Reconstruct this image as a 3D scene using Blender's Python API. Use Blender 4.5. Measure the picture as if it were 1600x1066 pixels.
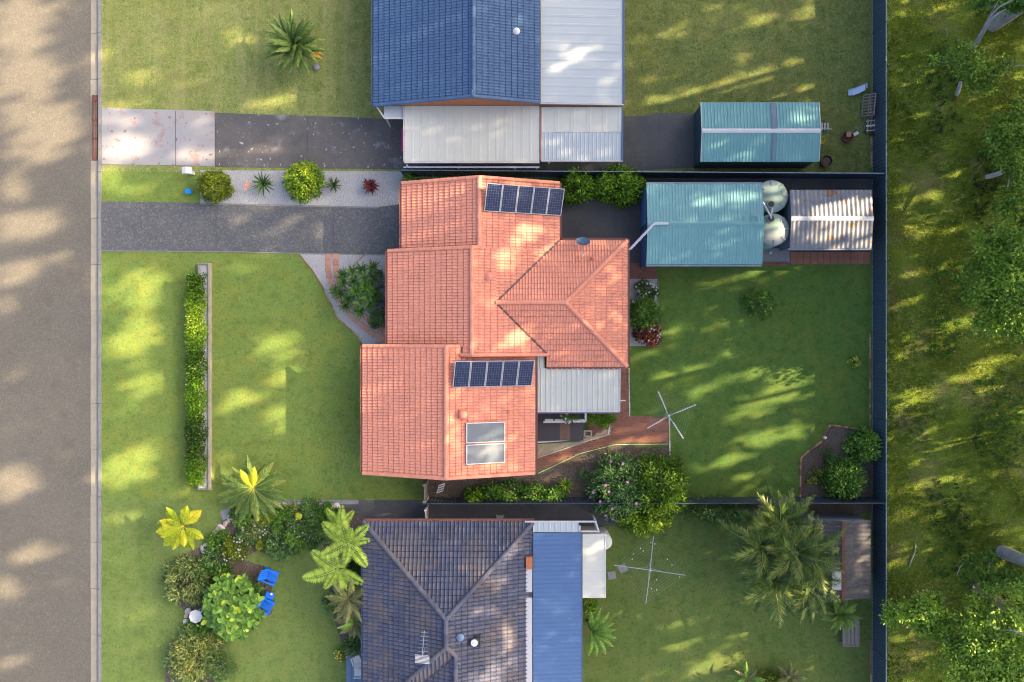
import bpy, bmesh, math, random
import numpy as np
from mathutils import Vector, Matrix
R = math.radians
random.seed(7); rng = np.random.default_rng(7)
scene = bpy.context.scene
for o in list(bpy.data.objects): bpy.data.objects.remove(o)

# ---------------------------------------------------------------- camera, sky, sun, exposure
CAMH = 48.0; PPM = 25.0
cam_d = bpy.data.cameras.new('camera'); cam = bpy.data.objects.new('camera', cam_d)
scene.collection.objects.link(cam); scene.camera = cam
cam.location = (0, 0, CAMH); cam.rotation_euler = (0, 0, 0)
cam_d.sensor_width = 36; cam_d.lens = 27.0; cam_d.clip_start = 0.5; cam_d.clip_end = 2000
EL, AZ = R(26), R(15)
world = bpy.data.worlds.new('World'); scene.world = world; world.use_nodes = True
nt = world.node_tree; bg = nt.nodes['Background']
sky = nt.nodes.new('ShaderNodeTexSky'); sky.sky_type = 'NISHITA'; sky.sun_disc = False
sky.sun_elevation = EL; sky.sun_rotation = R(90) - AZ; sky.air_density = 0.7; sky.dust_density = 7.0; sky.ozone_density = 0.4
nt.links.new(sky.outputs[0], bg.inputs[0]); bg.inputs[1].default_value = 0.12
SUN = Vector((math.cos(EL)*math.cos(AZ), math.cos(EL)*math.sin(AZ), math.sin(EL)))
sd = bpy.data.lights.new('sun', 'SUN'); sd.energy = 5.0; sd.angle = R(0.5); sd.color = (1.0, 0.77, 0.48)
so = bpy.data.objects.new('sun', sd); scene.collection.objects.link(so)
so.rotation_mode = 'QUATERNION'; so.rotation_quaternion = SUN.to_track_quat('Z', 'Y'); so.location = (60, 16, 60)
vs = scene.view_settings; vs.view_transform = 'Standard'; vs.look = 'None'; vs.gamma = 1; vs.use_curve_mapping = False
vs.exposure = 2.32
scene.render.engine = 'CYCLES'; scene.cycles.pixel_filter_type = 'BLACKMAN_HARRIS'; scene.cycles.filter_width = 1.1

# ---------------------------------------------------------------- helpers
C = scene.collection
def P(px, py, z=0.0):
    k = (CAMH - z) / CAMH / PPM
    return Vector(((px-800)*k, (533-py)*k, z))
def wloc(o):
    v = Vector((0, 0, 0))
    while o: v += o.location; o = o.parent
    return v
def tag(o, label=None, cat=None, group=None, kind=None):
    if label: o['label'] = label
    if cat: o['category'] = cat
    if group: o['group'] = group
    if kind: o['kind'] = kind
    return o
def thing(name, label, cat, loc=(0, 0, 0), group=None):
    o = bpy.data.objects.new(name, None); C.objects.link(o); o.location = loc; o.empty_display_size = .3
    return tag(o, label, cat, group)
def link(name, me, parent=None, loc=None, rot=None, mtx=None):
    o = bpy.data.objects.new(name, me); C.objects.link(o)
    if parent: o.parent = parent
    if mtx is not None: o.matrix_local = mtx
    else:
        if loc is not None: o.location = loc
        if rot is not None: o.rotation_euler = rot
    return o
def copy_tree(o, parent=None):
    c = o.copy(); C.objects.link(c)
    if parent: c.parent = parent
    for ch in list(o.children): copy_tree(ch, c)
    return c
def np_mesh(name, V, F, tint=None, mat=None, smooth=False):
    me = bpy.data.meshes.new(name); V = np.asarray(V, dtype=np.float32); F = np.asarray(F, dtype=np.int32)
    k = F.shape[1]; n = len(F)
    me.vertices.add(len(V)); me.vertices.foreach_set('co', V.ravel())
    me.loops.add(n*k); me.loops.foreach_set('vertex_index', F.ravel())
    me.polygons.add(n); me.polygons.foreach_set('loop_start', np.arange(0, n*k, k, dtype=np.int32))
    me.polygons.foreach_set('loop_total', np.full(n, k, dtype=np.int32))
    if smooth: me.polygons.foreach_set('use_smooth', np.ones(n, dtype=bool))
    me.update(calc_edges=True)
    if tint is not None:
        a = me.attributes.new('tint', 'FLOAT', 'FACE'); a.data.foreach_set('value', np.asarray(tint, dtype=np.float32))
    if mat: me.materials.append(mat)
    return me
class MB:
    def __init__(s): s.v = []; s.f = []; s.t = []
    def add(s, vs_, fs, t=.5):
        b = len(s.v); s.v += [tuple(q) for q in vs_]; s.f += [tuple(i+b for i in f) for f in fs]; s.t += [t]*len(fs)
        return s
    def hexa(s, lo, hi, t=.5):
        return s.add(list(lo)+list(hi), [(3, 2, 1, 0), (4, 5, 6, 7), (0, 1, 5, 4), (1, 2, 6, 5), (2, 3, 7, 6), (3, 0, 4, 7)], t)
    def box(s, x0, x1, y0, y1, z0, z1, t=.5):
        return s.hexa([(x0, y0, z0), (x1, y0, z0), (x1, y1, z0), (x0, y1, z0)], [(x0, y0, z1), (x1, y0, z1), (x1, y1, z1), (x0, y1, z1)], t)
    def rbox(s, cx, cy, z0, z1, lx, ly, a=0, t=.5, ch=0):
        ca, sa = math.cos(a), math.sin(a)
        f = lambda k, z: [(cx+u*ca-w*sa, cy+u*sa+w*ca, z) for u, w in ((-lx/2+k, -ly/2+k), (lx/2-k, -ly/2+k), (lx/2-k, ly/2-k), (-lx/2+k, ly/2-k))]
        if not ch: return s.hexa(f(0, z0), f(0, z1), t)
        b = f(0, z0)+f(0, z1-ch)+f(ch, z1)
        q = [(3, 2, 1, 0), (8, 9, 10, 11)]
        for k in (0, 4):
            for i in range(4): j = (i+1) % 4; q.append((k+i, k+j, k+4+j, k+4+i))
        return s.add(b, q, t)
    def beam(s, p0, p1, w, h, t=.5, side=None):
        p0 = Vector(p0); p1 = Vector(p1); d = (p1-p0).normalized()
        sd_ = Vector(side).normalized() if side is not None else d.cross(Vector((0, 0, 1)))
        if sd_.length < 1e-4: sd_ = Vector((1, 0, 0))
        sd_.normalize(); up = sd_.cross(d).normalized()
        q = lambda p: [p-sd_*w/2-up*h/2, p+sd_*w/2-up*h/2, p+sd_*w/2+up*h/2, p-sd_*w/2+up*h/2]
        return s.hexa(q(p0), q(p1), t)
    def prism(s, poly, z0, z1, t=.5):
        n = len(poly); lo = [(p[0], p[1], z0) for p in poly]; hi = [(p[0], p[1], z1) for p in poly]
        return s.add(lo+hi, [tuple(range(n-1, -1, -1)), tuple(range(n, 2*n))]+[(i, (i+1) % n, n+(i+1) % n, n+i) for i in range(n)], t)
    def poly(s, pts, t=.5): return s.add(pts, [tuple(range(len(pts)))], t)
    def tube(s, pts, rad, n=8, cap=True, t=.5):
        pts = [Vector(p) for p in pts]; m = len(pts); rad = rad if hasattr(rad, '__len__') else [rad]*m
        V = []; ref = Vector((0, 0, 1))
        for i, p in enumerate(pts):
            d = (pts[min(i+1, m-1)]-pts[max(i-1, 0)]).normalized()
            a = d.cross(ref)
            if a.length < .05: a = d.cross(Vector((1, 0, 0)))
            a.normalize(); b = d.cross(a)
            for k in range(n):
                g = 2*math.pi*k/n; V.append(p+(a*math.cos(g)+b*math.sin(g))*rad[i])
        F = [(i*n+k, i*n+(k+1) % n, (i+1)*n+(k+1) % n, (i+1)*n+k) for i in range(m-1) for k in range(n)]
        if cap: F += [tuple(range(n-1, -1, -1)), tuple((m-1)*n+k for k in range(n))]
        return s.add(V, F, t)
    def lathe(s, cx, cy, prof, n=24, t=.5):
        m = len(prof); V = [(cx+r*math.cos(2*math.pi*k/n), cy+r*math.sin(2*math.pi*k/n), z) for r, z in prof for k in range(n)]
        F = [(i*n+k, i*n+(k+1) % n, (i+1)*n+(k+1) % n, (i+1)*n+k) for i in range(m-1) for k in range(n)]
        F += [tuple(range(n-1, -1, -1)), tuple((m-1)*n+k for k in range(n))]
        return s.add(V, F, t)
    def mesh(s, name, mat, off=(0, 0, 0), smooth=False):
        me = bpy.data.meshes.new(name); o = Vector(off)
        me.from_pydata([(v[0]-o.x, v[1]-o.y, v[2]-o.z) for v in s.v], [], s.f)
        a = me.attributes.new('tint', 'FLOAT', 'FACE'); a.data.foreach_set('value', s.t)
        me.materials.append(mat)
        if smooth:
            me.polygons.foreach_set('use_smooth', [True]*len(me.polygons))
            try: me.set_sharp_from_angle(angle=R(40))
            except Exception: pass
        me.update(); return me
    def build(s, name, mat, parent=None, kind=None, smooth=False, label=None, origin=None):
        if parent: off = wloc(parent); o = link(name, s.mesh(name, mat, off, smooth), parent)
        else:
            off = Vector(origin) if origin is not None else Vector((0, 0, 0))
            o = link(name, s.mesh(name, mat, off, smooth)); o.location = off
        if kind: o['kind'] = kind
        if label: o['label'] = label
        return o
def solo(name, mb, mat, label, cat, origin, group=None, kind=None, smooth=False):
    o = mb.build(name, mat, None, kind, smooth, None, origin); return tag(o, label, cat, group)

# ---------------------------------------------------------------- materials
def lin(c): return tuple((x/255/12.92 if x/255 <= .04045 else ((x/255+.055)/1.055)**2.4) for x in c)
def mat(name, base, layers=(), rough=.8, bump=None, metal=0.0, tint=None, spec=.5, stretch=None, coat=0):
    m = bpy.data.materials.new(name); m.use_nodes = True; n = m.node_tree; N = n.nodes; L = n.links
    b = N['Principled BSDF']; b.inputs['Roughness'].default_value = rough; b.inputs['Metallic'].default_value = metal
    b.inputs['Specular IOR Level'].default_value = spec
    if coat: b.inputs['Coat Weight'].default_value = coat
    geo = N.new('ShaderNodeNewGeometry'); co = geo.outputs['Position']
    rgb = N.new('ShaderNodeRGB'); rgb.outputs[0].default_value = (*base, 1); col = rgb.outputs[0]
    def mix(fac, c2, col):
        mx = N.new('ShaderNodeMix'); mx.data_type = 'RGBA'
        if hasattr(fac, 'node'): L.new(fac, mx.inputs[0])
        else: mx.inputs[0].default_value = fac
        L.new(col, mx.inputs[6]); mx.inputs[7].default_value = (*c2, 1); return mx.outputs[2]
    if tint:
        at = N.new('ShaderNodeAttribute'); at.attribute_name = 'tint'
        cr = N.new('ShaderNodeValToRGB'); L.new(at.outputs['Fac'], cr.inputs[0])
        e = cr.color_ramp.elements
        for i, c in enumerate(tint):
            p = i/(len(tint)-1)
            if i == 0: el = e[0]
            elif i == len(tint)-1: el = e[len(e)-1]
            else: el = e.new(p)
            el.position = p; el.color = (*c, 1)
        col = cr.outputs[0]
    for i, ly in enumerate(layers):
        sc, det, lo, hi, c2, amt = ly[:6]; st = ly[6] if len(ly) > 6 else None
        mp = N.new('ShaderNodeMapping'); L.new(co, mp.inputs[0]); mp.inputs['Scale'].default_value = st or (1, 1, 1)
        mp.inputs['Location'].default_value = (i*13.7, i*7.1, i*3.3)
        no = N.new('ShaderNodeTexNoise'); L.new(mp.outputs[0], no.inputs['Vector']); no.inputs['Scale'].default_value = sc
        no.inputs['Detail'].default_value = det; no.inputs['Roughness'].default_value = .6
        mr = N.new('ShaderNodeMapRange'); L.new(no.outputs['Fac'], mr.inputs[0]); mr.inputs[1].default_value = lo; mr.inputs[2].default_value = hi
        mr.inputs[4].default_value = amt; col = mix(mr.outputs[0], c2, col)
    L.new(col, b.inputs['Base Color'])
    if bump:
        no = N.new('ShaderNodeTexNoise'); L.new(co, no.inputs['Vector']); no.inputs['Scale'].default_value = bump[0]; no.inputs['Detail'].default_value = 4
        bp = N.new('ShaderNodeBump'); bp.inputs['Strength'].default_value = bump[1]; bp.inputs['Distance'].default_value = bump[2] if len(bump) > 2 else .03
        L.new(no.outputs['Fac'], bp.inputs['Height']); L.new(bp.outputs[0], b.inputs['Normal'])
    return m
def leafmat(name, cols, trans=.2, rough=.55):
    cols = [tuple(v*k for v in c) for c, k in zip(cols, (.55, .8, .95, 1.05))]  # low end of each ramp deepened: shade of inner gaps put into leaf colour
    m = mat(name, (0, 0, 0), tint=cols, rough=rough, spec=.35); n = m.node_tree; N = n.nodes; L = n.links
    b = N['Principled BSDF']; out = N['Material Output']; src = b.inputs['Base Color'].links[0].from_socket
    tr = N.new('ShaderNodeBsdfTranslucent'); L.new(src, tr.inputs[0])
    ms = N.new('ShaderNodeMixShader'); ms.inputs[0].default_value = trans
    L.new(b.outputs[0], ms.inputs[1]); L.new(tr.outputs[0], ms.inputs[2]); L.new(ms.outputs[0], out.inputs['Surface'])
    return m
def lawnmat(name, g1, g2, dry, straw, dryamt=.5, strawamt=.5, stripes=0.0, dirt=0):
    ly = [(.25, 4, .38, .62, g2, .8), (.7, 5, .45, .68, dry, dryamt), (9, 3, .5, .7, straw, strawamt*.55), (24, 3, .5, .62, straw, strawamt*.75), (4.5, 5, .56, .66, straw, strawamt*.5),
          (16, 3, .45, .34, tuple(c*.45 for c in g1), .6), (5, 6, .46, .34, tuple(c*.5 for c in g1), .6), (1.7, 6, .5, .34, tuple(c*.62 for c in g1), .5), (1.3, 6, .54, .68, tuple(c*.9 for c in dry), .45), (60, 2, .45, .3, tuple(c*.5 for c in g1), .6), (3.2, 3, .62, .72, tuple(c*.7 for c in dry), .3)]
    if stripes: ly.append((1.6, 3, .45, .65, straw, stripes, (1, .06, 1)))
    if dirt: ly.append((.55, 5, .58, .72, (.16, .12, .075), dirt))
    return mat(name, g1, ly, rough=.9, bump=(30, .5, .05), spec=.15)
M = {}
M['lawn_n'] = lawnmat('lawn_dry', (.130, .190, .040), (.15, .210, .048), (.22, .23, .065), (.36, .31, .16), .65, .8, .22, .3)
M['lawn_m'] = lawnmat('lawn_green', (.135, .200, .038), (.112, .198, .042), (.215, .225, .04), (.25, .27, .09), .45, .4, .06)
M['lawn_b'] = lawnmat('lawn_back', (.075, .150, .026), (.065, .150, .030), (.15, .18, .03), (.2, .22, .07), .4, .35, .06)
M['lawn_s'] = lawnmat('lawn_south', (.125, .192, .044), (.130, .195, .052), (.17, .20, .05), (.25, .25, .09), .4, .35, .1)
M['lawn_nb'] = lawnmat('lawn_dry_painted_shade', (.080, .135, .024), (.095, .150, .028), (.17, .18, .035), (.30, .26, .13), .6, .8, .05, .25)  # darker copy of the dry lawn, back yard shade put into its colour
M['lawn_sb'] = lawnmat('lawn_south_painted_shade', (.082, .142, .030), (.090, .148, .034), (.14, .155, .04), (.22, .2, .08), .45, .4, .05, .1)  # south lawn darkened for the back yard, shade carried by the colour
M['ground'] = mat('ground_soil', (.10, .09, .05), [(.3, 5, .4, .6, (.07, .10, .03), .9), (5, 4, .4, .7, (.14, .12, .07), .5)], .95, (8, .6, .1))
M['forest'] = mat('forest_floor', (.115, .180, .018), [(.22, 5, .53, .66, (.19, .16, .09), .7), (.5, 5, .5, .62, (.08, .15, .018), .7), (1.3, 5, .60, .72, (.22, .17, .10), .6),
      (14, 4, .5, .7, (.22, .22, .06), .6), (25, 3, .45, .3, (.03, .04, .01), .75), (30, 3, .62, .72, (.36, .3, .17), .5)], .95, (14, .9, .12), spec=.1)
M['asphalt'] = mat('road_asphalt', (.108, .100, .086), [(.35, 4, .4, .65, (.098, .091, .077), .8), (.15, 2, .45, .6, (.130, .119, .099), .6), (5, 6, .5, .7, (.16, .145, .12), .6), (13, 4, .5, .7, (.19, .172, .14), .5), (28, 3, .5, .7, (.22, .2, .16), .6),
      (9, 5, .47, .32, (.085, .077, .062), .6), (.8, 5, .56, .70, (.10, .091, .077), .5)], .9, (60, .5, .02), spec=.2)
M['gutter'] = mat('gutter_concrete', (.29, .26, .205), [(2, 4, .4, .7, (.22, .195, .155), .7), (20, 3, .5, .7, (.3, .27, .2), .4), (9, 4, .62, .72, (.18, .15, .12), .7)], .9, (30, .3, .02))
M['kerb'] = mat('kerb_concrete', (.19, .19, .195), [(3, 4, .4, .7, (.13, .128, .125), .7), (18, 3, .6, .7, (.15, .14, .13), .6)], .85, (30, .3, .02))
M['conc_pale'] = mat('pale_painted_concrete', (.25, .247, .262), [(.6, 3, .4, .6, (.28, .268, .262), .6), (.9, 7, .57, .63, (.27, .14, .115), .6), (3.5, 7, .62, .66, (.14, .06, .07), .8), (18, 3, .6, .7, (.3, .28, .3), .4)], .8, (30, .2, .01))
M['conc_dark'] = mat('dark_driveway_concrete', (.074, .077, .084), [(.5, 4, .4, .65, (.094, .094, .094), .7), (2.2, 6, .5, .68, (.11, .112, .115), .6), (9, 4, .5, .66, (.17, .17, .175), .7), (14, 3, .46, .34, (.03, .03, .034), .7)], .85, (25, .3, .02))
M['conc_splat'] = mat('driveway_with_paint_splashes', (.072, .069, .070), [(.4, 4, .4, .65, (.11, .098, .09), .8), (2.2, 6, .5, .7, (.10, .096, .092), .5), (12, 4, .55, .7, (.16, .16, .16), .4), (3.4, 9, .655, .685, (.42, .44, .47), .8), (.9, 7, .58, .70, (.24, .26, .29), .6), (6, 6, .665, .69, (.42, .44, .47), .9, (1, .4, 1))], .85, (25, .3, .02))
M['conc_side'] = mat('side_path_dark_concrete', (.060, .064, .072), [(.8, 4, .4, .65, (.085, .083, .082), .8), (6, 5, .55, .7, (.12, .12, .12), .5)], .85, (25, .3, .02))
M['gravel'] = mat('pale_gravel', (.36, .36, .365), [(26, 2, .47, .6, (.46, .455, .45), .9), (16, 3, .47, .36, (.12, .12, .14), .95), (1.2, 5, .5, .7, (.32, .30, .28), .45)], .9, (30, 1, .06))
M['mulch'] = mat('bark_mulch', (.11, .085, .065), [(10, 4, .5, .7, (.20, .17, .14), .8), (14, 3, .45, .3, (.03, .022, .018), .9), (.8, 4, .5, .6, (.09, .06, .04), .6)], .95, (18, 1, .08))
M['bark_tan'] = mat('tan_gravel', (.34, .28, .18), [(14, 4, .5, .7, (.46, .38, .26), .8), (20, 3, .45, .3, (.12, .09, .05), .8)], .95, (20, .8, .05))
M['paver'] = mat('terracotta_paver', (0, 0, 0), [(6, 4, .5, .8, (.34, .18, .12), .4), (30, 2, .5, .8, (.2, .1, .07), .3)], .85, (40, .3, .01), tint=[(.42, .20, .13), (.50, .26, .17), (.36, .17, .11)])
M['brick'] = mat('red_paving_brick', (0, 0, 0), [(3, 4, .5, .75, (.17, .085, .055), .55), (30, 2, .5, .8, (.28, .15, .1), .3)], .85, (40, .3, .01), tint=[(.20, .085, .055), (.27, .115, .07), (.23, .10, .075)])
M['brick_dk'] = mat('dark_red_paving_brick', (0, 0, 0), [(3, 4, .5, .75, (.12, .06, .045), .55)], .85, (40, .3, .01), tint=[(.16, .07, .055), (.22, .095, .07), (.18, .085, .065)])
M['brickwall'] = mat('orange_brick_wall', (.42, .15, .06), [(8, 4, .4, .7, (.30, .10, .05), .7)], .9, (20, .4, .02))
M['edging'] = mat('brick_edging', (0, 0, 0), [(8, 3, .5, .7, (.2, .12, .08), .5)], .9, (30, .4, .02), tint=[(.24, .12, .07), (.38, .22, .12), (.2, .10, .06)])
M['tile_red'] = mat('salmon_painted_roof_tile', (0, 0, 0), [(.5, 4, .45, .7, (.72, .27, .17), .45), (2.2, 6, .56, .74, (.50, .19, .13), .45), (9, 4, .66, .72, (.36, .2, .15), .5), (40, 2, .5, .8, (.7, .32, .24), .25)], .62, (50, .15, .01), tint=[(.66, .255, .165), (.70, .275, .18), (.63, .24, .155)], spec=.4)
M['tile_blue'] = mat('slate_blue_roof_tile', (0, 0, 0), [(.5, 4, .45, .7, (.058, .115, .22), .4), (9, 4, .58, .75, (.05, .085, .15), .5)], .55, (50, .15, .01), tint=[(.048, .100, .200), (.053, .108, .212), (.045, .094, .190)], spec=.4)
M['tile_grey'] = mat('weathered_grey_roof_tile', (0, 0, 0), [(.6, 5, .45, .68, (.05, .053, .08), .6), (.45, 5, .48, .62, (.17, .135, .115), .45), (2.5, 5, .54, .68, (.17, .13, .115), .5), (12, 4, .6, .72, (.2, .195, .2), .5), (10, 4, .42, .3, (.03, .03, .045), .6)], .75, (40, .3, .02), tint=[(.058, .068, .115), (.078, .088, .14), (.065, .076, .125), (.092, .10, .145)], spec=.4)  # warm brown patches strengthened, sunlit tone put into the tile colour
M['gutter_blue'] = mat('blue_gutter', (.06, .10, .18), rough=.5)
M['gutter_red'] = mat('terracotta_gutter', (.30, .12, .09), rough=.5)
M['gutter_white'] = mat('white_metal_trim', (.46, .445, .46), [(3, 4, .5, .7, (.5, .48, .5), .4)], .5)
M['wall_cream'] = mat('cream_wall', (.45, .40, .32), [(8, 3, .4, .7, (.38, .33, .26), .5)], .9)
M['wall_brown'] = mat('brown_brick_wall', (.25, .14, .09), [(8, 3, .4, .7, (.18, .1, .07), .6)], .9, (20, .4, .02))
M['white_roof'] = mat('off_white_roof_sheet', (.50, .50, .44), [(.4, 4, .45, .65, (.47, .48, .44), .6), (1.2, 6, .6, .72, (.38, .37, .33), .35), (5, 4, .66, .74, (.25, .24, .22), .3)], .5, (20, .05, .01))
M['pale_blue_roof'] = mat('pale_blue_white_roof_sheet', (.38, .42, .44), [(.4, 4, .45, .65, (.41, .44, .45), .6), (2, 4, .66, .74, (.35, .38, .45), .5, (.2, 1.5, 1))], .5, (20, .05, .01))
M['teal'] = mat('teal_steel_roof', (.14, .315, .325), [(.5, 4, .45, .65, (.16, .33, .335), .6), (1.4, 6, .58, .72, (.16, .23, .23), .35), (8, 4, .62, .72, (.08, .2, .23), .35)], .5, (20, .05, .01), spec=.4)
M['teal_dark'] = mat('dark_teal_steel_wall', (.03, .07, .085), rough=.5)
M['blue_metal'] = mat('blue_steel_roof', (.060, .125, .27), [(.5, 4, .45, .65, (.075, .14, .28), .6), (2, 5, .6, .74, (.2, .25, .38), .35)], .5, spec=.4)
M['galv'] = mat('weathered_galvanised_roof', (.17, .18, .21), [(.7, 5, .45, .62, (.22, .215, .215), .8), (3, 5, .55, .68, (.09, .09, .11), .6), (1.1, 6, .62, .66, (.18, .09, .035), .85), (14, 4, .6, .7, (.15, .15, .17), .4)], .5, (20, .2, .02), metal=.25)
M['galv_wall'] = mat('grey_steel_wall', (.16, .20, .26), [(3, 5, .55, .68, (.12, .13, .16), .6)], .5)
M['old_roof'] = mat('old_brown_shed_roof', (.055, .055, .062), [(.8, 5, .45, .62, (.085, .078, .078), .8), (5, 5, .58, .67, (.17, .12, .09), .7), (12, 4, .45, .3, (.03, .03, .035), .7)], .8, (20, .4, .03))
M['rust'] = mat('rusty_iron', (.11, .04, .028), [(6, 5, .5, .65, (.18, .07, .04), .7), (14, 4, .6, .7, (.08, .03, .02), .7)], .85, (30, .4, .02))
M['fence'] = mat('blue_grey_steel_fence', (.040, .068, .095), [(.6, 4, .45, .65, (.04, .07, .10), .6), (8, 4, .66, .74, (.16, .2, .25), .4)], .55)
M['fence_top'] = mat('fence_rail', (.16, .22, .30), rough=.45)
M['fence_s'] = mat('dark_navy_steel_fence', (.035, .05, .075), [(.6, 4, .45, .65, (.03, .04, .06), .6)], .55)
M['pane_pv'] = None
M['frame_al'] = mat('aluminium_frame', (.42, .42, .45), rough=.35, metal=.4)
M['collector'] = mat('solar_collector_glass', (.11, .135, .16), [(40, 1, .5, .55, (.09, .105, .13), .5, (1, .02, 1)), (.8, 4, .5, .7, (.17, .18, .19), .5)], .25, spec=.4)
M['white'] = mat('white_paint', (.55, .54, .54), [(3, 4, .5, .7, (.62, .61, .6), .4)], .5)
M['pipe'] = mat('white_plastic_pipe', (.55, .55, .58), rough=.35)
M['tank'] = mat('pale_green_tank_lid', (.16, .25, .22), [(.9, 3, .42, .6, (.24, .26, .27), .9), (8, 4, .6, .7, (.28, .38, .36), .4)], .4, spec=.4)
M['black'] = mat('black_plastic', (.02, .02, .025), rough=.5)
M['blue_paint'] = mat('bright_blue_painted_timber', (.012, .16, .70), [(8, 4, .5, .7, (.015, .12, .48), .5, (1, 4, 1))], .45)
M['deck'] = mat('dark_deck_board', (0, 0, 0), [(4, 4, .5, .7, (.05, .035, .04), .5, (4, .3, 1))], .7, tint=[(.06, .045, .055), (.09, .065, .07), (.05, .042, .055), (.16, .09, .06)])
M['dish'] = mat('blue_grey_satellite_dish', (.05, .09, .16), rough=.5)
M['steel'] = mat('galvanised_steel', (.45, .47, .52), rough=.35, metal=.6)
M['wire'] = mat('line_wire', (.35, .37, .36), rough=.5)
M['timber'] = mat('weathered_timber', (.17, .15, .14), [(6, 5, .5, .7, (.28, .25, .23), .6, (1, 5, 1))], .85, (20, .4, .02))
M['bark'] = mat('pale_gum_bark', (.34, .33, .34), [(2.5, 5, .45, .6, (.24, .24, .27), .8), (9, 5, .55, .66, (.38, .28, .18), .6), (1.2, 4, .55, .65, (.42, .41, .42), .5)], .9, (12, .6, .04))
M['bark_dk'] = mat('brown_bark', (.12, .085, .07), [(5, 5, .45, .6, (.18, .14, .12), .8)], .95, (12, .8, .05))
M['stone'] = mat('pale_garden_stone', (0, 0, 0), [(8, 5, .5, .7, (.3, .27, .23), .5)], .85, (20, .5, .03), tint=[(.58, .54, .5), (.45, .40, .36), (.50, .36, .24)])
M['pink'] = mat('pink_vehicle_paint', (.45, .02, .16), rough=.3)
M['orange_fl'] = mat('orange_petals', (.85, .25, .04), rough=.6)
M['pink_fl'] = mat('pink_petals', (.62, .22, .50), rough=.6)
M['white_fl'] = mat('white_petals', (.5, .5, .49), rough=.6)
M['yellow_fl'] = mat('yellow_petals', (.8, .5, .02), rough=.6)
M['blue_bin'] = mat('blue_plastic', (.01, .20, .46), rough=.4)
M['pave_grey'] = mat('grey_paving', (.20, .20, .215), [(4, 4, .5, .7, (.27, .27, .28), .6)], .9, (20, .3, .02))
# foliage
M['lf_gum'] = leafmat('gum_leaves', [(.045, .085, .018), (.075, .145, .028), (.12, .21, .045), (.16, .22, .07)])
M['lf_tree'] = leafmat('fresh_green_tree_leaves', [(.07, .14, .015), (.14, .26, .03), (.26, .42, .045), (.42, .56, .07)])
M['lf_lime'] = leafmat('lime_leaves', [(.07, .17, .01), (.15, .30, .015), (.36, .46, .03), (.62, .62, .04)])
M['lf_yel'] = leafmat('yellow_green_leaves', [(.05, .09, .008), (.12, .18, .010), (.22, .28, .016), (.34, .36, .03)])
M['lf_dark'] = leafmat('deep_green_leaves', [(.02, .05, .014), (.045, .10, .024), (.08, .16, .036), (.13, .23, .06)])
M['lf_mid'] = leafmat('mid_green_leaves', [(.03, .08, .012), (.06, .16, .02), (.11, .24, .03), (.2, .34, .04)])
M['lf_hedge'] = leafmat('hedge_leaves', [(.05, .12, .008), (.10, .22, .010), (.18, .34, .015), (.34, .46, .03)])
M['lf_grey'] = leafmat('grey_green_leaves', [(.04, .10, .035), (.08, .18, .05), (.14, .27, .075), (.28, .38, .08)])
M['lf_mix'] = leafmat('yellow_tipped_leaves', [(.07, .13, .03), (.14, .22, .06), (.26, .32, .09), (.52, .46, .08)])
M['lf_broad'] = leafmat('broad_bright_leaves', [(.07, .18, .03), (.12, .26, .035), (.20, .36, .045), (.40, .52, .05)])
M['lf_red'] = leafmat('dark_red_leaves', [(.05, .008, .015), (.12, .012, .03), (.22, .05, .04), (.34, .32, .05)])
M['lf_palm'] = leafmat('palm_fronds', [(.05, .11, .02), (.09, .17, .03), (.16, .25, .05), (.36, .36, .06)])
M['lf_palmdk'] = leafmat('dark_palm_fronds', [(.02, .045, .010), (.045, .10, .018), (.11, .20, .03), (.30, .34, .09)])
M['lf_palmyel'] = leafmat('yellow_palm_fronds', [(.34, .50, .02), (.42, .52, .02), (.58, .58, .025), (.80, .56, .04)])
M['lf_fern'] = leafmat('tree_fern_fronds', [(.26, .38, .04), (.32, .46, .055), (.38, .54, .07), (.44, .58, .11)])
M['lf_dead'] = leafmat('dry_brown_fronds', [(.16, .11, .06), (.24, .18, .10), (.30, .25, .13), (.2, .2, .08)])
M['grass'] = leafmat('grass_blades', [(.12, .18, .010), (.18, .25, .015), (.27, .32, .025), (.40, .38, .08)], .3, .7)
# photovoltaic glass: cells printed on the panel
def pvmat():
    m = mat('photovoltaic_cells', (.01, .015, .05), rough=.2, spec=.3); n = m.node_tree; N = n.nodes; L = n.links; b = N['Principled BSDF']
    tc = N.new('ShaderNodeTexCoord'); mp = N.new('ShaderNodeMapping'); L.new(tc.outputs['Object'], mp.inputs[0])
    br = N.new('ShaderNodeTexBrick'); L.new(mp.outputs[0], br.inputs[0]); br.offset = 0; br.inputs['Scale'].default_value = 1
    br.inputs['Color1'].default_value = (.006, .010, .035, 1); br.inputs['Color2'].default_value = (.012, .022, .075, 1); br.inputs['Mortar'].default_value = (.085, .11, .17, 1)
    br.inputs['Mortar Size'].default_value = .007; br.inputs['Brick Width'].default_value = .148; br.inputs['Row Height'].default_value = .148; br.inputs['Mortar Smooth'].default_value = 0
    L.new(br.outputs['Color'], b.inputs['Base Color']); return m
M['pane_pv'] = pvmat()

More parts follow.
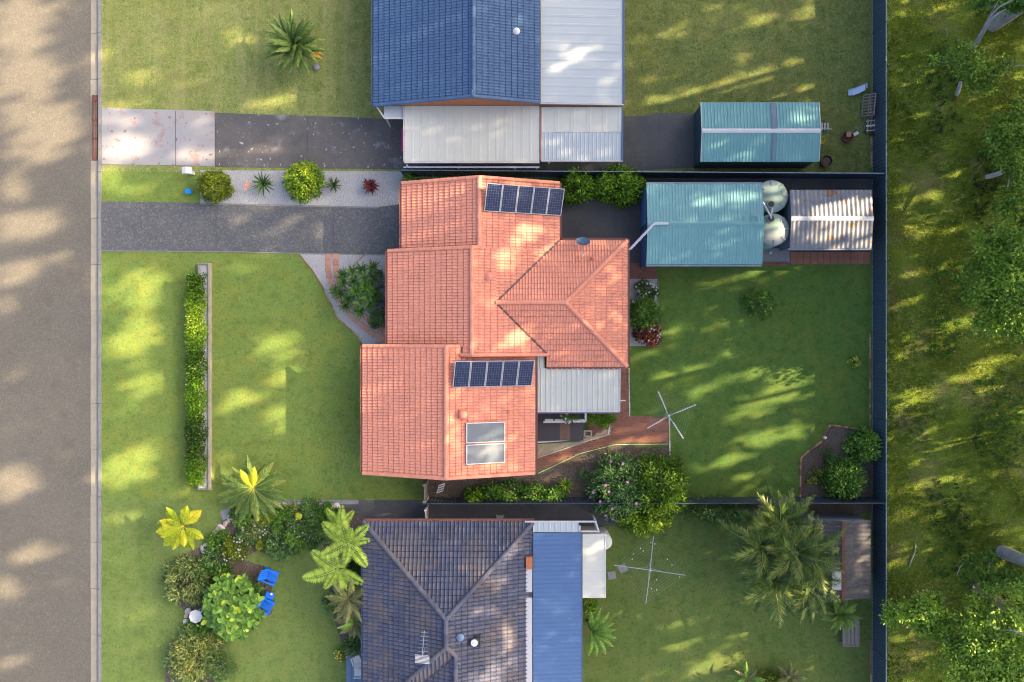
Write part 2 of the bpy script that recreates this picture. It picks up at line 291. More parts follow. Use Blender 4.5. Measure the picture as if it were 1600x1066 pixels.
# ---------------------------------------------------------------- ground, road, paving
def sheet(name, pts, z, mt, kind='structure', world=False):
    q = [(p[0], p[1], z) if world else tuple(P(p[0], p[1], z)) for p in pts]
    bm = bmesh.new(); f = bm.faces.new([bm.verts.new(v) for v in q]); f.normal_update()
    if f.normal.z < 0: f.normal_flip()
    bmesh.ops.triangulate(bm, faces=bm.faces[:])
    me = bpy.data.meshes.new(name); bm.to_mesh(me); bm.free(); me.materials.append(mt)
    o = link(name, me); o['kind'] = kind; return o
def grid_sheet(name, x0, x1, y0, y1, step, z, amp, mt):
    nx = int((x1-x0)/step)+1; ny = int((y1-y0)/step)+1
    X, Y = np.meshgrid(np.linspace(x0, x1, nx), np.linspace(y0, y1, ny))
    Z = z + amp*(np.sin(X*.9+Y*.4)*np.sin(Y*.7-X*.2)+.5*np.sin(X*2.1+1)*np.sin(Y*1.7)) * np.clip((X-x0)/2, 0, 1)
    V = np.stack([X.ravel(), Y.ravel(), Z.ravel()], 1)
    i = (np.arange(ny-1)[:, None]*nx+np.arange(nx-1)[None]).ravel()
    o = link(name, np_mesh(name, V, np.stack([i, i+1, i+nx+1, i+nx], 1), None, mt, True)); o['kind'] = 'structure'; return o
sheet('ground', [(-300, -300), (300, -300), (300, 300), (-300, 300)], -.35, M['ground'], world=True)
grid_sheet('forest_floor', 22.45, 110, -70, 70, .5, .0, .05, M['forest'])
XK = -25.66
sheet('road', [(-40, -90), (-26.36, -90), (-26.36, 90), (-40, 90)], -.14, M['asphalt'], world=True)
sheet('far_verge', [(-80, -90), (-40, -90), (-40, 90), (-80, 90)], -.02, M['lawn_m'], world=True)
# kerb and gutter in cast lengths
gk = thing('kerb', None, None); gk['kind'] = 'structure'
prng = random.Random(3)
y = -30.0; lens = []
while y < 30: L_ = 2.9; lens.append((y, y+L_-.02)); y += L_
for (a, b) in lens:
    m = MB(); e = prng.uniform(-.015, .015)
    m.hexa([(-26.40+e, a, -.2), (-25.93, a, -.2), (-25.93, b, -.2), (-26.40+e, b, -.2)], [(-26.40+e, a, -.132), (-25.93, a, -.115), (-25.93, b, -.115), (-26.40+e, b, -.132)])
    m.build('gutter_tray', M['gutter'], gk)
    if not (10.0 < (a+b)/2 < 0):
        k = MB(); k.hexa([(-25.93, a, -.2), (XK, a, -.2), (XK, b, -.2), (-25.93, b, -.2)], [(-25.86, a, .012), (XK, a, .012), (XK, b, .012), (-25.86, b, .012)])
        k.build('kerb_stone', M['kerb'], gk)
# lawns
sheet('lawn', [(XK, 10.62), (3, 10.32), (3, 60), (XK, 60)], 0, M['lawn_n'], world=True)
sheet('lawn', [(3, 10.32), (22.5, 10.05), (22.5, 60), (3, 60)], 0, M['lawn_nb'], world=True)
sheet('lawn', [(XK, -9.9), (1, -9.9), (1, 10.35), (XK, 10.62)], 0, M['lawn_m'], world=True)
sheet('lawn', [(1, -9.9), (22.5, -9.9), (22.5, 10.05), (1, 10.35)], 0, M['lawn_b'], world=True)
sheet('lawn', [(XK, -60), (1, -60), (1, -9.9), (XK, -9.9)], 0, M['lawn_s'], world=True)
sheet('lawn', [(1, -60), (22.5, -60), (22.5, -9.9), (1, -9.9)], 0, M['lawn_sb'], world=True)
# driveways cast in slabs
def slabs(name, polys, z, mats, zb=-.1):
    t = thing(name, None, None); t['kind'] = 'structure'
    for i, (pl, mt) in enumerate(polys):
        pts = [P(*p) for p in pl]; pts = [(p.x, p.y) for p in pts]
        a = sum(pts[i][0]*pts[(i+1) % len(pts)][1]-pts[(i+1) % len(pts)][0]*pts[i][1] for i in range(len(pts)))
        if a < 0: pts = pts[::-1]
        m = MB(); m.prism(pts, zb, z+.002*(i % 2)); m.build('concrete_slab', mt, t)
    return t
slabs('driveway', [([(159, 169), (274, 172), (274, 258.5), (159, 257)], M['conc_pale']), ([(275.2, 172), (335.5, 174), (335.5, 260), (275.2, 258.5)], M['conc_pale']),
   ([(337, 178), (480, 181), (480, 263), (337, 261)], M['conc_splat']), ([(480.7, 181), (634, 187), (634, 265), (480.7, 263)], M['conc_splat']),
   ([(634.7, 187), (845, 187), (845, 268), (634.7, 266)], M['conc_dark']), ([(845.7, 187), (973, 187), (1028, 177), (1028, 262), (980, 268), (845.7, 268)], M['conc_side']),
   ([(1029.5, 177), (1092, 177), (1092, 262), (1029.5, 262)], M['conc_side'])], .02, None)
slabs('driveway', [([(159, 315), (305, 317), (337, 319), (337, 392), (159, 391)], M['conc_dark']), ([(338.2, 319), (520, 324), (520, 395.5), (338.2, 392)], M['conc_dark']),
   ([(521.2, 324), (590, 325.5), (650, 315), (650, 397), (521.2, 395.5)], M['conc_dark']), ([(650.7, 300), (876, 300), (876, 397), (650.7, 397)], M['conc_side']),
   ([(876.7, 300), (1004, 300), (1004, 415), (876.7, 415)], M['conc_side'])], .02, None)
sheet('gravel_bed', [(313, 266), (632, 268), (632, 318), (592, 323.5), (313, 317)], .012, M['gravel'])
sheet('gravel_bed', [(468, 397.5), (612, 397.5), (612, 543), (568, 543), (560, 526), (543, 511), (528, 497), (516, 473), (503, 446), (487, 421)], .012, M['gravel'])
sheet('gravel_bed', [(976, 436), (1028, 436), (1028, 541), (976, 541)], .012, M['gravel'])
sheet('side_path', [(430, 781.5), (1010, 781.5), (1010, 822), (430, 822)], .010, M['conc_side'])
sheet('gravel_path', [(425, 781), (560, 781), (560, 788), (425, 789)], .020, M['pave_grey'])
sheet('driveway_base', [(160, 170), (634, 187), (1090, 180), (1090, 262), (980, 267), (634, 265), (160, 257)], .006, M['conc_side'])
sheet('driveway_base', [(160, 318), (650, 327), (650, 396), (160, 390)], .006, M['conc_side'])
sheet('mulch_bed', [(668, 742), (840, 742), (905, 712), (960, 697), (1045, 699), (1047, 779), (668, 779)], .010, M['mulch'])
sheet('mulch_bed', [(1249, 777), (1250, 716), (1264, 704), (1283, 690), (1297, 664), (1362, 673), (1362, 777)], .010, M['mulch'])
sheet('garden_bed', [(322, 850), (335, 826), (358, 800), (400, 790), (545, 792), (575, 815), (575, 835), (485, 850), (440, 868), (400, 862), (375, 872), (425, 890), (425, 960), (360, 985), (345, 1020), (356, 1090), (256, 1090), (262, 1020), (300, 965), (262, 930), (258, 885), (290, 865)], .014, M['mulch'])
sheet('garden_bed', [(505, 850), (575, 850), (575, 1012), (535, 1012), (520, 960)], .008, M['mulch'])
sheet('tan_gravel_bed', [(838, 694), (905, 690), (957, 660), (957, 680), (880, 700), (838, 716)], .008, M['bark_tan'])
sheet('dirt_patch', [(1100, 783), (1362, 783), (1362, 800), (1280, 812), (1170, 800)], .008, M['mulch'])
sheet('shed_surround', [(1004, 272), (1362, 274), (1362, 394), (1234, 394), (1234, 414), (1004, 416)], .006, M['conc_side'])
sheet('grey_paving', [(1186, 388), (1234, 388), (1234, 411), (1186, 411)], .014, M['pave_grey'])

# storm drain
t = thing('storm_drain', 'rusty red storm drain grate set in the kerb by the pale driveway', 'drain', P(147, 199, -.11))
mm = MB()
for a, b, c, d in ((142.5, 152, 148, 158), (142.5, 152, 243, 250), (142.5, 143.8, 158, 243), (151, 152, 158, 243), (142.5, 152, 185.5, 187.5), (142.5, 152, 215, 217)):
    p = P(a, d, 0); q = P(b, c, 0); mm.box(p.x, q.x, p.y, q.y, -.13, -.075)
mm.build('frame', M['rust'], t)
for i in range(3):
    for j in range(3):
        ya, yb = ((158, 185), (187.5, 215), (217, 243))[j]; x = 145+i*2.4; p = P(x, yb, 0); q = P(x+.8, ya, 0)
        b_ = MB(); b_.box(p.x, q.x, p.y, q.y, -.125, -.088); b_.build('grate_bar', M['rust'], t)
b_ = MB(); p = P(144, 243, 0); q = P(151, 158, 0); b_.box(p.x, q.x, p.y, q.y, -.131, -.129); b_.build('pit', M['black'], t)

# pavers of the curved front path
t = thing('paver_path', None, None); t['kind'] = 'structure'
pv = []
for i in range(10):
    pass
colA = [(512.5, 401.5, 0), (512.5, 411, 0), (512.5, 421, 0), (514, 431, 6), (517, 440.5, 14), (520.5, 449.5, 20), (524, 458.5, 24), (528.5, 468, 28), (534, 477, 33), (541, 485, 38), (549, 493.5, 42),
        (557, 501, 42), (565, 508.5, 42), (573, 514.5, 40), (581, 521, 38), (590, 525, 36), (598, 529, 34), (590, 538, 10), (606, 533, 34)]
colB = [(524.8, 401.5, 0), (524.8, 411, 0), (524.8, 421, 0), (526, 431, 6), (529, 440, 14), (532, 448.5, 20), (536, 457, 24), (541, 465.5, 28), (546.5, 473.5, 35), (553.5, 481, 42), (561, 488.5, 42),
        (569.5, 496, 42), (577.5, 502, 40), (586, 508.5, 38), (594.5, 514.5, 36), (603, 519.5, 34)]
pm = []
for k in range(4):
    m = MB(); m.rbox(0, 0, 0, .035, .345, .345, 0, k/3, .01); pm.append(m.mesh('paver', M['paver']))
for (x, y, a) in colA+colB:
    p = P(x, y, .012); o = link('paver', prng.choice(pm), t, (p.x, p.y, .012), (prng.uniform(-.01, .01), prng.uniform(-.01, .01), R(-a+prng.uniform(-2, 2))))
# tiled strip by the grey garden shed
t = thing('tiled_strip', None, None); t['kind'] = 'structure'
m = MB(); m.rbox(0, 0, 0, .05, .405, .385, 0, .6, .008); me = m.mesh('paver', M['brick'])
for i in range(12):
    for j in range(2):
        p = P(1239.6+i*10.45, 398.3+j*10.0, 0); link('paver', me, t, (p.x, p.y, .008), (0, 0, R(prng.uniform(-1.5, 1.5))))
def bricks(name, px0, py0, px1, py1, poly, mt, bw=.225, bd=.112, ang=0, z0=.004, z1=.05, gap=.008):
    """small paving bricks, each with its own edges, joined into one"""
    pts = [P(*p) for p in poly]; pts = [(p.x, p.y) for p in pts]
    def inside(x, y):
        r = False; n = len(pts)
        for i in range(n):
            x1, y1 = pts[i]; x2, y2 = pts[(i+1) % n]
            if (y1 > y) != (y2 > y) and x < (x2-x1)*(y-y1)/(y2-y1)+x1: r = not r
        return r
    xs = [p[0] for p in pts]; ys = [p[1] for p in pts]; cx = sum(xs)/len(xs); cy = sum(ys)/len(ys); ca, sa = math.cos(ang), math.sin(ang)
    rad = max(max(xs)-min(xs), max(ys)-min(ys)); m = MB(); r = 0; v = -rad
    while v < rad:
        u = -rad+(r % 2)*bw/2
        while u < rad:
            x = cx+u*ca-v*sa; y = cy+u*sa+v*ca
            if inside(x, y): m.rbox(x, y, z0, z1+prng.uniform(-.004, .004), bw-gap, bd-gap, ang, prng.random(), .004)
            u += bw
        v += bd; r += 1
    o = m.build(name, mt, bp_); o['kind'] = 'stuff'; return o
bp_ = thing('brick_paving', None, None); bp_['kind'] = 'structure'
main_pave = [(836, 738), (836, 717), (880, 702), (955, 680), (957, 650), (969, 643), (969, 574), (981, 574), (982, 650), (1043, 652), (1044, 692), (960, 693), (905, 708)]
bricks('paving_bricks', 0, 0, 0, 0, main_pave, M['brick'], ang=R(0))
bricks('paving_bricks', 0, 0, 0, 0, [(984, 412), (1026, 412), (1026, 435), (984, 435)], M['brick_dk'])
bricks('paving_bricks', 0, 0, 0, 0, [(1026, 410), (1234, 409), (1234, 415), (1026, 417)], M['brick_dk'])
bricks('paving_bricks', 0, 0, 0, 0, [(919, 650), (956, 650), (954, 668), (925, 682), (919, 682)], M['brick_dk'])
sheet('paving_base', main_pave, .012, M['mulch'])
# brick borders, one brick after another along a line
def border(name, line, mt, bl=.23, bw=.11, h=.09, parent=None, gap=.015):
    t = parent or thing(name, None, None); t['kind'] = 'structure'
    me_ = []
    for k in range(3):
        m = MB(); m.rbox(0, 0, -.02, h, bl-gap, bw, 0, k/2, .012); me_.append(m.mesh('brick', mt))
    pts = [P(*p) for p in line]
    for a, b in zip(pts, pts[1:]):
        d = b-a; n = max(1, round(d.length/bl))
        for i in range(n):
            p = a+d*((i+.5)/n); o_ = link('brick', prng.choice(me_), t, (p.x, p.y, prng.uniform(-.01, .01)), (0, 0, math.atan2(d.y, d.x)+prng.uniform(-.02, .02))); o_.scale.x = d.length/n/bl
    return t
border('bed_edging', [(1250, 777), (1250.5, 716), (1264, 704), (1283, 690), (1289, 676), (1297, 664), (1325, 668), (1360, 672)], M['edging'])
border('bed_edging', [(468, 398), (487, 421), (503, 446), (516, 473), (528, 497), (543, 511), (560, 526), (567, 541)], M['edging'], bl=.4, bw=.07, h=.05)
border('bed_edging', [(547, 420), (570, 397.5)], M['edging'], bl=.4, bw=.06, h=.05)
border('lawn_edging', [(1359.5, 520), (1359.5, 672)], M['edging'], h=.05)
border('lawn_edging', [(1360, 140), (1362, 262)], M['edging'], h=.04, bl=.5)
border('lawn_edging', [(1361, 1000), (1361, 1066)], M['edging'], h=.04, bl=.5)
border('lawn_edging', [(982.5, 575), (983.5, 651)], M['stone'], bl=.5, bw=.08, h=.06)
border('lawn_edging', [(1045.5, 652), (1046.5, 712)], M['stone'], bl=.5, bw=.09, h=.06)
border('lawn_edging', [(838, 716), (880, 702), (921, 688), (950, 679), (955, 655)], M['stone'], bl=.5, bw=.08, h=.06)
border('lawn_edging', [(840, 740), (905, 709), (960, 695), (1044, 694)], M['stone'], bl=.5, bw=.05, h=.06)
border('lawn_edging', [(1028, 437), (1028, 541)], M['timber'], bl=1.0, bw=.06, h=.05)
border('gravel_kerb', [(312, 318.5), (592, 325.0)], M['kerb'], bl=1.2, bw=.09, h=.05)
border('driveway_edge', [(160, 392.3), (337, 393.3), (470, 396.3), (608, 398.3)], M['kerb'], bl=1.2, bw=.07, h=.035)

# ---------------------------------------------------------------- tiled roofs
def tile_plane(poly, mt_unused=None, w=.172, g=.35, wave=.022, lip=.036, side=.012, cg=.045):
    """real interlocking tiles on a convex roof plane; returns verts, faces, tints"""
    pv_ = [Vector(p) for p in poly]
    n = Vector((0, 0, 0))
    for i in range(len(pv_)): n += pv_[i].cross(pv_[(i+1) % len(pv_)])
    n.normalize()
    if n.z < 0: n = -n; pv_ = pv_[::-1]
    down = Vector((n.x, n.y, 0)).normalized(); down = (down-n*down.dot(n)).normalized()
    up = -down; u = up.cross(n).normalized(); o = min(pv_, key=lambda p: p.z)
    U = [(p-o).dot(u) for p in pv_]; W = [(p-o).dot(up) for p in pv_]
    i0, i1 = int(math.floor(min(U)/w))-1, int(math.ceil(max(U)/w))+1; j1 = int(math.ceil(max(W)/g))+1
    bm = bmesh.new(); ly = bm.faces.layers.float.new('tint'); r_ = random.Random(len(poly)*7+int(abs(min(U))*10))
    prof = [(0, wave), (.12, wave*.3), (.3, 0), (.6, 0), (.8, wave*.75), (.90, wave), (.93, -side), (1, -side)]
    s0 = .05/g
    for j in range(j1):
        for i in range(i0, i1):
            tt = r_.random(); dz = r_.uniform(-.003, .003)
            lo = []; hi = []; ft = []; bk = []
            for a, hgt in prof:
                b = o+u*((i+a)*w)
                lo.append(bm.verts.new(b+up*(j*g)+n*(lip+hgt+dz))); hi.append(bm.verts.new(b+up*((j+1)*g-cg)+n*(hgt*.9+.004+dz))); ft.append(bm.verts.new(b+up*(j*g)+n*(-.05))); bk.append(bm.verts.new(b+up*((j+1)*g)+n*(-.05)))
            for k in range(len(prof)-1):
                f = bm.faces.new((lo[k], lo[k+1], hi[k+1], hi[k])); f[ly] = tt
                f = bm.faces.new((ft[k], ft[k+1], lo[k+1], lo[k])); f[ly] = tt
                f = bm.faces.new((hi[k], hi[k+1], bk[k+1], bk[k])); f[ly] = tt
    c = sum(pv_, Vector())/len(pv_)
    for a, b in zip(pv_, pv_[1:]+pv_[:1]):
        out = (b-a).cross(n).normalized()
        if out.dot(c-a) > 0: out = -out
        bmesh.ops.bisect_plane(bm, geom=bm.verts[:]+bm.edges[:]+bm.faces[:], plane_co=a, plane_no=out, clear_outer=True)
    bm.verts.index_update(); V = [v.co.copy() for v in bm.verts]; F = [tuple(v.index for v in f.verts) for f in bm.faces]; T = [f[ly] for f in bm.faces]
    bm.free(); return V, F, T, n
def tiled_roof(root, planes, mt, **kw):
    m = MB()
    for pl in planes:
        V, F, T, n = tile_plane(pl, **kw); b = len(m.v); m.v += [tuple(v) for v in V]; m.f += [tuple(i+b for i in f) for f in F]; m.t += T
        sk = MB(); pts = [Vector(p)-Vector((0, 0, .03)) for p in pl]; m.poly(pts, .5)
    return m.build('roof_tiles', mt, root, 'stuff')
_cap = {}
def ridge(root, p0, p1, mt, step=.40, w=.27, h=.085, name='ridge_tile'):
    key = (mt.name, step, w)
    if key not in _cap:
        out = []
        for k in range(3):
            m = MB(); L_ = step+.03; pr = [(-w/2, -.02), (-w*.36, h*.72), (0, h), (w*.36, h*.72), (w/2, -.02)]
            V = [(0, y_, z_+.012) for y_, z_ in pr]+[(L_, y_*.93, z_-.004) for y_, z_ in pr]+[(0, y_*.85, z_-.02) for y_, z_ in pr]
            F = [(i+1, i, 5+i, 6+i) for i in range(4)]+[(i, i+1, 11+i, 10+i) for i in range(4)]
            m.add(V, F, k/2); out.append(m.mesh(name, mt))
        _cap[key] = out
    p0 = Vector(p0); p1 = Vector(p1); d = p1-p0; n = max(1, round(d.length/step)); dn = d.normalized()
    s = Vector((0, 0, 1)).cross(dn).normalized(); up = dn.cross(s)
    for i in range(n):
        q = p0+d*(i/n)-wloc(root)
        mt4 = Matrix(((dn.x*(d.length/n/step), s.x, up.x, q.x), (dn.y*(d.length/n/step), s.y, up.y, q.y), (dn.z*(d.length/n/step), s.z, up.z, q.z), (0, 0, 0, 1)))
        link(name, prng.choice(_cap[key]), root, mtx=mt4)
def gutter(root, p0, p1, mt, w=.12, h=.1):
    m = MB(); p0 = Vector(p0); p1 = Vector(p1); d = (p1-p0).normalized(); s = d.cross(Vector((0, 0, 1)))
    for o_, ww, hh, dz in ((0, w, .012, -h/2), (-w/2, .012, h, 0), (w/2, .012, h, 0)): m.beam(p0+s*o_+Vector((0, 0, dz)), p1+s*o_+Vector((0, 0, dz)), ww, hh)
    m.build('gutter', mt, root)
def walls(root, rects, z1, mt, name='wall'):
    for (x0, x1, y0, y1) in rects:
        m = MB(); m.box(x0, x1, y0, y1, -.05, z1); m.build(name, mt, root)
TP = .364
# main house
H = thing('house', 'single storey house with salmon orange tiled roof and two rows of solar panels', 'house', (0, 0, 0))
ze = 2.6; xe = 2.8; yA = 9.33; yC = 5.33; yB = -.8; yE = -.30; yS = -7.8
zA = ze+4.655*TP; xA = -1.855; xC = -2.27; zC = ze+5.07*TP; xE = -3.73; zE = ze+5.09*TP; xF = 1.36
xq = -2.995; zq = ze+TP*(xq+7.34); xc_ = xC
zB = lambda x: ze+TP*(xe-x)
planes = [
 [(-6.51, yC, ze), (xA, yC, zA), (xA, yA, zA), (-6.51, yA, ze)],                       # garage, west side
 [(xA, yC, zA), (xe, yC+.61, ze), (xe, yA, ze), (xA, yA, zA)],                          # garage, east side
 [(-7.34, yE-.02, ze), (xC, yE-.02, zC), (xC, yC, zC), (-7.34, yC, ze)],                # middle, west side
 [(-2.80, yB, zC-TP*.53), (xC, yB, zC), (xC, yE, zC), (-2.80, yE, zC-TP*.53)],
 [(xC, yB, zC), (-.93, yB, zB(-.93)), (-.93, yC, zB(-.93)), (xC, yC, zC)],              # middle, east side
 [(-.93, 2.215, zB(-.93)), (xe, 5.94, ze), (-.93, 5.94, zB(-.93))],
 [(-.93, 2.215, zB(-.93)), (2.09, -.8, zB(2.09)), (-.93, -.8, zB(-.93))],
 [(-8.82, yS, ze), (xE, yS, zE), (xE, yE, zE), (-8.82, yE, ze)],                        # south wing, west side
 [(xE, yS, zE), (xF, yS, ze), (xF, yB-.1, ze), (xE, yB-.1, zE)],                        # south wing, east side
 [(xE, yB-.1, zE), (-2.9, yB-.1, zE-.83*TP), (-2.9, yE, zE-.83*TP), (xE, yE, zE)],
 [(-.93, 2.215, 3.96), (3.08, 2.215, 3.96), (6.81, 5.94, ze), (2.8, 5.94, ze)],         # rear hip, north
 [(-.93, 2.215, 3.96), (3.08, 2.215, 3.96), (6.81, -1.51, ze), (2.8, -1.51, ze)],
 [(2.04, -.77, 2.87), (2.8, -1.51, ze), (2.04, -1.51, ze)],
 [(3.08, 2.215, 3.96), (6.81, -1.51, ze), (6.81, 5.94, ze)],
]
planes[1] = [(xA, yC-.02, zA), (xe, yC-.02, ze), (xe, yA, ze), (xA, yA, zA)]
planes[5] = [(-.93, 2.215, zB(-.93)), (2.19, yC, zB(2.19)), (-.93, yC, zB(-.93))]
tiled_roof(H, planes, M['tile_red'])
rt = M['tile_red']
ridge(H, (xA, yC+.05, zA+.03), (xA, yA+.02, zA+.03), rt); ridge(H, (xC, yB, zC+.03), (xC, yC+.05, zC+.03), rt); ridge(H, (xE, yS, zE+.03), (xE, yE, zE+.03), rt)
ridge(H, (-.93, 2.215, 3.99), (3.08, 2.215, 3.99), rt); ridge(H, (6.81, 5.94, ze+.04), (3.08, 2.215, 4.0), rt); ridge(H, (6.81, -1.51, ze+.04), (3.08, 2.215, 4.0), rt)
for a, b in (((-6.51, yA, ze+.05), (xA, yA, zA+.05)), ((xe, yA, ze+.05), (xA, yA, zA+.05)), ((-7.34, yC, ze+.05), (xC, yC, zC+.05)), ((xA+.1, yC+.02, zA-.02), (xC, yC, zC+.05)),
             ((-8.82, yE, ze+.05), (xE, yE, zE+.05)), ((-2.97, yE, zE-.76*TP+.05), (xE, yE, zE+.05)), ((-8.82, yS, ze+.05), (xE, yS, zE+.05)), ((xF, yS, ze+.05), (xE, yS, zE+.05)),
             ((2.09, yB, zB(2.09)+.05), (xC, yB, zC+.05)), ((-2.97, yB, zC-.70*TP+.05), (xC, yB, zC+.05))):
    ridge(H, a, b, rt, w=.22, h=.05, name='verge_tile')
def valley(root, a, b, mt):
    m = MB(); m.beam(Vector(a)+Vector((0, 0, .045)), Vector(b)+Vector((0, 0, .045)), .11, .02); m.build('valley_gutter', mt, root)
M['valley'] = mat('dark_valley_lead', (.10, .05, .045), rough=.5)
valley(H, (-.93, 2.215, 3.96), (2.8, 5.94, 2.6), M['valley']); valley(H, (-.93, 2.215, 3.96), (2.09, -.8, 2.86), M['valley'])
gr = M['gutter_red']; zg = 2.56
for a, b in (((-6.6, yC, zg), (-6.6, yA, zg)), ((-7.43, yE, zg), (-7.43, yC, zg)), ((-8.91, yS, zg), (-8.91, yE, zg)), ((xe+.09, 5.95, zg), (xe+.09, yA, zg)), ((xF+.09, yS, zg), (xF+.09, yB-.1, zg)),
             ((2.8, 6.03, zg), (6.85, 6.03, zg)), ((6.9, -1.55, zg), (6.9, 6.03, zg)), ((2.05, -1.6, zg), (6.85, -1.6, zg))): gutter(H, a, b, gr)
walls(H, [(-6.1, 2.4, 5.2, 8.9), (-6.9, 2.4, -.7, 5.2), (-8.4, 1.0, -7.4, -.7), (2.4, 6.4, -1.1, 5.5)], 2.5, M['wall_brown'])
for (xa, xb, xr, zr, yy) in ((-6.5, 2.8, xA, zA, 8.9), (-7.3, 2.8, xC, zC, -.75), (-7.3, 2.6, xC, zC, 5.25), (-8.8, 1.3, xE, zE, -7.4), (-8.8, 1.3, xE, zE, -.75)):
    m = MB(); V = [(xa+.3, yy, 2.5), (xb-.3, yy, 2.5), (xr, yy, zr-.12)]; m.add([(a, b-.06, c) for a, b, c in V]+[(a, b+.06, c) for a, b, c in V], [(0, 1, 2), (5, 4, 3), (0, 3, 4, 1), (1, 4, 5, 2), (2, 5, 3, 0)]); m.build('gable_wall', M['wall_brown'], H)
# windows and garage door under the eaves
def window(root, x, y, z, w, h, axis, sgn):
    f = MB(); g_ = MB()
    if axis == 'x':
        X = x+sgn*.02; f.box(min(x, x+sgn*.06), max(x, x+sgn*.06), y-w/2, y+w/2, z-h/2, z+h/2); g_.box(min(x+sgn*.05, x+sgn*.07), max(x+sgn*.05, x+sgn*.07), y-w/2+.06, y+w/2-.06, z-h/2+.06, z+h/2-.06)
    else:
        f.box(x-w/2, x+w/2, min(y, y+sgn*.06), max(y, y+sgn*.06), z-h/2, z+h/2); g_.box(x-w/2+.06, x+w/2-.06, min(y+sgn*.05, y+sgn*.07), max(y+sgn*.05, y+sgn*.07), z-h/2+.06, z+h/2-.06)
    fo = f.build('window', M['white'], root); g_.build('pane', M['collector'], fo)
for a in ((-6.9, 2.5, 1.4, 1.8, 1.2, 'x', -1), (-8.4, -3, 1.4, 2.0, 1.2, 'x', -1), (-8.4, -6, 1.4, 1.4, 1.2, 'x', -1), (6.4, 3.5, 1.4, 1.6, 1.1, 'x', 1), (6.4, .6, 1.4, 1.6, 1.1, 'x', 1), (4.5, 5.5, 1.5, 1.2, 1, 'y', 1)): window(H, *a)
m = MB()
for k in range(5): m.box(-6.16, -6.1, 5.7, 8.5, .1+k*.44, .52+k*.44)
m.build('garage_door', M['wall_cream'], H)
def flue(root, px, py, z, r, mt, name='roof_vent', h=.35):
    p = P(px, py, z+h); m = MB(); m.lathe(p.x, p.y, [(r*.6, z-.1), (r*.6, z+h*.6), (r, z+h*.62), (r*1.02, z+h*.85), (r*.6, z+h), (.01, z+h+.02)], 16); m.build(name, mt, root, smooth=True)
    m = MB(); m.rbox(p.x, p.y, z-.06, z+.05, r*2.6, r*2.6, 0, .5, .02); m.build('vent_flashing', mt, root)
rv = mat('salmon_vent', (.62, .22, .15), rough=.6)
flue(H, 763, 432, 3.95, .24, rv); flue(H, 724, 648, 4.25, .22, rv); flue(H, 795, 645, 3.2, .07, rv, h=.2); flue(H, 927, 403, 3.1, .07, rv, h=.35)
# photovoltaic arrays
def array(ox, zfun, x0, x1, y0, up, n=5, L_=1.58):
    a = Vector((1, 0, -TP)).normalized(); nn = Vector((TP, 0, 1)).normalized()
    o = Vector((x0, y0, zfun(x0)))+nn*.12; hz = math.sqrt(L_**2-up**2); b = (Vector((0, 1, 0))*hz+nn*up)/L_
    w = (x1-x0)/a.x/n; c = a.cross(b).normalized()
    for k in range(n):
        q = o+a*(w*k+.01)-wloc(H)
        mt4 = Matrix(((a.x, b.x, c.x, q.x), (a.y, b.y, c.y, q.y), (a.z, b.z, c.z, q.z), (0, 0, 0, 1)))
        W = w-.02
        if not hasattr(array, 'm'):
            f = MB(); t_ = .035
            for bb in ((0, W, 0, t_), (0, W, L_-t_, L_), (0, t_, t_, L_-t_), (W-t_, W, t_, L_-t_)): f.box(bb[0], bb[1], bb[2], bb[3], 0, .045)
            g2 = MB(); g2.box(t_, W-t_, t_, L_-t_, .01, .035); array.m = (f.mesh('solar_panel', M['frame_al']), g2.mesh('cell_sheet', M['pane_pv']))
        s_ = link('solar_panel', array.m[0], H, mtx=mt4); link('cell_sheet', array.m[1], s_)
    for s2 in (.15, .85):
        m = MB(); m.beam(o+a*.1+b*(L_*s2)-nn*.03, o+a*(w*n-.1)+b*(L_*s2)-nn*.03, .05, .05); m.build('panel_rail', M['steel'], H)
    for k in range(n+1):
        m = MB(); m.beam(o+a*(w*k)+b*(L_*.85)-nn*.03, o+a*(w*k)+Vector((0, 1, 0))*(hz*.85)-nn*.1, .04, .04); m.build('panel_leg', M['steel'], H)
array(0, zB, -1.64, 2.84, 7.40, .55); array(0, lambda x: zE-TP*(x-xE), -3.42, 1.12, -2.62, .50)
# hot water collectors
a = Vector((1, 0, -TP)).normalized(); nn = Vector((TP, 0, 1)).normalized()
for y0, y1 in ((-5.84, -4.68), (-7.06, -5.92)):
    o = Vector((-2.66, y0, zE-TP*(-2.66-xE)))+nn*.1; W = 2.2/a.x; Ly = y1-y0
    mt4 = Matrix(((a.x, 0, nn.x, o.x), (0, 1, 0, o.y), (a.z, 0, nn.z, o.z), (0, 0, 0, 1)))
    f = MB()
    for bb in ((0, W, 0, .05), (0, W, Ly-.05, Ly), (0, .05, .05, Ly-.05), (W-.05, W, .05, Ly-.05)): f.box(bb[0], bb[1], bb[2], bb[3], -.05, .07)
    s_ = link('hot_water_collector', f.mesh('hot_water_collector', M['frame_al']), H, mtx=mt4); g2 = MB(); g2.box(.05, W-.05, .05, Ly-.05, -.04, .045); link('collector_glass', g2.mesh('collector_glass', M['collector']), s_)
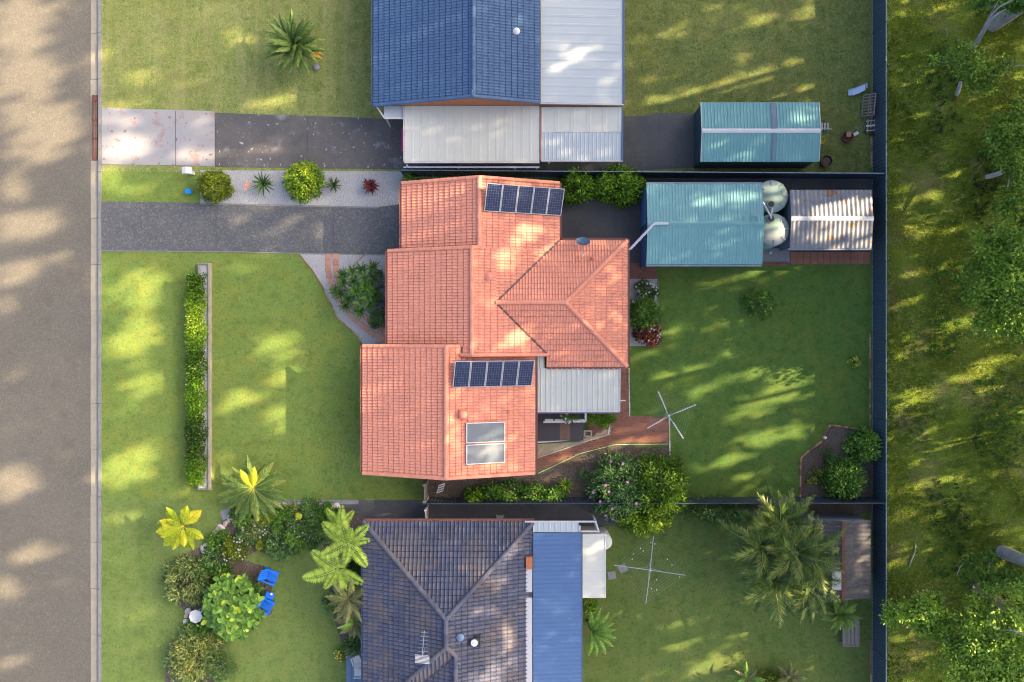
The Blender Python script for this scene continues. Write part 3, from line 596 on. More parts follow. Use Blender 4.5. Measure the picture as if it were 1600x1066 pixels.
# satellite dish
p = P(911, 377, 3.6); D = thing('satellite_dish', 'blue grey oval satellite dish fixed at the rear eave of the salmon roof', 'satellite dish', (p.x, p.y-.25, 2.95))
m = MB(); ax = Vector((0, .72, .7)).normalized(); e1 = Vector((1, 0, 0)); e2 = ax.cross(e1); cc = Vector((p.x, p.y, 3.6)); V = []; nr, ns = 5, 24
for i in range(nr+1):
    for k in range(ns):
        r = .42*i/nr; g_ = 2*math.pi*k/ns; V.append(cc+e1*math.cos(g_)*r+e2*math.sin(g_)*r*.92-ax*(.10*(1-(i/nr)**2)))
m.add(V, [(i*ns+k, i*ns+(k+1) % ns, (i+1)*ns+(k+1) % ns, (i+1)*ns+k) for i in range(nr) for k in range(ns)])
m.build('reflector', M['dish'], D, smooth=True)
m = MB(); m.tube([(p.x, p.y-.25, 2.8), (p.x, p.y-.2, 3.35), cc-ax*.1], .025, 6); m.build('mast', M['steel'], D)
m = MB(); m.tube([cc-e2*.3-ax*.05, Vector((p.x, p.y-.55, 3.35)), Vector((p.x, p.y-.78, 3.5))], .015, 6); m.build('feed_arm', M['steel'], D)
m = MB(); m.rbox(p.x, p.y-.8, 3.45, 3.58, .1, .14, 0, .5, .02); m.build('receiver', M['white'], D)

# north house
N_ = thing('house', 'neighbouring house with slate blue tiled roof at the top of the photo', 'house', (0, 14, 0))
tn = .2865; xw = -8.17; xr = -2.19; zr = ze+(xr-xw)*tn; xe2 = 1.63; ze2 = zr-(xe2-xr)*tn; y0 = 13.92; y1 = 25.5
tiled_roof(N_, [[(xw, y0, ze), (xr, y0, zr), (xr, y1, zr), (xw, y1, ze)], [(xr, y0, zr), (xe2, y0, ze2), (xe2, y1, ze2), (xr, y1, zr)]], M['tile_blue'])
ridge(N_, (xr, y0, zr+.03), (xr, y1, zr+.03), M['tile_blue'])
ridge(N_, (xw, y0, ze+.05), (xr, y0, zr+.05), M['tile_blue'], w=.22, h=.05, name='verge_tile'); ridge(N_, (xe2, y0, ze2+.05), (xr, y0, zr+.05), M['tile_blue'], w=.22, h=.05, name='verge_tile')
gutter(N_, (xw-.08, y0, zg), (xw-.08, y1, zg), M['gutter_blue'])
walls(N_, [(-7.7, 1.55, 14.1, 25.3)], 2.5, M['brickwall'])
m = MB(); V = [(-7.9, 2.45), (1.55, 2.45), (1.55, ze2-.08), (xr, zr-.1)]
m.add([(a_, 13.98, b_) for a_, b_ in V]+[(a_, 14.12, b_) for a_, b_ in V], [(0, 1, 2, 3), (7, 6, 5, 4), (0, 4, 5, 1), (1, 5, 6, 2), (2, 6, 7, 3), (3, 7, 4, 0)]); m.build('gable_wall', M['brickwall'], N_)
flue(N_, 807, 48, 3.4, .2, M['white']); window(N_, -7.7, 17, 1.4, 1.8, 1.2, 'x', -1); window(N_, -7.7, 21, 1.4, 1.8, 1.2, 'x', -1)
m = MB(); pa = P(738, 143, 4.3); m.tube([(pa.x, 13.9, 4.15), (pa.x, 13.9, 4.9), (pa.x+.05, 13.95, 5.2)], .025, 6); m.build('mast', M['steel'], N_)
# ribbed metal roofs in sheets
_sh = {}
def sheet_mesh(w, L_, pitch, amp, mt, wavy=False):
    key = (round(w, 3), round(L_, 3), pitch, amp, mt.name)
    if key not in _sh:
        n = max(1, round(w/pitch)); pit = w/n; prof = []
        for i in range(n):
            if wavy: prof += [((i+k/6)*pit, amp*(.5-.5*math.cos(2*math.pi*k/6))) for k in range(6)]
            else: prof += [(i*pit, amp), (i*pit+pit*.14, amp), (i*pit+pit*.26, 0), (i*pit+pit*.88, 0)]
        prof.append((w, amp if not wavy else 0)); k = len(prof)
        V = [(x, y_, z_) for y_ in (0, L_) for x, z_ in prof]+[(x, y_, z_-.012) for y_ in (0, L_) for x, z_ in prof]
        F = [(i, i+1, k+i+1, k+i) for i in range(k-1)]+[(2*k+i+1, 2*k+i, 3*k+i, 3*k+i+1) for i in range(k-1)]
        F += [(2*k+i, 2*k+i+1, i+1, i) for i in range(k-1)]+[(k+i, k+i+1, 3*k+i+1, 3*k+i) for i in range(k-1)]+[(0, k, 3*k, 2*k), (k-1, 3*k-1, 4*k-1, 2*k-1)]
        m = MB(); m.add(V, F, .5); _sh[key] = m.mesh('roof_sheet', mt)
    return _sh[key]
def metal_roof(root, p0, p1, run, drop, mt, sheetw=.76, pitch=.19, amp=.025, wavy=False):
    """sheets side by side from p0 to p1 (the high edge), running horizontally by vector run and dropping by drop"""
    p0 = Vector(p0); p1 = Vector(p1); r = Vector(run); L_ = math.sqrt(r.length**2+drop**2); e = (p1-p0).normalized(); f = (r-Vector((0, 0, drop))).normalized()
    c = e.cross(f)
    if c.z < 0: p0, p1 = p1, p0; e = -e; c = e.cross(f)
    n = max(1, round((p1-p0).length/sheetw)); w = (p1-p0).length/n
    for i in range(n):
        q = p0+e*(w*i+.004)+c*(.003*(i % 2))-wloc(root)
        link('roof_sheet', sheet_mesh(w-.006, L_, pitch, amp, mt, wavy), root, mtx=Matrix(((e.x, f.x, c.x, q.x), (e.y, f.y, c.y, q.y), (e.z, f.z, c.z, q.z), (0, 0, 0, 1))))
def beams(root, name, segs, w, h, mt):
    for a_, b_ in segs: m = MB(); m.beam(a_, b_, w, h); m.build(name, mt, root)
def posts(root, pts, z1, mt, s=.09, name='post'):
    for (x, y_) in pts: m = MB(); m.box(x-s/2, x+s/2, y_-s/2, y_+s/2, 0, z1); m.build(name, mt, root)
# patio roof on the north house
T_ = thing('patio_roof', 'pale blue white ribbed patio roof beside the slate blue tiles', 'patio roof', (4, 14, 0))
metal_roof(T_, (1.68, 13.98, 3.0), (1.68, 25.3, 3.0), (4.85, 0, 0), .3, M['pale_blue_roof'], sheetw=1.0, pitch=.5, amp=.012)
beams(T_, 'gutter', [((6.58, 13.95, 2.68), (6.58, 25.3, 2.68))], .13, .12, M['gutter_blue']); beams(T_, 'fascia', [((1.66, 13.93, 2.98), (6.6, 13.93, 2.7))], .05, .14, M['gutter_white'])
posts(T_, [(6.4, 14.1), (6.4, 18), (6.4, 22)], 2.6, M['white'])
T_ = thing('carport', 'off white flat carport roof over the stained driveway end', 'carport', P(738, 210, 0))
a_ = P(632, 165.5, 2.4); b_ = P(843, 165.5, 2.4); c_ = P(632, 253, 2.3)
metal_roof(T_, (a_.x, a_.y, 2.42), (b_.x, b_.y, 2.42), (0, c_.y-a_.y, 0), .1, M['white_roof'], sheetw=.99, pitch=.5, amp=.008)
beams(T_, 'fascia', [((a_.x-.03, c_.y-.05, 2.28), (b_.x, c_.y-.05, 2.28)), ((a_.x-.04, c_.y, 2.33), (a_.x-.04, a_.y, 2.4))], .06, .14, M['gutter_white'])
beams(T_, 'cross_beam', [((a_.x-.1, c_.y-.28, 2.1), (b_.x, c_.y-.28, 2.1))], .07, .1, M['steel'])
posts(T_, [(a_.x+.1, c_.y-.15), (-3.2, c_.y-.3), (0.2, c_.y-.3), (1.5, c_.y-.3), (a_.x+.1, a_.y-.3)], 2.1, M['steel'])
T_ = thing('carport', 'smaller pale blue roof joined to the carport by a red strip', 'carport', P(908, 210, 0))
a_ = P(846, 168, 2.4); b_ = P(971, 168, 2.4); c_ = P(846, 251, 2.3); mid = P(846, 207, 2.35)
metal_roof(T_, (a_.x, a_.y, 2.46), (b_.x, b_.y, 2.46), (0, mid.y-a_.y, 0), .06, M['white_roof'], sheetw=.99, pitch=.99, amp=.015)
metal_roof(T_, (a_.x, mid.y, 2.38), (b_.x, b_.y+mid.y-a_.y, 2.38), (0, c_.y-mid.y, 0), .06, M['pale_blue_roof'], sheetw=.99, pitch=.25, amp=.012)
beams(T_, 'fascia', [((a_.x-.04, c_.y, 2.3), (a_.x-.04, a_.y, 2.42)), ((a_.x-.06, a_.y+.1, 2.46), (b_.x, a_.y+.1, 2.46))], .09, .12, M['gutter_red'])
beams(T_, 'gutter', [((b_.x+.05, c_.y, 2.34), (b_.x+.05, a_.y, 2.42))], .10, .12, M['gutter_blue']); beams(T_, 'fascia', [((a_.x, c_.y-.04, 2.3), (b_.x+.1, c_.y-.04, 2.3))], .06, .12, M['gutter_white'])
posts(T_, [(b_.x-.1, c_.y+.1), (2.2, c_.y-.1), (b_.x-.1, a_.y-.2)], 2.25, M['steel'])
T_ = thing('porch_roof', 'small pale awning tucked beside the carport and slate blue eave', 'awning', P(615, 175, 0))
a_ = P(600, 165.5, 2.3); b_ = P(630.5, 184, 2.3); m = MB(); m.box(a_.x, b_.x, b_.y, a_.y, 2.26, 2.32); m.build('roof_sheet', M['pale_blue_roof'], T_)
beams(T_, 'fascia', [(P(588, 166, 2.3), P(601, 185, 2.3)), (P(600, 185, 2.3), P(631, 185, 2.3))], .08, .1, M['white']); posts(T_, [(b_.x-.1, b_.y+.1), (a_.x+.05, b_.y+.1)], 2.25, M['white'])
# pink vehicle nose under the carport
def car(px, py):
    p = P(px, py, 0); t = thing('parked_car', 'pink car mostly hidden under the off white carport', 'car', (p.x, p.y, 0))
    L_, W = 3.8, 1.65; m = MB(); sec = [(0, .45, .62, .78), (.12, .3, .72, .95), (.9, .28, .82, 1.0), (1.5, .28, .88, 1.0), (3.2, .28, .88, 1.0), (3.8, .4, .8, .9)]
    V = []; 
    for (x, z0_, z1_, k) in sec:
        w = W/2*k
        V += [(p.x+x, p.y-w, z0_), (p.x+x, p.y-w, z1_-.12), (p.x+x, p.y-w*.86, z1_), (p.x+x, p.y+w*.86, z1_), (p.x+x, p.y+w, z1_-.12), (p.x+x, p.y+w, z0_)]
    F = [(i*6+k, (i+1)*6+k, (i+1)*6+(k+1) % 6, i*6+(k+1) % 6) for i in range(5) for k in range(6)]+[(0, 1, 2, 3, 4, 5), (35, 34, 33, 32, 31, 30)]
    m.add(V, F); m.build('body', M['pink'], t, smooth=True)
    m = MB(); m.hexa([(p.x+1.1, p.y-.7, .86), (p.x+3.4, p.y-.7, .86), (p.x+3.4, p.y+.7, .86), (p.x+1.1, p.y+.7, .86)], [(p.x+1.7, p.y-.55, 1.4), (p.x+3.0, p.y-.55, 1.4), (p.x+3.0, p.y+.55, 1.4), (p.x+1.7, p.y+.55, 1.4)]); m.build('cabin', M['black'], t)
    for x in (.75, 3.0):
        for s in (-1, 1): m = MB(); m.tube([(p.x+x, p.y+s*.82, .31), (p.x+x, p.y+s*.62, .31)], .31, 16); m.build('wheel', M['black'], t)
    for s in (-1, 1): m = MB(); m.rbox(p.x+.08, p.y+s*.5, .5, .63, .1, .3, 0, .5, .02); m.build('headlight', M['white'], t)
car(629.5, 223)

# patio roof on the main house (notched round the hip roof), deck, planter
T_ = thing('patio_roof', 'off white ribbed patio roof notched round the salmon hip roof', 'patio roof', P(900, 610, 0))
a_ = P(838, 575.5, 2.5); b_ = P(968, 575.5, 2.5); c_ = P(838, 643, 2.35)
metal_roof(T_, (a_.x, a_.y, 2.5), (b_.x, a_.y, 2.5), (0, c_.y-a_.y, 0), .12, M['white_roof'], sheetw=.6, pitch=.3, amp=.028)
d_ = P(838, 557, 2.52); metal_roof(T_, (a_.x, d_.y, 2.53), (a_.x+.48, d_.y, 2.53), (0, a_.y-d_.y, 0), .02, M['white_roof'], sheetw=.5, pitch=.25, amp=.028)
beams(T_, 'gutter', [((a_.x, c_.y-.06, 2.34), (b_.x+.03, c_.y-.06, 2.34))], .10, .1, mat('mauve_gutter', (.20, .17, .27), rough=.5))
beams(T_, 'fascia', [((b_.x+.03, c_.y, 2.38), (b_.x+.03, a_.y, 2.52)), ((a_.x, c_.y+.01, 2.41), (b_.x, c_.y+.01, 2.41))], .05, .09, M['white'])
posts(T_, [(b_.x-.15, c_.y+.1), (b_.x-.15, a_.y-.2), (a_.x+.2, c_.y+.1)], 2.3, M['white'])
m = MB(); q0 = P(968, 626, 2.3); m.box(q0.x, q0.x+.36, q0.y-.03, q0.y+.03, 2.25, 2.31); m.build('bracket', M['white'], T_)
T_ = thing('timber_deck', 'dark timber deck with stained boards beside the patio roof', 'deck', P(875, 668, 0))
a_ = P(838, 690, .35); b_ = P(912, 645, .35)
m = MB(); m.box(a_.x, b_.x, a_.y+.05, b_.y+.8, .0, .31); m.build('frame', M['deck'], T_)
for i in range(14):
    w = (b_.x-a_.x)/14; x = a_.x+i*w; m = MB(); sl = (1-i/14)*-.0; m.box(x, x+w-.012, a_.y+.12*i/14, b_.y+.85, .315, .35, 1.0 if i in (8, 9, 7) else prng.choice((.05, .3, .6))); m.build('deck_board', M['deck'], T_)
beams(T_, 'step_edge', [((a_.x, a_.y-.06, .2), (b_.x+.02, a_.y+.16, .2))], .1, .2, M['white'])
T_ = thing('pergola_frame', 'white rail frame with plants hanging below the patio roof', 'frame', P(885, 655, 0))
e = [P(849, 659.5, 1.1), P(915, 658.5, 1.1), P(915, 645, 1.1)]
beams(T_, 'rail', [(e[0], e[1]), (e[1], e[2])], .12, .1, M['white']); posts(T_, [(e[0].x+.1, e[0].y), (e[1].x-.05, e[1].y+.02)], 1.05, M['white'])
for k in range(4): q = P(854+k*16, 656.5, 1.1); m = MB(); m.rbox(q.x+.15, q.y, .95, 1.12, .52, .12, 0, .5, .02); m.build('planter_trough', M['white'], T_)
T_ = thing('planter_box', 'sandstone planter block at the corner of the dark deck', 'planter', P(918, 677, 0))
q = P(918, 677, 0); m = MB()
for bb in ((-.26, .26, -.22, -.12), (-.26, .26, .12, .22), (-.26, -.16, -.12, .12), (.16, .26, -.12, .12)): m.box(q.x+bb[0], q.x+bb[1], q.y+bb[2], q.y+bb[3], 0, .3)
m.build('box', M['bark_tan'], T_); m = MB(); m.box(q.x-.16, q.x+.16, q.y-.12, q.y+.12, 0, .22); m.build('soil', M['mulch'], T_)

# sheds
def shed(name, label, cat, px0, px1, py0, py1, zE_, zR, mroof, mwall, pitch, amp, wavy=False, ridge_mat=None, swl=.76, inset=.08):
    a_ = P(px0, py1, zE_); b_ = P(px1, py0, zE_); yr = (a_.y+b_.y)/2; t = thing(name, label, cat, ((a_.x+b_.x)/2, yr, 0))
    metal_roof(t, (a_.x, yr, zR), (b_.x, yr, zR), (0, b_.y-yr, 0), zR-zE_, mroof, swl, pitch, amp, wavy); metal_roof(t, (a_.x, yr, zR), (b_.x, yr, zR), (0, a_.y-yr, 0), zR-zE_, mroof, swl, pitch, amp, wavy)
    for s in (-1, 1):
        m = MB(); m.hexa([(a_.x, yr, zR+amp+.002), (b_.x, yr, zR+amp+.002), (b_.x, yr+s*.13, zR+amp-.03), (a_.x, yr+s*.13, zR+amp-.03)], [(a_.x, yr, zR+amp+.012), (b_.x, yr, zR+amp+.012), (b_.x, yr+s*.13, zR+amp-.02), (a_.x, yr+s*.13, zR+amp-.02)])
        m.build('ridge_cap', ridge_mat or mroof, t)
    i = inset
    for (x0, x1, y0_, y1_, nm) in ((a_.x+i, b_.x-i, a_.y+i, a_.y+i+.04, 'wall'), (a_.x+i, b_.x-i, b_.y-i-.04, b_.y-i, 'wall'), (a_.x+i, a_.x+i+.04, a_.y+i+.04, b_.y-i-.04, 'wall'), (b_.x-i-.04, b_.x-i, a_.y+i+.04, b_.y-i-.04, 'wall')):
        m = MB(); m.box(x0, x1, y0_, y1_, 0, zE_-.02)
        if x1-x0 > 1:
            k = x0
            while k < x1-.1: m.box(k, k+.05, y0_-.015 if y0_ < yr else y0_, y1_ if y0_ < yr else y1_+.015, 0, zE_-.03); k += .2
        else:
            k = y0_
            while k < y1_-.1: m.box(x0-.015 if x0 < (a_.x+b_.x)/2 else x0, x1 if x0 < (a_.x+b_.x)/2 else x1+.015, k, k+.05, 0, zE_-.03); k += .2
        m.build(nm, mwall, t)
    for x in (a_.x+i+.01, b_.x-i-.04):
        m = MB(); V = [(a_.y+.1, zE_-.02), (b_.y-.1, zE_-.02), (yr, zR-.02)]; m.add([(x, p_, q_) for p_, q_ in V]+[(x+.03, p_, q_) for p_, q_ in V], [(2, 1, 0), (3, 4, 5), (0, 1, 4, 3), (1, 2, 5, 4), (2, 0, 3, 5)]); m.build('gable_wall', mwall, t)
    return t, a_, b_, yr
t, a_, b_, yr = shed('garage_shed', 'large teal steel garage with a white downpipe crossing its roof', 'shed', 1010, 1191, 288, 413, 2.5, 2.85, M['teal'], M['teal_dark'], .19, .018)
beams(t, 'gutter', [((a_.x, a_.y-.07, 2.42), (b_.x, a_.y-.07, 2.42)), ((a_.x, b_.y+.07, 2.42), (b_.x, b_.y+.07, 2.42))], .11, .1, mat('grey_blue_gutter', (.16, .22, .27), rough=.5))
for y_ in (-1.3, 1.2):
    dm = MB()
    for k in range(5): dm.box(a_.x+.035, a_.x+.065, yr+y_-1.1, yr+y_+1.1, .05+k*.42, .44+k*.42)
    dm.build('roller_door', M['blue_metal'], t)
m = MB(); q = P(1178, 342, 2.9); m.tube([(q.x+.2*math.cos(g_), q.y+.2*math.sin(g_), 2.86) for g_ in np.linspace(0, 6.28, 17)], .03, 6); m.box(q.x-.55, q.x-.3, q.y-.2, q.y+.2, 2.8, 2.86); m.build('roof_fitting', M['teal'], t)
t, a_, b_, yr = shed('garden_shed', 'weathered grey corrugated shed with rust patch and white ridge', 'shed', 1234, 1362, 297, 388, 2.0, 2.25, M['galv'], M['galv_wall'], .262, .03, True, M['white'], swl=.786)
beams(t, 'gutter', [((a_.x-.1, a_.y-.06, 1.95), (b_.x, a_.y-.06, 1.95))], .1, .08, M['galv_wall'])
t, a_, b_, yr = shed('garden_shed', 'teal ribbed shed with white ridge in the northern yard', 'shed', 1095, 1279, 160, 253, 2.05, 2.35, M['teal'], M['teal_dark'], .19, .03, False, M['white'])
strip = mat('dark_skylight_strip', (.12, .15, .22), rough=.3)
for s in (-1, 1): m = MB(); m.beam((P(1209, 205, 2.3).x, yr+s*.15, 2.385), (P(1209, 205, 2.3).x, yr+s*1.72, 2.125), .16 if s < 0 else .26, .02); m.build('skylight_strip', strip, t)
beams(t, 'trim', [((a_.x-.01, a_.y, 2.07), (a_.x-.01, yr, 2.37)), ((a_.x-.01, b_.y, 2.07), (a_.x-.01, yr, 2.37)), ((b_.x+.01, a_.y, 2.07), (b_.x+.01, yr, 2.37)), ((b_.x+.01, b_.y, 2.07), (b_.x+.01, yr, 2.37))], .04, .06, M['gutter_white'])
# old shed in the southern yard: ridge runs the other way
t = thing('old_shed', 'dark weathered shed with rusty ridge between the palm clump and the fence', 'shed', P(1315, 870, 0))
a_ = P(1270, 935, 2.0); b_ = P(1360, 812, 2.0); xr_ = P(1317, 870, 2.4).x
metal_roof(t, (xr_, a_.y, 2.4), (xr_, b_.y, 2.4), (b_.x-xr_, 0, 0), .4, M['old_roof'], .76, .25, .035, True); metal_roof(t, (xr_, a_.y, 2.4), (xr_, b_.y, 2.4), (a_.x-xr_, 0, 0), .4, M['old_roof'], .76, .25, .035, True)
beams(t, 'ridge_cap', [((xr_, a_.y-.02, 2.45), (xr_, b_.y+.02, 2.45))], .2, .03, M['rust'])
q = P(1306, 906, 2.2); m = MB(); m.hexa([(q.x-.28, q.y-.55, 2.30), (q.x+.3, q.y-.55, 2.42), (q.x+.3, q.y+.55, 2.42), (q.x-.28, q.y+.55, 2.30)], [(q.x-.28, q.y-.55, 2.33), (q.x+.3, q.y-.55, 2.45), (q.x+.3, q.y+.55, 2.45), (q.x-.28, q.y+.55, 2.33)]); m.build('skylight_sheet', M['white_roof'], t)
for (x0, x1, y0_, y1_) in ((a_.x+.1, b_.x-.1, a_.y+.1, a_.y+.14), (a_.x+.1, b_.x-.1, b_.y-.14, b_.y-.1), (a_.x+.1, a_.x+.14, a_.y+.14, b_.y-.14), (b_.x-.14, b_.x-.1, a_.y+.14, b_.y-.14)):
    m = MB(); m.box(x0, x1, y0_, y1_, 0, 1.98); m.build('wall', M['galv_wall'], t)
m = MB(); m.poly([(a_.x+.1, b_.y-.09, 1.98), (b_.x-.1, b_.y-.09, 1.98), (xr_, b_.y-.09, 2.38)]); m.poly([(a_.x+.1, a_.y+.09, 1.98), (b_.x-.1, a_.y+.09, 1.98), (xr_, a_.y+.09, 2.38)]); m.build('gable_wall', M['galv_wall'], t)

# water tanks
def tank(px, py, r, h, label, hx, hy):
    p = P(px, py, h); t = thing('water_tank', label, 'water tank', (p.x, p.y, 0), 'round water tanks behind the teal garage')
    m = MB(); m.lathe(p.x, p.y, [(r, 0), (r, h*.3), (r*1.015, h*.32), (r, h*.34), (r, h*.62), (r*1.015, h*.64), (r, h*.66), (r, h-.08), (r*.97, h)], 40); m.build('drum', mat('tank_wall', (.22, .38, .34), rough=.4) if 'tank_wall' not in bpy.data.materials else bpy.data.materials['tank_wall'], t, smooth=True)
    m = MB(); m.lathe(p.x, p.y, [(r*.985, h), (r*.9, h+.05), (r*.6, h+.13), (r*.2, h+.19), (.02, h+.2)], 40); m.build('lid', M['tank'], t, smooth=True)
    for k in range(8):
        g_ = k*math.pi/4+.05; m = MB(); m.beam((p.x+math.cos(g_)*r*.62, p.y+math.sin(g_)*r*.62, h+.12), (p.x+math.cos(g_)*r*.99, p.y+math.sin(g_)*r*.99, h+.04), .09, .06); m.build('lid_rib', M['tank'], t)
    q = P(hx, hy, h+.2); m = MB(); m.lathe(q.x, q.y, [(.24, h+.1), (.24, h+.2), (.2, h+.2)], 20); m.build('inlet_ring', M['tank'], t); m = MB(); m.lathe(q.x, q.y, [(.19, h+.15), (.18, h+.215), (.01, h+.22)], 16); m.build('strainer', M['black'], t)
    return t
tank(1206, 307, .98, 1.9, 'pale green water tank nearest the northern fence', 1205, 319); tank(1208, 359, .98, 1.9, 'pale green water tank with open inlet nearest the lawn', 1205, 342)
m = MB(); m.tube([P(1190, 315, 2.5), P(1193, 318, 2.45), P(1204, 338, 2.3), P(1205, 341, 2.2)], .055, 8); solo('drain_pipe', m, M['pipe'], 'short white pipe slanting from the teal garage to the tanks', 'pipe', P(1190, 315, 2.4), smooth=True)
m = MB(); m.tube([P(1207, 326, 2.2), P(1204, 338, 2.2)], .05, 8); solo('drain_pipe', m, M['pipe'], 'stubby white pipe linking the two water tanks', 'pipe', P(1206, 332, 2.2), smooth=True)
m = MB(); m.tube([P(983, 390, 2.5), P(986, 388, 2.6), P(1021, 351, 2.95), P(1024, 349.5, 2.96), P(1044, 349.5, 2.96)], .075, 8); solo('downpipe', m, M['pipe'], 'long white bent pipe from the salmon roof across the teal garage', 'pipe', P(983, 390, 2.5), smooth=True)

# south house
S_ = thing('house', 'neighbouring house with weathered dark grey hip roof at the bottom', 'house', (-3, -14, 0))
ts = .404; xl = -8.78; yt = -10.67; xa = -3.73; ya = -15.72; za = ze+5.05*ts; xrr = 1.32
yJ = -17.3; xJ2 = -3.2; yJ2 = -17.83; zJ2 = za-.53*ts; k1 = 5.05; yb = -24.5
tiled_roof(S_, [[(xl, yt, ze), (xrr, yt, ze), (xa, ya, za)],
   [(xl, yt, ze), (xa, ya, za), (xa, yJ, za), (xl, yJ-k1, ze)],
   [(xa, yJ, za), (xJ2, yJ2, zJ2), (xJ2-k1+.53, yJ2-k1+.53, ze), (xl, yJ-k1, ze)],
   [(xJ2, yJ2, zJ2), (xJ2, yb, zJ2), (xJ2-4.52, yb, ze), (xJ2-4.52, yJ2-4.52, ze)],
   [(xrr, yt, ze), (xa, ya, za), (xa, yJ, za), (xrr, yJ, ze)], [(xa, yJ, za), (xJ2, yJ2, zJ2), (xrr, yJ2, ze), (xrr, yJ, ze)], [(xJ2, yJ2, zJ2), (xJ2, yb, zJ2), (xrr, yb, ze), (xrr, yJ2, ze)]], M['tile_grey'], w=.235, g=.35, wave=.05, lip=.04, side=.035)
tg = M['tile_grey']
ridge(S_, (xl, yt, ze+.05), (xa, ya, za+.05), tg); ridge(S_, (xrr, yt, ze+.05), (xa, ya, za+.05), tg); ridge(S_, (xa, yJ, za+.05), (xa, ya, za+.05), tg); ridge(S_, (xJ2, yJ2, zJ2+.04), (xa, yJ, za+.05), tg)
ridge(S_, (xJ2, yb, zJ2+.04), (xJ2, yJ2, zJ2+.04), tg); ridge(S_, (xl, yJ-k1, ze+.05), (xa, yJ, za+.05), tg); valley(S_, (xJ2, yJ2, zJ2), (xJ2-4.52, yJ2-4.52, ze), mat('dark_valley', (.03, .035, .05), rough=.5))
gutter(S_, (xl-.08, yb, zg), (xl-.08, yt, zg), M['gutter_blue']); gutter(S_, (xl, yt+.09, zg), (xrr, yt+.09, zg), M['gutter_red'])
walls(S_, [(-8.3, .9, -24.3, -11.15)], 2.5, M['wall_brown']); window(S_, -8.3, -15, 1.4, 1.8, 1.2, 'x', -1); window(S_, -3, -11.15, 1.4, 1.6, 1.1, 'y', 1)
flue(S_, 719, 997, 4.2, .22, mat('blue_grey_vent', (.13, .19, .30), rough=.5)); flue(S_, 741, 1005, 4.0, .27, M['black']); q = P(741, 1005, 4.38); m = MB(); m.lathe(q.x, q.y, [(.2, 4.3), (.2, 4.4), (.01, 4.42)], 16); m.build('vent_dome', M['white'], S_)
q0 = P(822, 871, 3.0); q1 = P(832, 889, 2.9); m = MB(); m.box(q0.x, q1.x, q1.y, q0.y, 2.6, 3.0); m.build('brick_pier', M['brickwall'], S_)
wr = M['white_roof']
for (ya_, yb_) in ((889.5, 925), (934, 1085)):
    q0 = P(821.5, ya_, 2.8); q1 = P(831.5, yb_, 2.8); m = MB(); m.box(q0.x, q1.x, q1.y, q0.y, 2.72, 2.84); m.build('skylight_strip', M['gutter_white'], S_)
A_ = thing('television_antenna', 'television antenna on the dark grey tiles', 'antenna', P(664, 1010, 4.3))
q = P(665, 985, 5.6); bz = 4.0
m = MB(); m.tube([P(664, 1013, 4.25), (P(664, 1013, 4.25).x, P(664, 1013, 4.25).y, 5.7)], .025, 6); m.build('mast', M['steel'], A_)
tp = Vector((P(664, 1013, 4.25).x, P(664, 1013, 4.25).y, 5.6))
m = MB(); m.beam(tp+Vector((0, .1, 0)), tp+Vector((.12, 1.5, 0)), .03, .03)
for k in range(7): c0 = tp+Vector((.02+.016*k, .15+k*.21, .02)); m.beam(c0-Vector((.3-.02*k, 0, 0)), c0+Vector((.3-.02*k, 0, 0)), .015, .015)
m.build('boom', M['steel'], A_)
m = MB(); 
for k in range(7): m.beam(tp+Vector((-.4, -.25+k*.07, -.02)), tp+Vector((.4, -.32+k*.07, -.02)), .03, .02)
m.build('reflector', M['white'], A_)
T_ = thing('veranda_roof', 'long blue ribbed metal roof along the dark grey tiled house', 'veranda roof', P(870, 950, 0))
a_ = P(833, 833, 2.75); b_ = P(907.5, 833, 2.55)
metal_roof(T_, (a_.x, a_.y, 2.75), (a_.x, -24.3, 2.75), (b_.x-a_.x, 0, 0), .2, M['blue_metal'], .76, .25, .035, True)
beams(T_, 'gutter', [((b_.x+.06, a_.y, 2.5), (b_.x+.06, -24.3, 2.5))], .1, .1, M['gutter_blue']); posts(T_, [(b_.x-.1, -13), (b_.x-.1, -17), (b_.x-.1, -21)], 2.5, M['white'])
T_ = thing('awning', 'pale grey awning above the head of the blue metal roof', 'awning', P(870, 823, 0))
a_ = P(833, 816, 2.7); b_ = P(904, 831.5, 2.7); metal_roof(T_, (a_.x, a_.y, 2.75), (b_.x, a_.y, 2.75), (0, b_.y-a_.y, 0), .04, M['pale_blue_roof'], .76, .38, .015)
beams(T_, 'fascia', [((P(820, 815, 2.7).x, a_.y+.04, 2.72), (P(932, 815, 2.7).x, a_.y+.04, 2.72)), ((P(906, 820, 2.7).x, b_.y+.05, 2.7), (P(934, 820, 2.7).x, b_.y+.05, 2.7)), ((P(931, 820, 2.7).x, a_.y, 2.7), (P(936, 820, 2.7).x, b_.y, 2.7)), ((P(906, 820, 2.7).x, a_.y-.2, 2.7), (P(906, 820, 2.7).x, b_.y, 2.7))], .09, .1, M['gutter_white'])
posts(T_, [(P(934, 833, 2.6).x, b_.y+.05), (P(931, 815, 2.6).x, a_.y)], 2.6, M['white'])
T_ = thing('flat_roof', 'off white flat roof beside the round tank in the southern yard', 'roof', P(928, 885, 0))
a_ = P(910, 834, 2.4); b_ = P(945.5, 932.5, 2.4); metal_roof(T_, (a_.x, a_.y, 2.45), (a_.x, b_.y, 2.45), (b_.x-a_.x, 0, 0), .06, M['white_roof'], .78, .78, .012)
beams(T_, 'fascia', [((b_.x+.02, a_.y, 2.38), (b_.x+.02, b_.y, 2.38)), ((a_.x, b_.y-.03, 2.42), (b_.x+.05, b_.y-.03, 2.38)), ((a_.x-.02, a_.y, 2.45), (a_.x-.02, b_.y, 2.45))], .05, .09, M['white'])
walls(T_, [(a_.x+.1, b_.x-.15, b_.y+.15, a_.y-.1)], 2.38, M['wall_cream'])
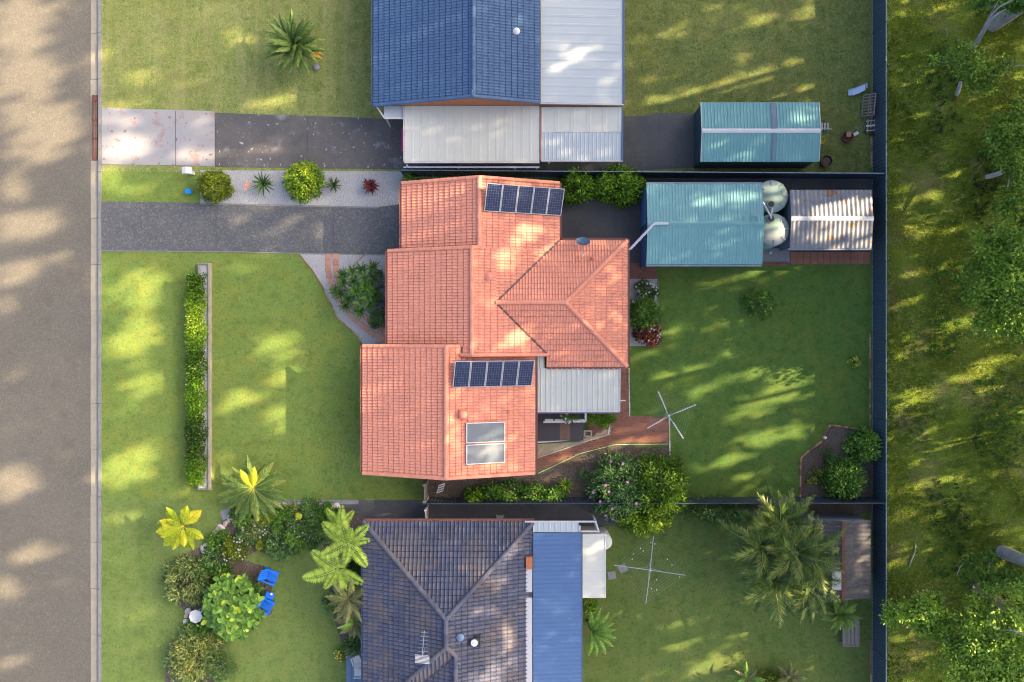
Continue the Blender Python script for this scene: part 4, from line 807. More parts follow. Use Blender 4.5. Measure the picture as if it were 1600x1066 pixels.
t = thing('water_tank', 'small round white tank beside the off white flat roof', 'water tank', P(945, 846, 0))
q = P(945, 847, 1.9); m = MB(); m.lathe(q.x, q.y, [(.45, 0), (.45, 1.85), (.42, 1.92)], 28); m.build('drum', M['white'], t, smooth=True); m = MB(); m.lathe(q.x, q.y, [(.44, 1.92), (.3, 1.98), (.01, 2.02)], 28); m.build('lid', M['white_roof'], t, smooth=True)
T_ = thing('porch', 'small blue porch floor against the dark grey tiled house', 'porch', P(555, 1040, 0))
q0 = P(541, 1085, .2); q1 = P(582, 1019, .2); n = 5
for k in range(n): w = (q1.x-q0.x)/n; m = MB(); m.box(q0.x+k*w, q0.x+(k+1)*w-.015, q0.y, q1.y, 0, .2); m.build('floor_board', mat('blue_grey_floor', (.10, .17, .27), rough=.6) if k == 0 else bpy.data.materials['blue_grey_floor'], T_)
# white plastic chair on porch
def chair(root, mt, broad=False):
    m = MB(); m.box(-.25, .25, -.25, .25, .38, .43); m.build('seat', mt, root)
    m = MB(); m.hexa([(-.25, .2, .43), (.25, .2, .43), (.25, .26, .43), (-.25, .26, .43)], [(-.22, .32, .85), (.22, .32, .85), (.22, .36, .85), (-.22, .36, .85)]); m.build('backrest', mt, root)
    for sx in (-1, 1):
        m = MB(); m.box(sx*.27-.03, sx*.27+.03, -.24, .26, .6, .64); m.build('armrest', mt, root)
        for sy in (-1, 1): m = MB(); m.box(sx*.24-.025, sx*.24+.025, sy*.22-.025, sy*.22+.025, 0, .62 if sy < 0 else .42); m.build('leg', mt, root)
t = thing('plastic_chair', 'white plastic chair on the blue porch', 'chair', (0, 0, 0)); chair(t, M['white']); t.location = P(560, 1027, .2); t.rotation_euler = (0, 0, R(200))
t = copy_tree(t); t.location = P(562, 1046, .2); t['label'] = 'white plastic chair against the house wall below the other porch chair'; t.rotation_euler = (0, 0, R(-90))

# ---------------------------------------------------------------- fences
def fence(name, label, ax, ay, bx, by, zt, mp, mpost, mrail, pl=2.4, pitch=.2, amp=.03):
    a_ = Vector((ax, ay, 0)); b_ = Vector((bx, by, 0)); d = b_-a_; n = max(1, round(d.length/pl)); w = d.length/n; ang = math.atan2(d.y, d.x)
    t = thing(name, label, 'fence', (ax, ay, 0)); k = int(w/pitch); prof = []
    for i in range(k): x = i*w/k; pt = w/k; prof += [(x, 0), (x+pt*.3, 0), (x+pt*.42, amp), (x+pt*.88, amp)]
    prof.append((w, 0)); q = len(prof); m = MB()
    V = [(x, y_-amp/2, z_) for z_ in (.05, zt-.04) for x, y_ in prof]+[(x, y_-amp/2+.006, z_) for z_ in (.05, zt-.04) for x, y_ in prof]
    m.add(V, [(i, i+1, q+i+1, q+i) for i in range(q-1)]+[(2*q+i+1, 2*q+i, 3*q+i, 3*q+i+1) for i in range(q-1)]+[(q+i, q+i+1, 3*q+i+1, 3*q+i) for i in range(q-1)])
    pm_ = m.mesh('fence_panel', mp); m = MB(); m.box(0.03, w-.03, -.025, .025, zt-.05, zt); rm = m.mesh('rail', mrail); m = MB(); m.box(0.03, w-.03, -.022, .022, .02, .07); rm2 = m.mesh('bottom_rail', mrail)
    m = MB(); m.box(-.03, .03, -.035, .035, 0, zt+.02); po = m.mesh('post', mpost)
    for i in range(n+1):
        loc = d.normalized()*(w*i)
        link('post', po, t, loc, (0, 0, ang))
        if i < n: link('fence_panel', pm_, t, loc, (0, 0, ang)); link('rail', rm, t, loc, (0, 0, ang)); link('bottom_rail', rm2, t, loc, (0, 0, ang))
    return t
fence('steel_fence', 'tall blue grey steel fence between the back yards and the trees', 22.52, -28.8, 22.52, 28.8, 1.8, M['fence'], M['fence'], M['fence_top'])
fence('steel_fence', 'dark steel fence between the teal garage and the northern yard', -6.7, 10.28, 22.4, 10.09, 1.8, M['fence_s'], M['fence'], M['fence_top'])
fence('steel_fence', 'dark steel fence between the salmon roofed house and southern house', P(667, 777, 0).x, -9.79, 22.4, -9.76, 1.8, M['fence_s'], M['fence_s'], M['fence_s'])
t = thing('side_gate', 'weathered timber side gate by the front corner of the salmon house', 'gate', P(668, 760, 0))
g0 = P(668, 750, 0); g1 = P(668, 776, 0); gx = g0.x; n = 5
for k in range(n): yy = g1.y+(g0.y-g1.y)*k/n; m = MB(); m.box(gx-.02, gx+.02, yy+.01, yy+(g0.y-g1.y)/n-.01, .08, 1.7); m.build('paling', M['timber'], t)
for yy in (g0.y, g1.y+.02): m = MB(); m.box(gx-.09, gx+.09, yy-.08, yy+.08, 0, 1.8); m.build('post', M['timber'], t)
m = MB(); m.box(gx+.021, gx+.06, g1.y, g0.y, 1.3, 1.4); m.build('rail', M['timber'], t)
t = thing('side_gate', 'narrow white gate across the path by the dark grey roof', 'gate', P(669, 800, 0))
g0 = P(669, 789, 0); g1 = P(669, 812, 0)
for k in range(4): yy = g1.y+(g0.y-g1.y)*k/4; m = MB(); m.box(g0.x-.02, g0.x+.02, yy+.01, yy+(g0.y-g1.y)/4-.01, .08, 1.6); m.build('paling', M['white'], t)
for yy in (g0.y, g1.y): m = MB(); m.box(g0.x-.06, g0.x+.06, yy-.05, yy+.05, 0, 1.7); m.build('post', M['white'], t)
# low retaining wall round the front hedge
t = thing('planter_wall', 'narrow pale block wall holding the long front hedge', 'wall', P(318, 590, 0))
for (x0, x1, y0_, y1_, mt_) in ((324.6, 328.4, 411, 766, M['gutter']), (308.5, 311, 411, 766, M['kerb']), (311, 324.6, 411, 413.5, M['kerb']), (311, 324.6, 763.5, 766, M['kerb'])):
    n = max(1, round((y1_-y0_)/25.3)); 
    for k in range(n):
        ya_ = y0_+(y1_-y0_)*k/n; yb_ = y0_+(y1_-y0_)*(k+1)/n; q0 = P(x0, yb_, .3); q1 = P(x1, ya_, .3); m = MB(); m.rbox((q0.x+q1.x)/2, (q0.y+q1.y)/2, 0, .3+prng.uniform(-.008, .008), q1.x-q0.x, q1.y-q0.y-.006, 0, .5, .015); m.build('block', mt_, t)
q0 = P(311, 763.5, .2); q1 = P(324.6, 413.5, .2); m = MB(); m.box(q0.x, q1.x, q0.y, q1.y, 0, .2); m.build('soil', M['gravel'], t)

# ---------------------------------------------------------------- yard objects
def hoist(px, py, h, ends, label, pegs):
    hub = P(px, py, h); t = thing('clothes_hoist', label, 'clothes hoist', (hub.x, hub.y, 0))
    m = MB(); m.tube([(hub.x, hub.y, 0), (hub.x, hub.y, 1.3)], .035, 10); m.tube([(hub.x, hub.y, 1.3), (hub.x, hub.y, h+.05)], .025, 10); m.build('pole', M['steel'], t, smooth=True)
    m = MB(); m.lathe(hub.x, hub.y, [(.06, h-.15), (.08, h-.08), (.08, h+.04), (.03, h+.08)], 12); m.build('hub', M['steel'], t)
    tips = []
    for (x, y_) in ends:
        e_ = P(x, y_, h+.12); tips.append(e_); m = MB(); m.tube([hub, e_], .018 if pegs else .022, 6); m.tube([(hub.x, hub.y, h-.45), hub.lerp(e_, .42)], .010, 5); m.build('arm', M['steel'], t)
        if pegs:
            for k in range(8): c0 = hub.lerp(e_, .32+k*.088); m = MB(); m.rbox(c0.x, c0.y, c0.z+.01, c0.z+.06, .10, .075, math.atan2(e_.y-hub.y, e_.x-hub.x), .5, .01); m.build('line_clip', M['white'], t)
    order = sorted(tips, key=lambda e_: math.atan2(e_.y-hub.y, e_.x-hub.x)); m = MB()
    for k in range(6):
        f = .45+k*.105
        for i in range(4):
            a_ = hub.lerp(order[i], f); b_ = hub.lerp(order[(i+1) % 4], f); c0 = (a_+b_)/2-Vector((0, 0, .05)); m.tube([a_, c0, b_], .0025, 3, False)
    m.build('washing_line', M['wire'], t)
    return t, hub, order
hoist(1045, 650, 2.0, ((1028, 611), (1068, 686), (1011, 669.5), (1088, 632)), 'rotary clothes hoist with white line clips at the brick paving corner', True)
t, hub, order = hoist(1016, 891, 2.1, ((1021, 838), (1009, 944), (959, 883), (1071, 899)), 'rotary clothes hoist on the southern lawn below the flowering bush', False)
for (x, y_) in ((990, 866), (988, 874), (1005, 861), (1023, 850), (1043, 874), (1050, 883), (1026, 906), (1018, 920), (1026, 922), (1017, 848), (1001, 857), (1062, 902)): q = P(x, y_, 2.1); m = MB(); m.rbox(q.x, q.y, 2.05, 2.13, .05, .05); m.build('peg', M['white'], t)
# stepping slabs under that hoist
t = thing('stepping_slabs', None, None); t['kind'] = 'structure'
for (x, y_, a) in ((956, 899, 10), (973, 888, 25)): q = P(x, y_, 0); m = MB(); m.rbox(q.x, q.y, 0, .03, .5, .5, R(a), .5, .01); m.build('paver', M['pave_grey'], t)
# adirondack style chairs
def lounge(label, px, py, rot):
    t = thing('garden_chair', label, 'garden chair', (0, 0, 0), 'blue timber garden chairs')
    for k in range(6): y_ = -.38+k*.1; m = MB(); m.beam((-.3, y_, .38-.02*k), (.3, y_, .38-.02*k), .085, .025); m.build('seat_slat', M['blue_paint'], t)
    for k in range(6): x = -.26+k*.105; top = 1.0-.02*abs(k-2.5)**2; m = MB(); m.beam((x, .2, .28), (x*1.15, .56, top), .09, .02, side=(1, 0, 0)); m.build('back_slat', M['blue_paint'], t)
    for s in (-1, 1):
        m = MB(); m.hexa([(s*.38-.07, -.46, .56), (s*.38+.07, -.46, .56), (s*.38+.04, .4, .56), (s*.38-.04, .4, .56)], [(s*.38-.07, -.46, .585), (s*.38+.07, -.46, .585), (s*.38+.04, .4, .585), (s*.38-.04, .4, .585)]); m.build('armrest', M['blue_paint'], t)
        m = MB(); m.box(s*.35-.02, s*.35+.02, -.42, -.33, 0, .56); m.build('leg', M['blue_paint'], t)
        m = MB(); m.beam((s*.33, -.42, .36), (s*.33, .62, .05), .03, .12, side=(1, 0, 0)); m.build('leg', M['blue_paint'], t)
    m = MB(); m.beam((-.36, .36, .5), (.36, .36, .5), .08, .025); m.build('back_brace', M['blue_paint'], t)
    q = P(px, py, .45); t.location = (q.x, q.y, 0); t.rotation_euler = (0, 0, R(rot)); return t
lounge('bright blue garden chair standing free above the broad leaved shrub edge', 422, 901, 70); lounge('bright blue garden chair half under the broad leaved shrub nearer the bottom', 415, 946, 60)
t = thing('side_table', 'low blue table with a white cup between the two blue chairs', 'table', P(420, 931, 0)); q = P(421, 931, .45)
m = MB(); m.rbox(q.x, q.y, .42, .45, .5, .42, R(-15), .5, .01); m.build('table_top', M['blue_paint'], t)
for sx in (-1, 1):
    for sy in (-1, 1): m = MB(); m.box(q.x+sx*.18-.02, q.x+sx*.18+.02, q.y+sy*.15-.02, q.y+sy*.15+.02, 0, .42); m.build('leg', M['blue_paint'], t)
q = P(424.5, 928, .52); m = MB(); m.lathe(q.x, q.y, [(.05, .452), (.09, .55), (.07, .55), (.02, .47)], 12); solo('cup', m, M['white'], 'white cup on the low blue table', 'cup', (q.x, q.y, .452))
t = thing('bird_bath', 'white faceted bird bath at the edge of the garden bed', 'bird bath', P(306, 963, 0)); q = P(306, 963, .75)
m = MB(); m.lathe(q.x, q.y, [(.22, 0), (.2, .06), (.08, .12), (.07, .6), (.12, .66)], 8); m.build('pedestal', M['white'], t); m = MB(); m.lathe(q.x, q.y, [(.12, .66), (.40, .74), (.42, .8), (.38, .8), (.3, .76), (.02, .73)], 8); m.build('bowl', M['white'], t)
m = MB(); m.beam((q.x+.3, q.y+.2, .8), (q.x+.5, q.y+.42, .86), .05, .05); m.build('spout', M['white'], t)
# mailbox, blue tub
t = thing('letterbox', 'white letterbox on a pedestal between the two driveways', 'letterbox', P(291, 266, 0)); q = P(291, 266, 1.0)
m = MB(); m.box(q.x-.12, q.x+.12, q.y-.1, q.y+.1, 0, .8); m.build('pedestal', M['white'], t)
m = MB(); V = [(-.28, .8), (.28, .8), (.28, .98), (0, 1.08), (-.28, .98)]; m.add([(q.x+a, q.y-.2, b) for a, b in V]+[(q.x+a, q.y+.2, b) for a, b in V], [(0, 1, 2, 3, 4), (9, 8, 7, 6, 5)]+[(i, 5+i, 5+(i+1) % 5, (i+1) % 5) for i in range(5)]); m.build('box', M['white'], t)
m = MB(); m.box(q.x-.29, q.x-.28, q.y-.12, q.y+.12, .88, .92); m.build('slot', M['black'], t)
t = thing('recycling_tub', 'small blue tub on the grass strip beside the gravel bed', 'tub', P(294, 299, 0)); q = P(294, 299, .3)
m = MB(); m.hexa([(q.x-.14, q.y-.11, .0), (q.x+.14, q.y-.11, 0), (q.x+.14, q.y+.11, 0), (q.x-.14, q.y+.11, 0)], [(q.x-.18, q.y-.14, .3), (q.x+.18, q.y-.14, .3), (q.x+.18, q.y+.14, .3), (q.x-.18, q.y+.14, .3)]); m.build('bin', M['blue_bin'], t)
m = MB(); m.rbox(q.x, q.y, .30, .33, .40, .32, 0, .5, .01); m.build('lid', M['blue_bin'], t)
def ball(px, py, r, label):
    q = P(px, py, .3); t = thing('garden_light', label, 'garden light', (q.x, q.y, 0)); m = MB(); m.tube([(q.x, q.y, 0), (q.x, q.y, .25)], .02, 6); m.build('stake', M['black'], t)
    m = MB(); m.lathe(q.x, q.y, [(.02, .22)]+[(r*math.sin(a), .22+r-r*math.cos(a)) for a in np.linspace(.3, 2.9, 8)], 14); m.build('globe', M['white'], t, smooth=True)
ball(1289, 684, .11, 'white globe light on the brick edge of the corner bed'); ball(989.5, 472, .09, 'white globe light in the gravel beside the rear wall'); ball(1204, 395, .09, 'white globe light on grey paving by the water tanks')
# northern yard clutter
t = thing('plastic_slide', 'pale blue bent plastic board lying on the grass by the fence', 'slide', P(1339, 142, 0))
pts = [(1325.5, 145), (1333, 144), (1341, 141), (1352, 136)]; m = MB(); V = []
for (x, y_), z_, w in zip(pts, (.12, .1, .2, .42), (.2, .22, .22, .2)):
    q = P(x, y_, z_); V += [(q.x, q.y-w, z_+.07), (q.x, q.y-w+.05, z_), (q.x, q.y+w-.05, z_), (q.x, q.y+w, z_+.07)]
m.add(V, [(i*4+k, (i+1)*4+k, (i+1)*4+k+1, i*4+k+1) for i in range(3) for k in range(3)]); m.v += [(a, b, c-.02) for a, b, c in V]; m.f += [tuple(12+4+v for v in reversed(f)) for f in m.f[:9]]; m.t += [.5]*9
m.build('board', mat('pale_blue_plastic', (.38, .46, .62), rough=.35), t)
m = MB(); q = P(1350, 137, 0); m.box(q.x-.05, q.x+.05, q.y-.15, q.y+.15, 0, .36); m.build('support', M['steel'], t)
t = thing('metal_rack', 'grey metal rack of crossed bars leaning on the fence', 'rack', P(1357, 162, 0))
c0 = P(1346.5, 182, .15); c1 = P(1362, 186, .15)
org = Vector((c0.x, c0.y, .12)); uu = (Vector((P(1349, 149, .3).x, P(1349, 149, .3).y, .3))-org); vv = (Vector((P(1365, 180, .9).x, P(1365, 180, .9).y, .9))-org)
for k in range(8): m = MB(); m.beam(org+uu*(k/7), org+uu*(k/7)+vv, .06, .04); m.build('cross_bar', M['timber'], t)
for k in range(3): m = MB(); m.beam(org+vv*(k/2)+Vector((0, 0, .03)), org+vv*(k/2)+uu+Vector((0, 0, .03)), .06, .05); m.build('side_bar', M['timber'], t)
t = thing('scrap_trolley', 'small silver trolley frame lying below the metal rack', 'trolley', P(1360, 196, 0)); q = P(1361, 196, .3)
for k in range(3): m = MB(); m.beam((q.x-.3, q.y-.35+k*.3, .3), (q.x+.3, q.y-.3+k*.3, .35), .09 if k == 1 else .05, .05); m.build('bar', M['white'] if k == 1 else M['steel'], t)
for s in (-1, 1): m = MB(); m.beam((q.x+s*.22, q.y-.45, .25), (q.x+s*.2, q.y+.35, .35), .05, .05); m.build('side_rail', M['steel'], t)
for (dx, dy) in ((-.2, -.35), (.12, -.5), (.2, -.25)): m = MB(); m.tube([(q.x+dx, q.y+dy-.04, .14), (q.x+dx, q.y+dy+.04, .14)], .13, 12); m.build('wheel', M['black'], t)
t = thing('fire_pit', 'rusty round fire pit on the northern grass', 'fire pit', P(1325, 214, 0)); q = P(1325, 214, .4)
m = MB(); m.lathe(q.x, q.y, [(.2, 0), (.33, .2), (.36, .42), (.33, .42), (.26, .2), (.02, .12)], 16); m.build('bowl', M['rust'], t); m = MB(); m.hexa([(q.x-.1, q.y+.0, .4), (q.x+.18, q.y+.0, .4), (q.x+.2, q.y+.3, .45), (q.x-.12, q.y+.3, .45)], [(q.x-.1, q.y, .43), (q.x+.18, q.y, .43), (q.x+.2, q.y+.3, .48), (q.x-.12, q.y+.3, .48)]); m.build('flap', M['edging'], t)
m = MB(); a_ = P(1334, 211, .3); b_ = P(1341, 207, .3); m.beam(a_, b_, .2, .05); solo('hand_spade', m, M['white'], 'small white scoop resting beside the rusty fire pit', 'scoop', a_)
t = thing('plant_pot', 'large black pot standing by the teal shed corner', 'pot', P(1291, 252, 0)); q = P(1291, 252, .35); m = MB(); m.lathe(q.x, q.y, [(.26, 0), (.35, .4), (.37, .42), (.33, .42), (.3, .3), (.02, .3)], 20); m.build('pot', M['black'], t); m = MB(); m.lathe(q.x, q.y, [(.3, .3), (.15, .36), (.01, .37)], 10); m.build('soil', M['mulch'], t)
q = P(1291, 199, .2); m = MB()
for k in range(3): m.beam((q.x-.22+k*.18, q.y-.15, .1), (q.x-.3+k*.18, q.y+.22, .3), .1, .05)
m.tube([(q.x-.3, q.y, .05), (q.x+.3, q.y-.15, .3)], .03, 6); solo('folded_chair', m, M['white'], 'folded white chair leaning by the end of the teal shed', 'folding chair', (q.x, q.y, 0))
q = P(1284, 219, .3); m = MB(); m.lathe(q.x, q.y, [(.2, 0), (.24, .3), (.21, .3), (.1, .1)], 14); solo('bucket', m, mat('mustard_plastic', (.38, .32, .02), rough=.5), 'mustard yellow bucket beside the teal shed wall', 'bucket', (q.x, q.y, 0))
m = MB(); m.tube([P(x, y_, .03) for x, y_ in ((1352, 184), (1350, 190), (1347, 198), (1346, 206), (1350, 204), (1352, 196), (1354, 190))], .025, 6); solo('garden_hose', m, M['timber'], 'loose grey hose on the grass under the metal rack', 'hose', P(1350, 195, 0))
# south yard bench
t = thing('garden_bench', 'weathered grey timber bench box on the southern lawn', 'bench', P(1330, 990, 0)); q = P(1330, 990, .5)
for k in range(4): m = MB(); x = q.x-.36+k*.24; m.box(x-.1, x+.1, q.y-.78, q.y+.75, .42, .46); m.build('slat', M['timber'], t)
for sy in (-1, 1): m = MB(); m.box(q.x-.5, q.x+.5, q.y+sy*.78-.04, q.y+sy*.78+.04, .4, .5); m.build('end_rail', M['timber'], t)
for s in (-1, 1):
    m = MB(); m.box(q.x+s*.48-.04, q.x+s*.48+.04, q.y-.72, q.y+.72, .38, .5); m.build('side_rail', M['timber'], t)
    for sy in (-1, 1): m = MB(); m.box(q.x+s*.43-.04, q.x+s*.43+.04, q.y+sy*.7-.04, q.y+sy*.7+.04, 0, .4); m.build('leg', M['timber'], t)
t = thing('cane_chair', 'white folding chair beside the timber side gate', 'folding chair', P(688, 763, 0)); q = P(689, 763, .4)
for k in range(4): m = MB(); a_ = Vector((q.x-.28+k*.05, q.y-.3+k*.16, .35+.06*k)); m.beam(a_, a_+Vector((.38, .13, 0)), .07, .03); m.build('slat', M['white'], t)
for s in (0, 1): m = MB(); m.beam((q.x-.28+s*.36, q.y-.36+s*.1, .05), (q.x-.1+s*.36, q.y+.25+s*.1, .6), .04, .04); m.build('frame', M['white'], t)
q = P(781, 810, .4); m = MB()
for k in range(5): m.box(q.x-.2+k*.09, q.x-.15+k*.09, q.y-.14, q.y+.14, .38, .42)
m.box(q.x-.24, q.x+.24, q.y-.17, q.y-.13, .36, .42); m.box(q.x-.24, q.x+.24, q.y+.13, q.y+.17, .36, .42)
for sx in (-1, 1):
    for sy in (-1, 1): m.box(q.x+sx*.2-.02, q.x+sx*.2+.02, q.y+sy*.12-.02, q.y+sy*.12+.02, 0, .38)
solo('slatted_stool', m, M['gutter_white'], 'small pale slatted stool on the dark path by the grey roof', 'stool', (q.x, q.y, 0))
m = MB(); m.lathe(P(365, 760, .2).x, P(365, 760, .2).y, [(.03, 0), (.03, .3), (.07, .32), (.06, .42), (.01, .45)], 10); m.tube([P(365, 757, .3), P(366, 764, .2)], .03, 6); solo('garden_tap', m, M['white'], 'small white garden tap beside the front palm', 'tap', P(365, 760, 0))
# garden stones
st = []
for k in range(5):
    m = MB(); rr = random.Random(k); prof = [(.02, -.05), (.15, -.03), (.19, .05), (.13, .13), (.02, .16)]; m.lathe(0, 0, prof, 8, k/4)
    m.v = [(a*(1+rr.uniform(-.2, .2))*1.2, b*(1+rr.uniform(-.2, .2)), c*(1+rr.uniform(-.15, .15))) for a, b, c in m.v]; st.append(m.mesh('stone', M['stone'], smooth=True))
t = thing('stone_edging', 'row of round pale stones edging the southern garden bed', 'stone edging', P(450, 790, 0)); off = wloc(t)
for (x, y_) in [(428+i*8.2, 790.5+prng.uniform(-1, 1)) for i in range(13)]: q = P(x, y_, 0)-off; link('stone', prng.choice(st), t, q, (0, 0, prng.uniform(0, 6)))
t = thing('stone_edging', 'ragged white rocks along the street side of the southern bed', 'stone edging', P(345, 825, 0)); off = wloc(t)
for (x, y_) in ((395, 794), (371, 802), (364, 808), (358, 811), (352, 818), (346, 823), (342, 829), (336, 833), (331, 843), (327, 849), (322, 853), (318, 859), (294, 955), (291, 962), (290, 972), (289, 980), (286, 990)): q = P(x+prng.uniform(-1, 1), y_, 0)-off; o = link('stone', prng.choice(st), t, q, (0, 0, prng.uniform(0, 6))); o.scale = (prng.uniform(.8, 1.3), prng.uniform(.6, 1.1), .9)
q = P(354, 803, 0); m = MB(); m.rbox(q.x, q.y, 0, .05, .7, .6, R(20), .5, .02); solo('stepping_stone', m, M['pave_grey'], 'single blue grey slab under the front palm fronds', 'stepping stone', (q.x, q.y, 0))

# ---------------------------------------------------------------- foliage
def leaf_mesh(name, pos, d, nrm, L_, W, tint, mt, fold=.0):
    """pos, d, nrm: (N,3); one folded rhombus per leaf"""
    n = len(pos); d = d/np.linalg.norm(d, axis=1, keepdims=True); s = np.cross(d, nrm); s /= np.maximum(np.linalg.norm(s, axis=1, keepdims=True), 1e-6)
    L_ = np.broadcast_to(L_, (n,))[:, None]; W = np.broadcast_to(W, (n,))[:, None]
    V = np.stack([pos, pos+d*L_*.42+s*W*.5, pos+d*L_, pos+d*L_*.42-s*W*.5], 1).reshape(-1, 3)
    F = np.arange(4*n).reshape(n, 4); return np_mesh(name, V, F, tint, mt)
def rand_dirs(n, zmin=-1):
    z = rng.uniform(zmin, 1, n); a = rng.uniform(0, 2*np.pi, n); r = np.sqrt(1-z*z); return np.stack([r*np.cos(a), r*np.sin(a), z], 1)
def foliage(center, r, h, n, L_, W, mt, clumps=40, spread=.22, base=.0, up=.35, name='foliage', squash=None, tsh=0.0):
    """leaves gathered in clumps over a dome of radius r and height h"""
    cd = rand_dirs(clumps, -.05); cr = rng.uniform(.45, 1.0, clumps)**.6*.86; cc = cd*cr[:, None]; ct = rng.random(clumps)
    k = rng.integers(0, clumps, n); p = cc[k]+rng.normal(0, spread, (n, 3))*.8; ln = np.linalg.norm(p, axis=1); p = p/np.maximum(ln, 1)[:, None]*np.where(ln > 1, 1+.06*rng.random(n), 1)[:, None]
    p[:, 2] = np.abs(p[:, 2]); sx, sy = squash or (1, 1)
    pos = np.array(center)+p*np.array([r*sx, r*sy, h]); pos[:, 2] += base
    d = p*np.array([1, 1, 1])+rng.normal(0, .55, (n, 3)); d[:, 2] += up*0; nr = rand_dirs(n, .0)+np.array([0, 0, .7])
    t_ = np.clip(ct[k]*.45+rng.random(n)*.35+.25*p[:, 2]+tsh, 0, 1); ls = rng.uniform(.65, 1.2, n)  # tint rises with height, low leaves take the deepened end of the ramp
    return leaf_mesh(name, pos, d, nr, L_*ls, W*ls, t_, mt)
def put(root, name, me, kind=None):
    off = wloc(root); co = np.empty(len(me.vertices)*3, np.float32); me.vertices.foreach_get('co', co); co = co.reshape(-1, 3)-np.array(off, np.float32); me.vertices.foreach_set('co', co.ravel()); me.update()
    o = link(name, me, root)
    if kind: o['kind'] = kind
    return o
def shrub(name, label, cat, px, py, r, h, n, L_, W, mt, clumps=40, group=None, squash=None, flowers=None, fmat=None, fn=0, base=.05, spread=.22, stem=True, tsh=0.0, fsz=.09):
    c = P(px, py, h*.5); t = thing(name, label, cat, (c.x, c.y, 0), group)
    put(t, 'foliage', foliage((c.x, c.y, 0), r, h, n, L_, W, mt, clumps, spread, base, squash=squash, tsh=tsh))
    if stem:
        m = MB()
        for k in range(5):
            a = k*1.26+.3; m.tube([(c.x, c.y, 0), (c.x+math.cos(a)*r*.25, c.y+math.sin(a)*r*.25, h*.4), (c.x+math.cos(a)*r*.5, c.y+math.sin(a)*r*.5, h*.66)], [.04, .025, .01], 5)
        m.build('stem', M['bark_dk'], t)
    if fn:
        m = MB(); sq = squash or (1, 1)
        for k in range(fn):
            d = rand_dirs(1, .25)[0]; q = (c.x+d[0]*r*sq[0]*1.0, c.y+d[1]*r*sq[1]*1.0, base+d[2]*h*1.02)
            for j in range(5): a = j*1.257; m.poly([q, (q[0]+math.cos(a-.5)*fsz*.7, q[1]+math.sin(a-.5)*fsz*.7, q[2]+.03), (q[0]+math.cos(a)*fsz, q[1]+math.sin(a)*fsz, q[2]+.01), (q[0]+math.cos(a+.5)*fsz*.7, q[1]+math.sin(a+.5)*fsz*.7, q[2]+.03)])
        m.build('flowers', fmat, t, 'stuff')
    return t
def frond_mesh(name, L_, W, rise, droop, n, mt, fwd=.5, lw=.05, ragged=.1, stalk=.12, power=1.0, tri=(.5, 1.0), tint0=.0, seed=1, drop=.25, mrach=None):
    """pinnate frond along +x: arching midrib and paired leaflets"""
    r_ = np.random.default_rng(seed); t_ = np.linspace(0, 1, 14); mid = np.stack([L_*(t_-.12*droop*t_**2), .03*L_*np.sin(t_*2), L_*(rise*t_-droop*t_**2.0)], 1)
    def at(s): return np.stack([np.interp(s, t_, mid[:, k]) for k in range(3)], 1)
    s = np.repeat(np.linspace(stalk, .99, n), 2); sd_ = np.tile([-1.0, 1.0], n); p = at(s); q = at(np.minimum(s+.02, 1.02))-at(s-.02); q /= np.linalg.norm(q, axis=1, keepdims=True)
    pr = np.sin(np.clip((s-stalk)/(1-stalk), 0, 1)**.65*np.pi*.93+.12)**power; ll = W*pr*(1+r_.uniform(-ragged, ragged, 2*n)); side = np.stack([np.zeros(2*n), sd_, np.zeros(2*n)], 1)
    d = side+q*fwd+np.stack([np.zeros(2*n), np.zeros(2*n), -drop+r_.uniform(-.12, .12, 2*n)], 1); nr = np.tile([0, 0, 1.0], (2*n, 1))+r_.normal(0, .15, (2*n, 3))
    n_ = 2*n; d = d/np.linalg.norm(d, axis=1, keepdims=True); sv = np.cross(d, nr); sv /= np.linalg.norm(sv, axis=1, keepdims=True)
    ll = ll[:, None]; V = np.stack([p-sv*lw*.35, p+d*ll*.4+sv*lw*.5, p+d*ll-np.array([0, 0, 1])*ll*.12, p+d*ll*.4-sv*lw*.5], 1).reshape(-1, 3); F = np.arange(4*n_).reshape(n_, 4)
    tt = np.clip(tint0+.35*r_.random(n_)+.35*s, 0, 1)
    # midrib
    w = (.022*(1-.8*t_))[:, None]*L_/2.0; a = mid+np.array([0, 1, 0])*w; b = mid-np.array([0, 1, 0])*w; c = mid-np.array([0, 0, 1])*w
    k = len(t_); V2 = np.concatenate([a, b, c]); F2 = [(i, i+1, k+i+1, k+i) for i in range(k-1)]+[(i+1, i, 2*k+i, 2*k+i+1) for i in range(k-1)]+[(k+i, k+i+1, 2*k+i+1, 2*k+i) for i in range(k-1)]
    F = np.concatenate([F, np.array(F2)+len(V)]); V = np.concatenate([V, V2]); tt = np.concatenate([tt, np.full(len(F2), min(1, tint0+.75))])
    return np_mesh(name, V, F, tt, mt)
def palm(name, label, cat, px, py, zc, fronds, trunk=(.12, .09), group=None, mtrunk='bark_dk', lean=(0, 0)):
    """fronds: list of (mesh, azimuth deg, tilt deg, scale)"""
    c = P(px, py, zc); t = thing(name, label, cat, (c.x+lean[0], c.y+lean[1], 0), group)
    m = MB(); m.tube([(c.x+lean[0], c.y+lean[1], -.02), (c.x+lean[0]*.4, c.y+lean[1]*.4, zc*.5), (c.x, c.y, zc)], [trunk[0]*1.2, trunk[0], trunk[1]], 10); m.build('trunk', M[mtrunk], t, smooth=True)
    off = Vector((c.x, c.y, zc))-wloc(t)
    for (me, az, tl, sc) in fronds: o = link('frond', me, t, off, (R(prng.uniform(-15, 15)), R(-tl), R(az))); o.scale = (sc, sc, sc)
    return t
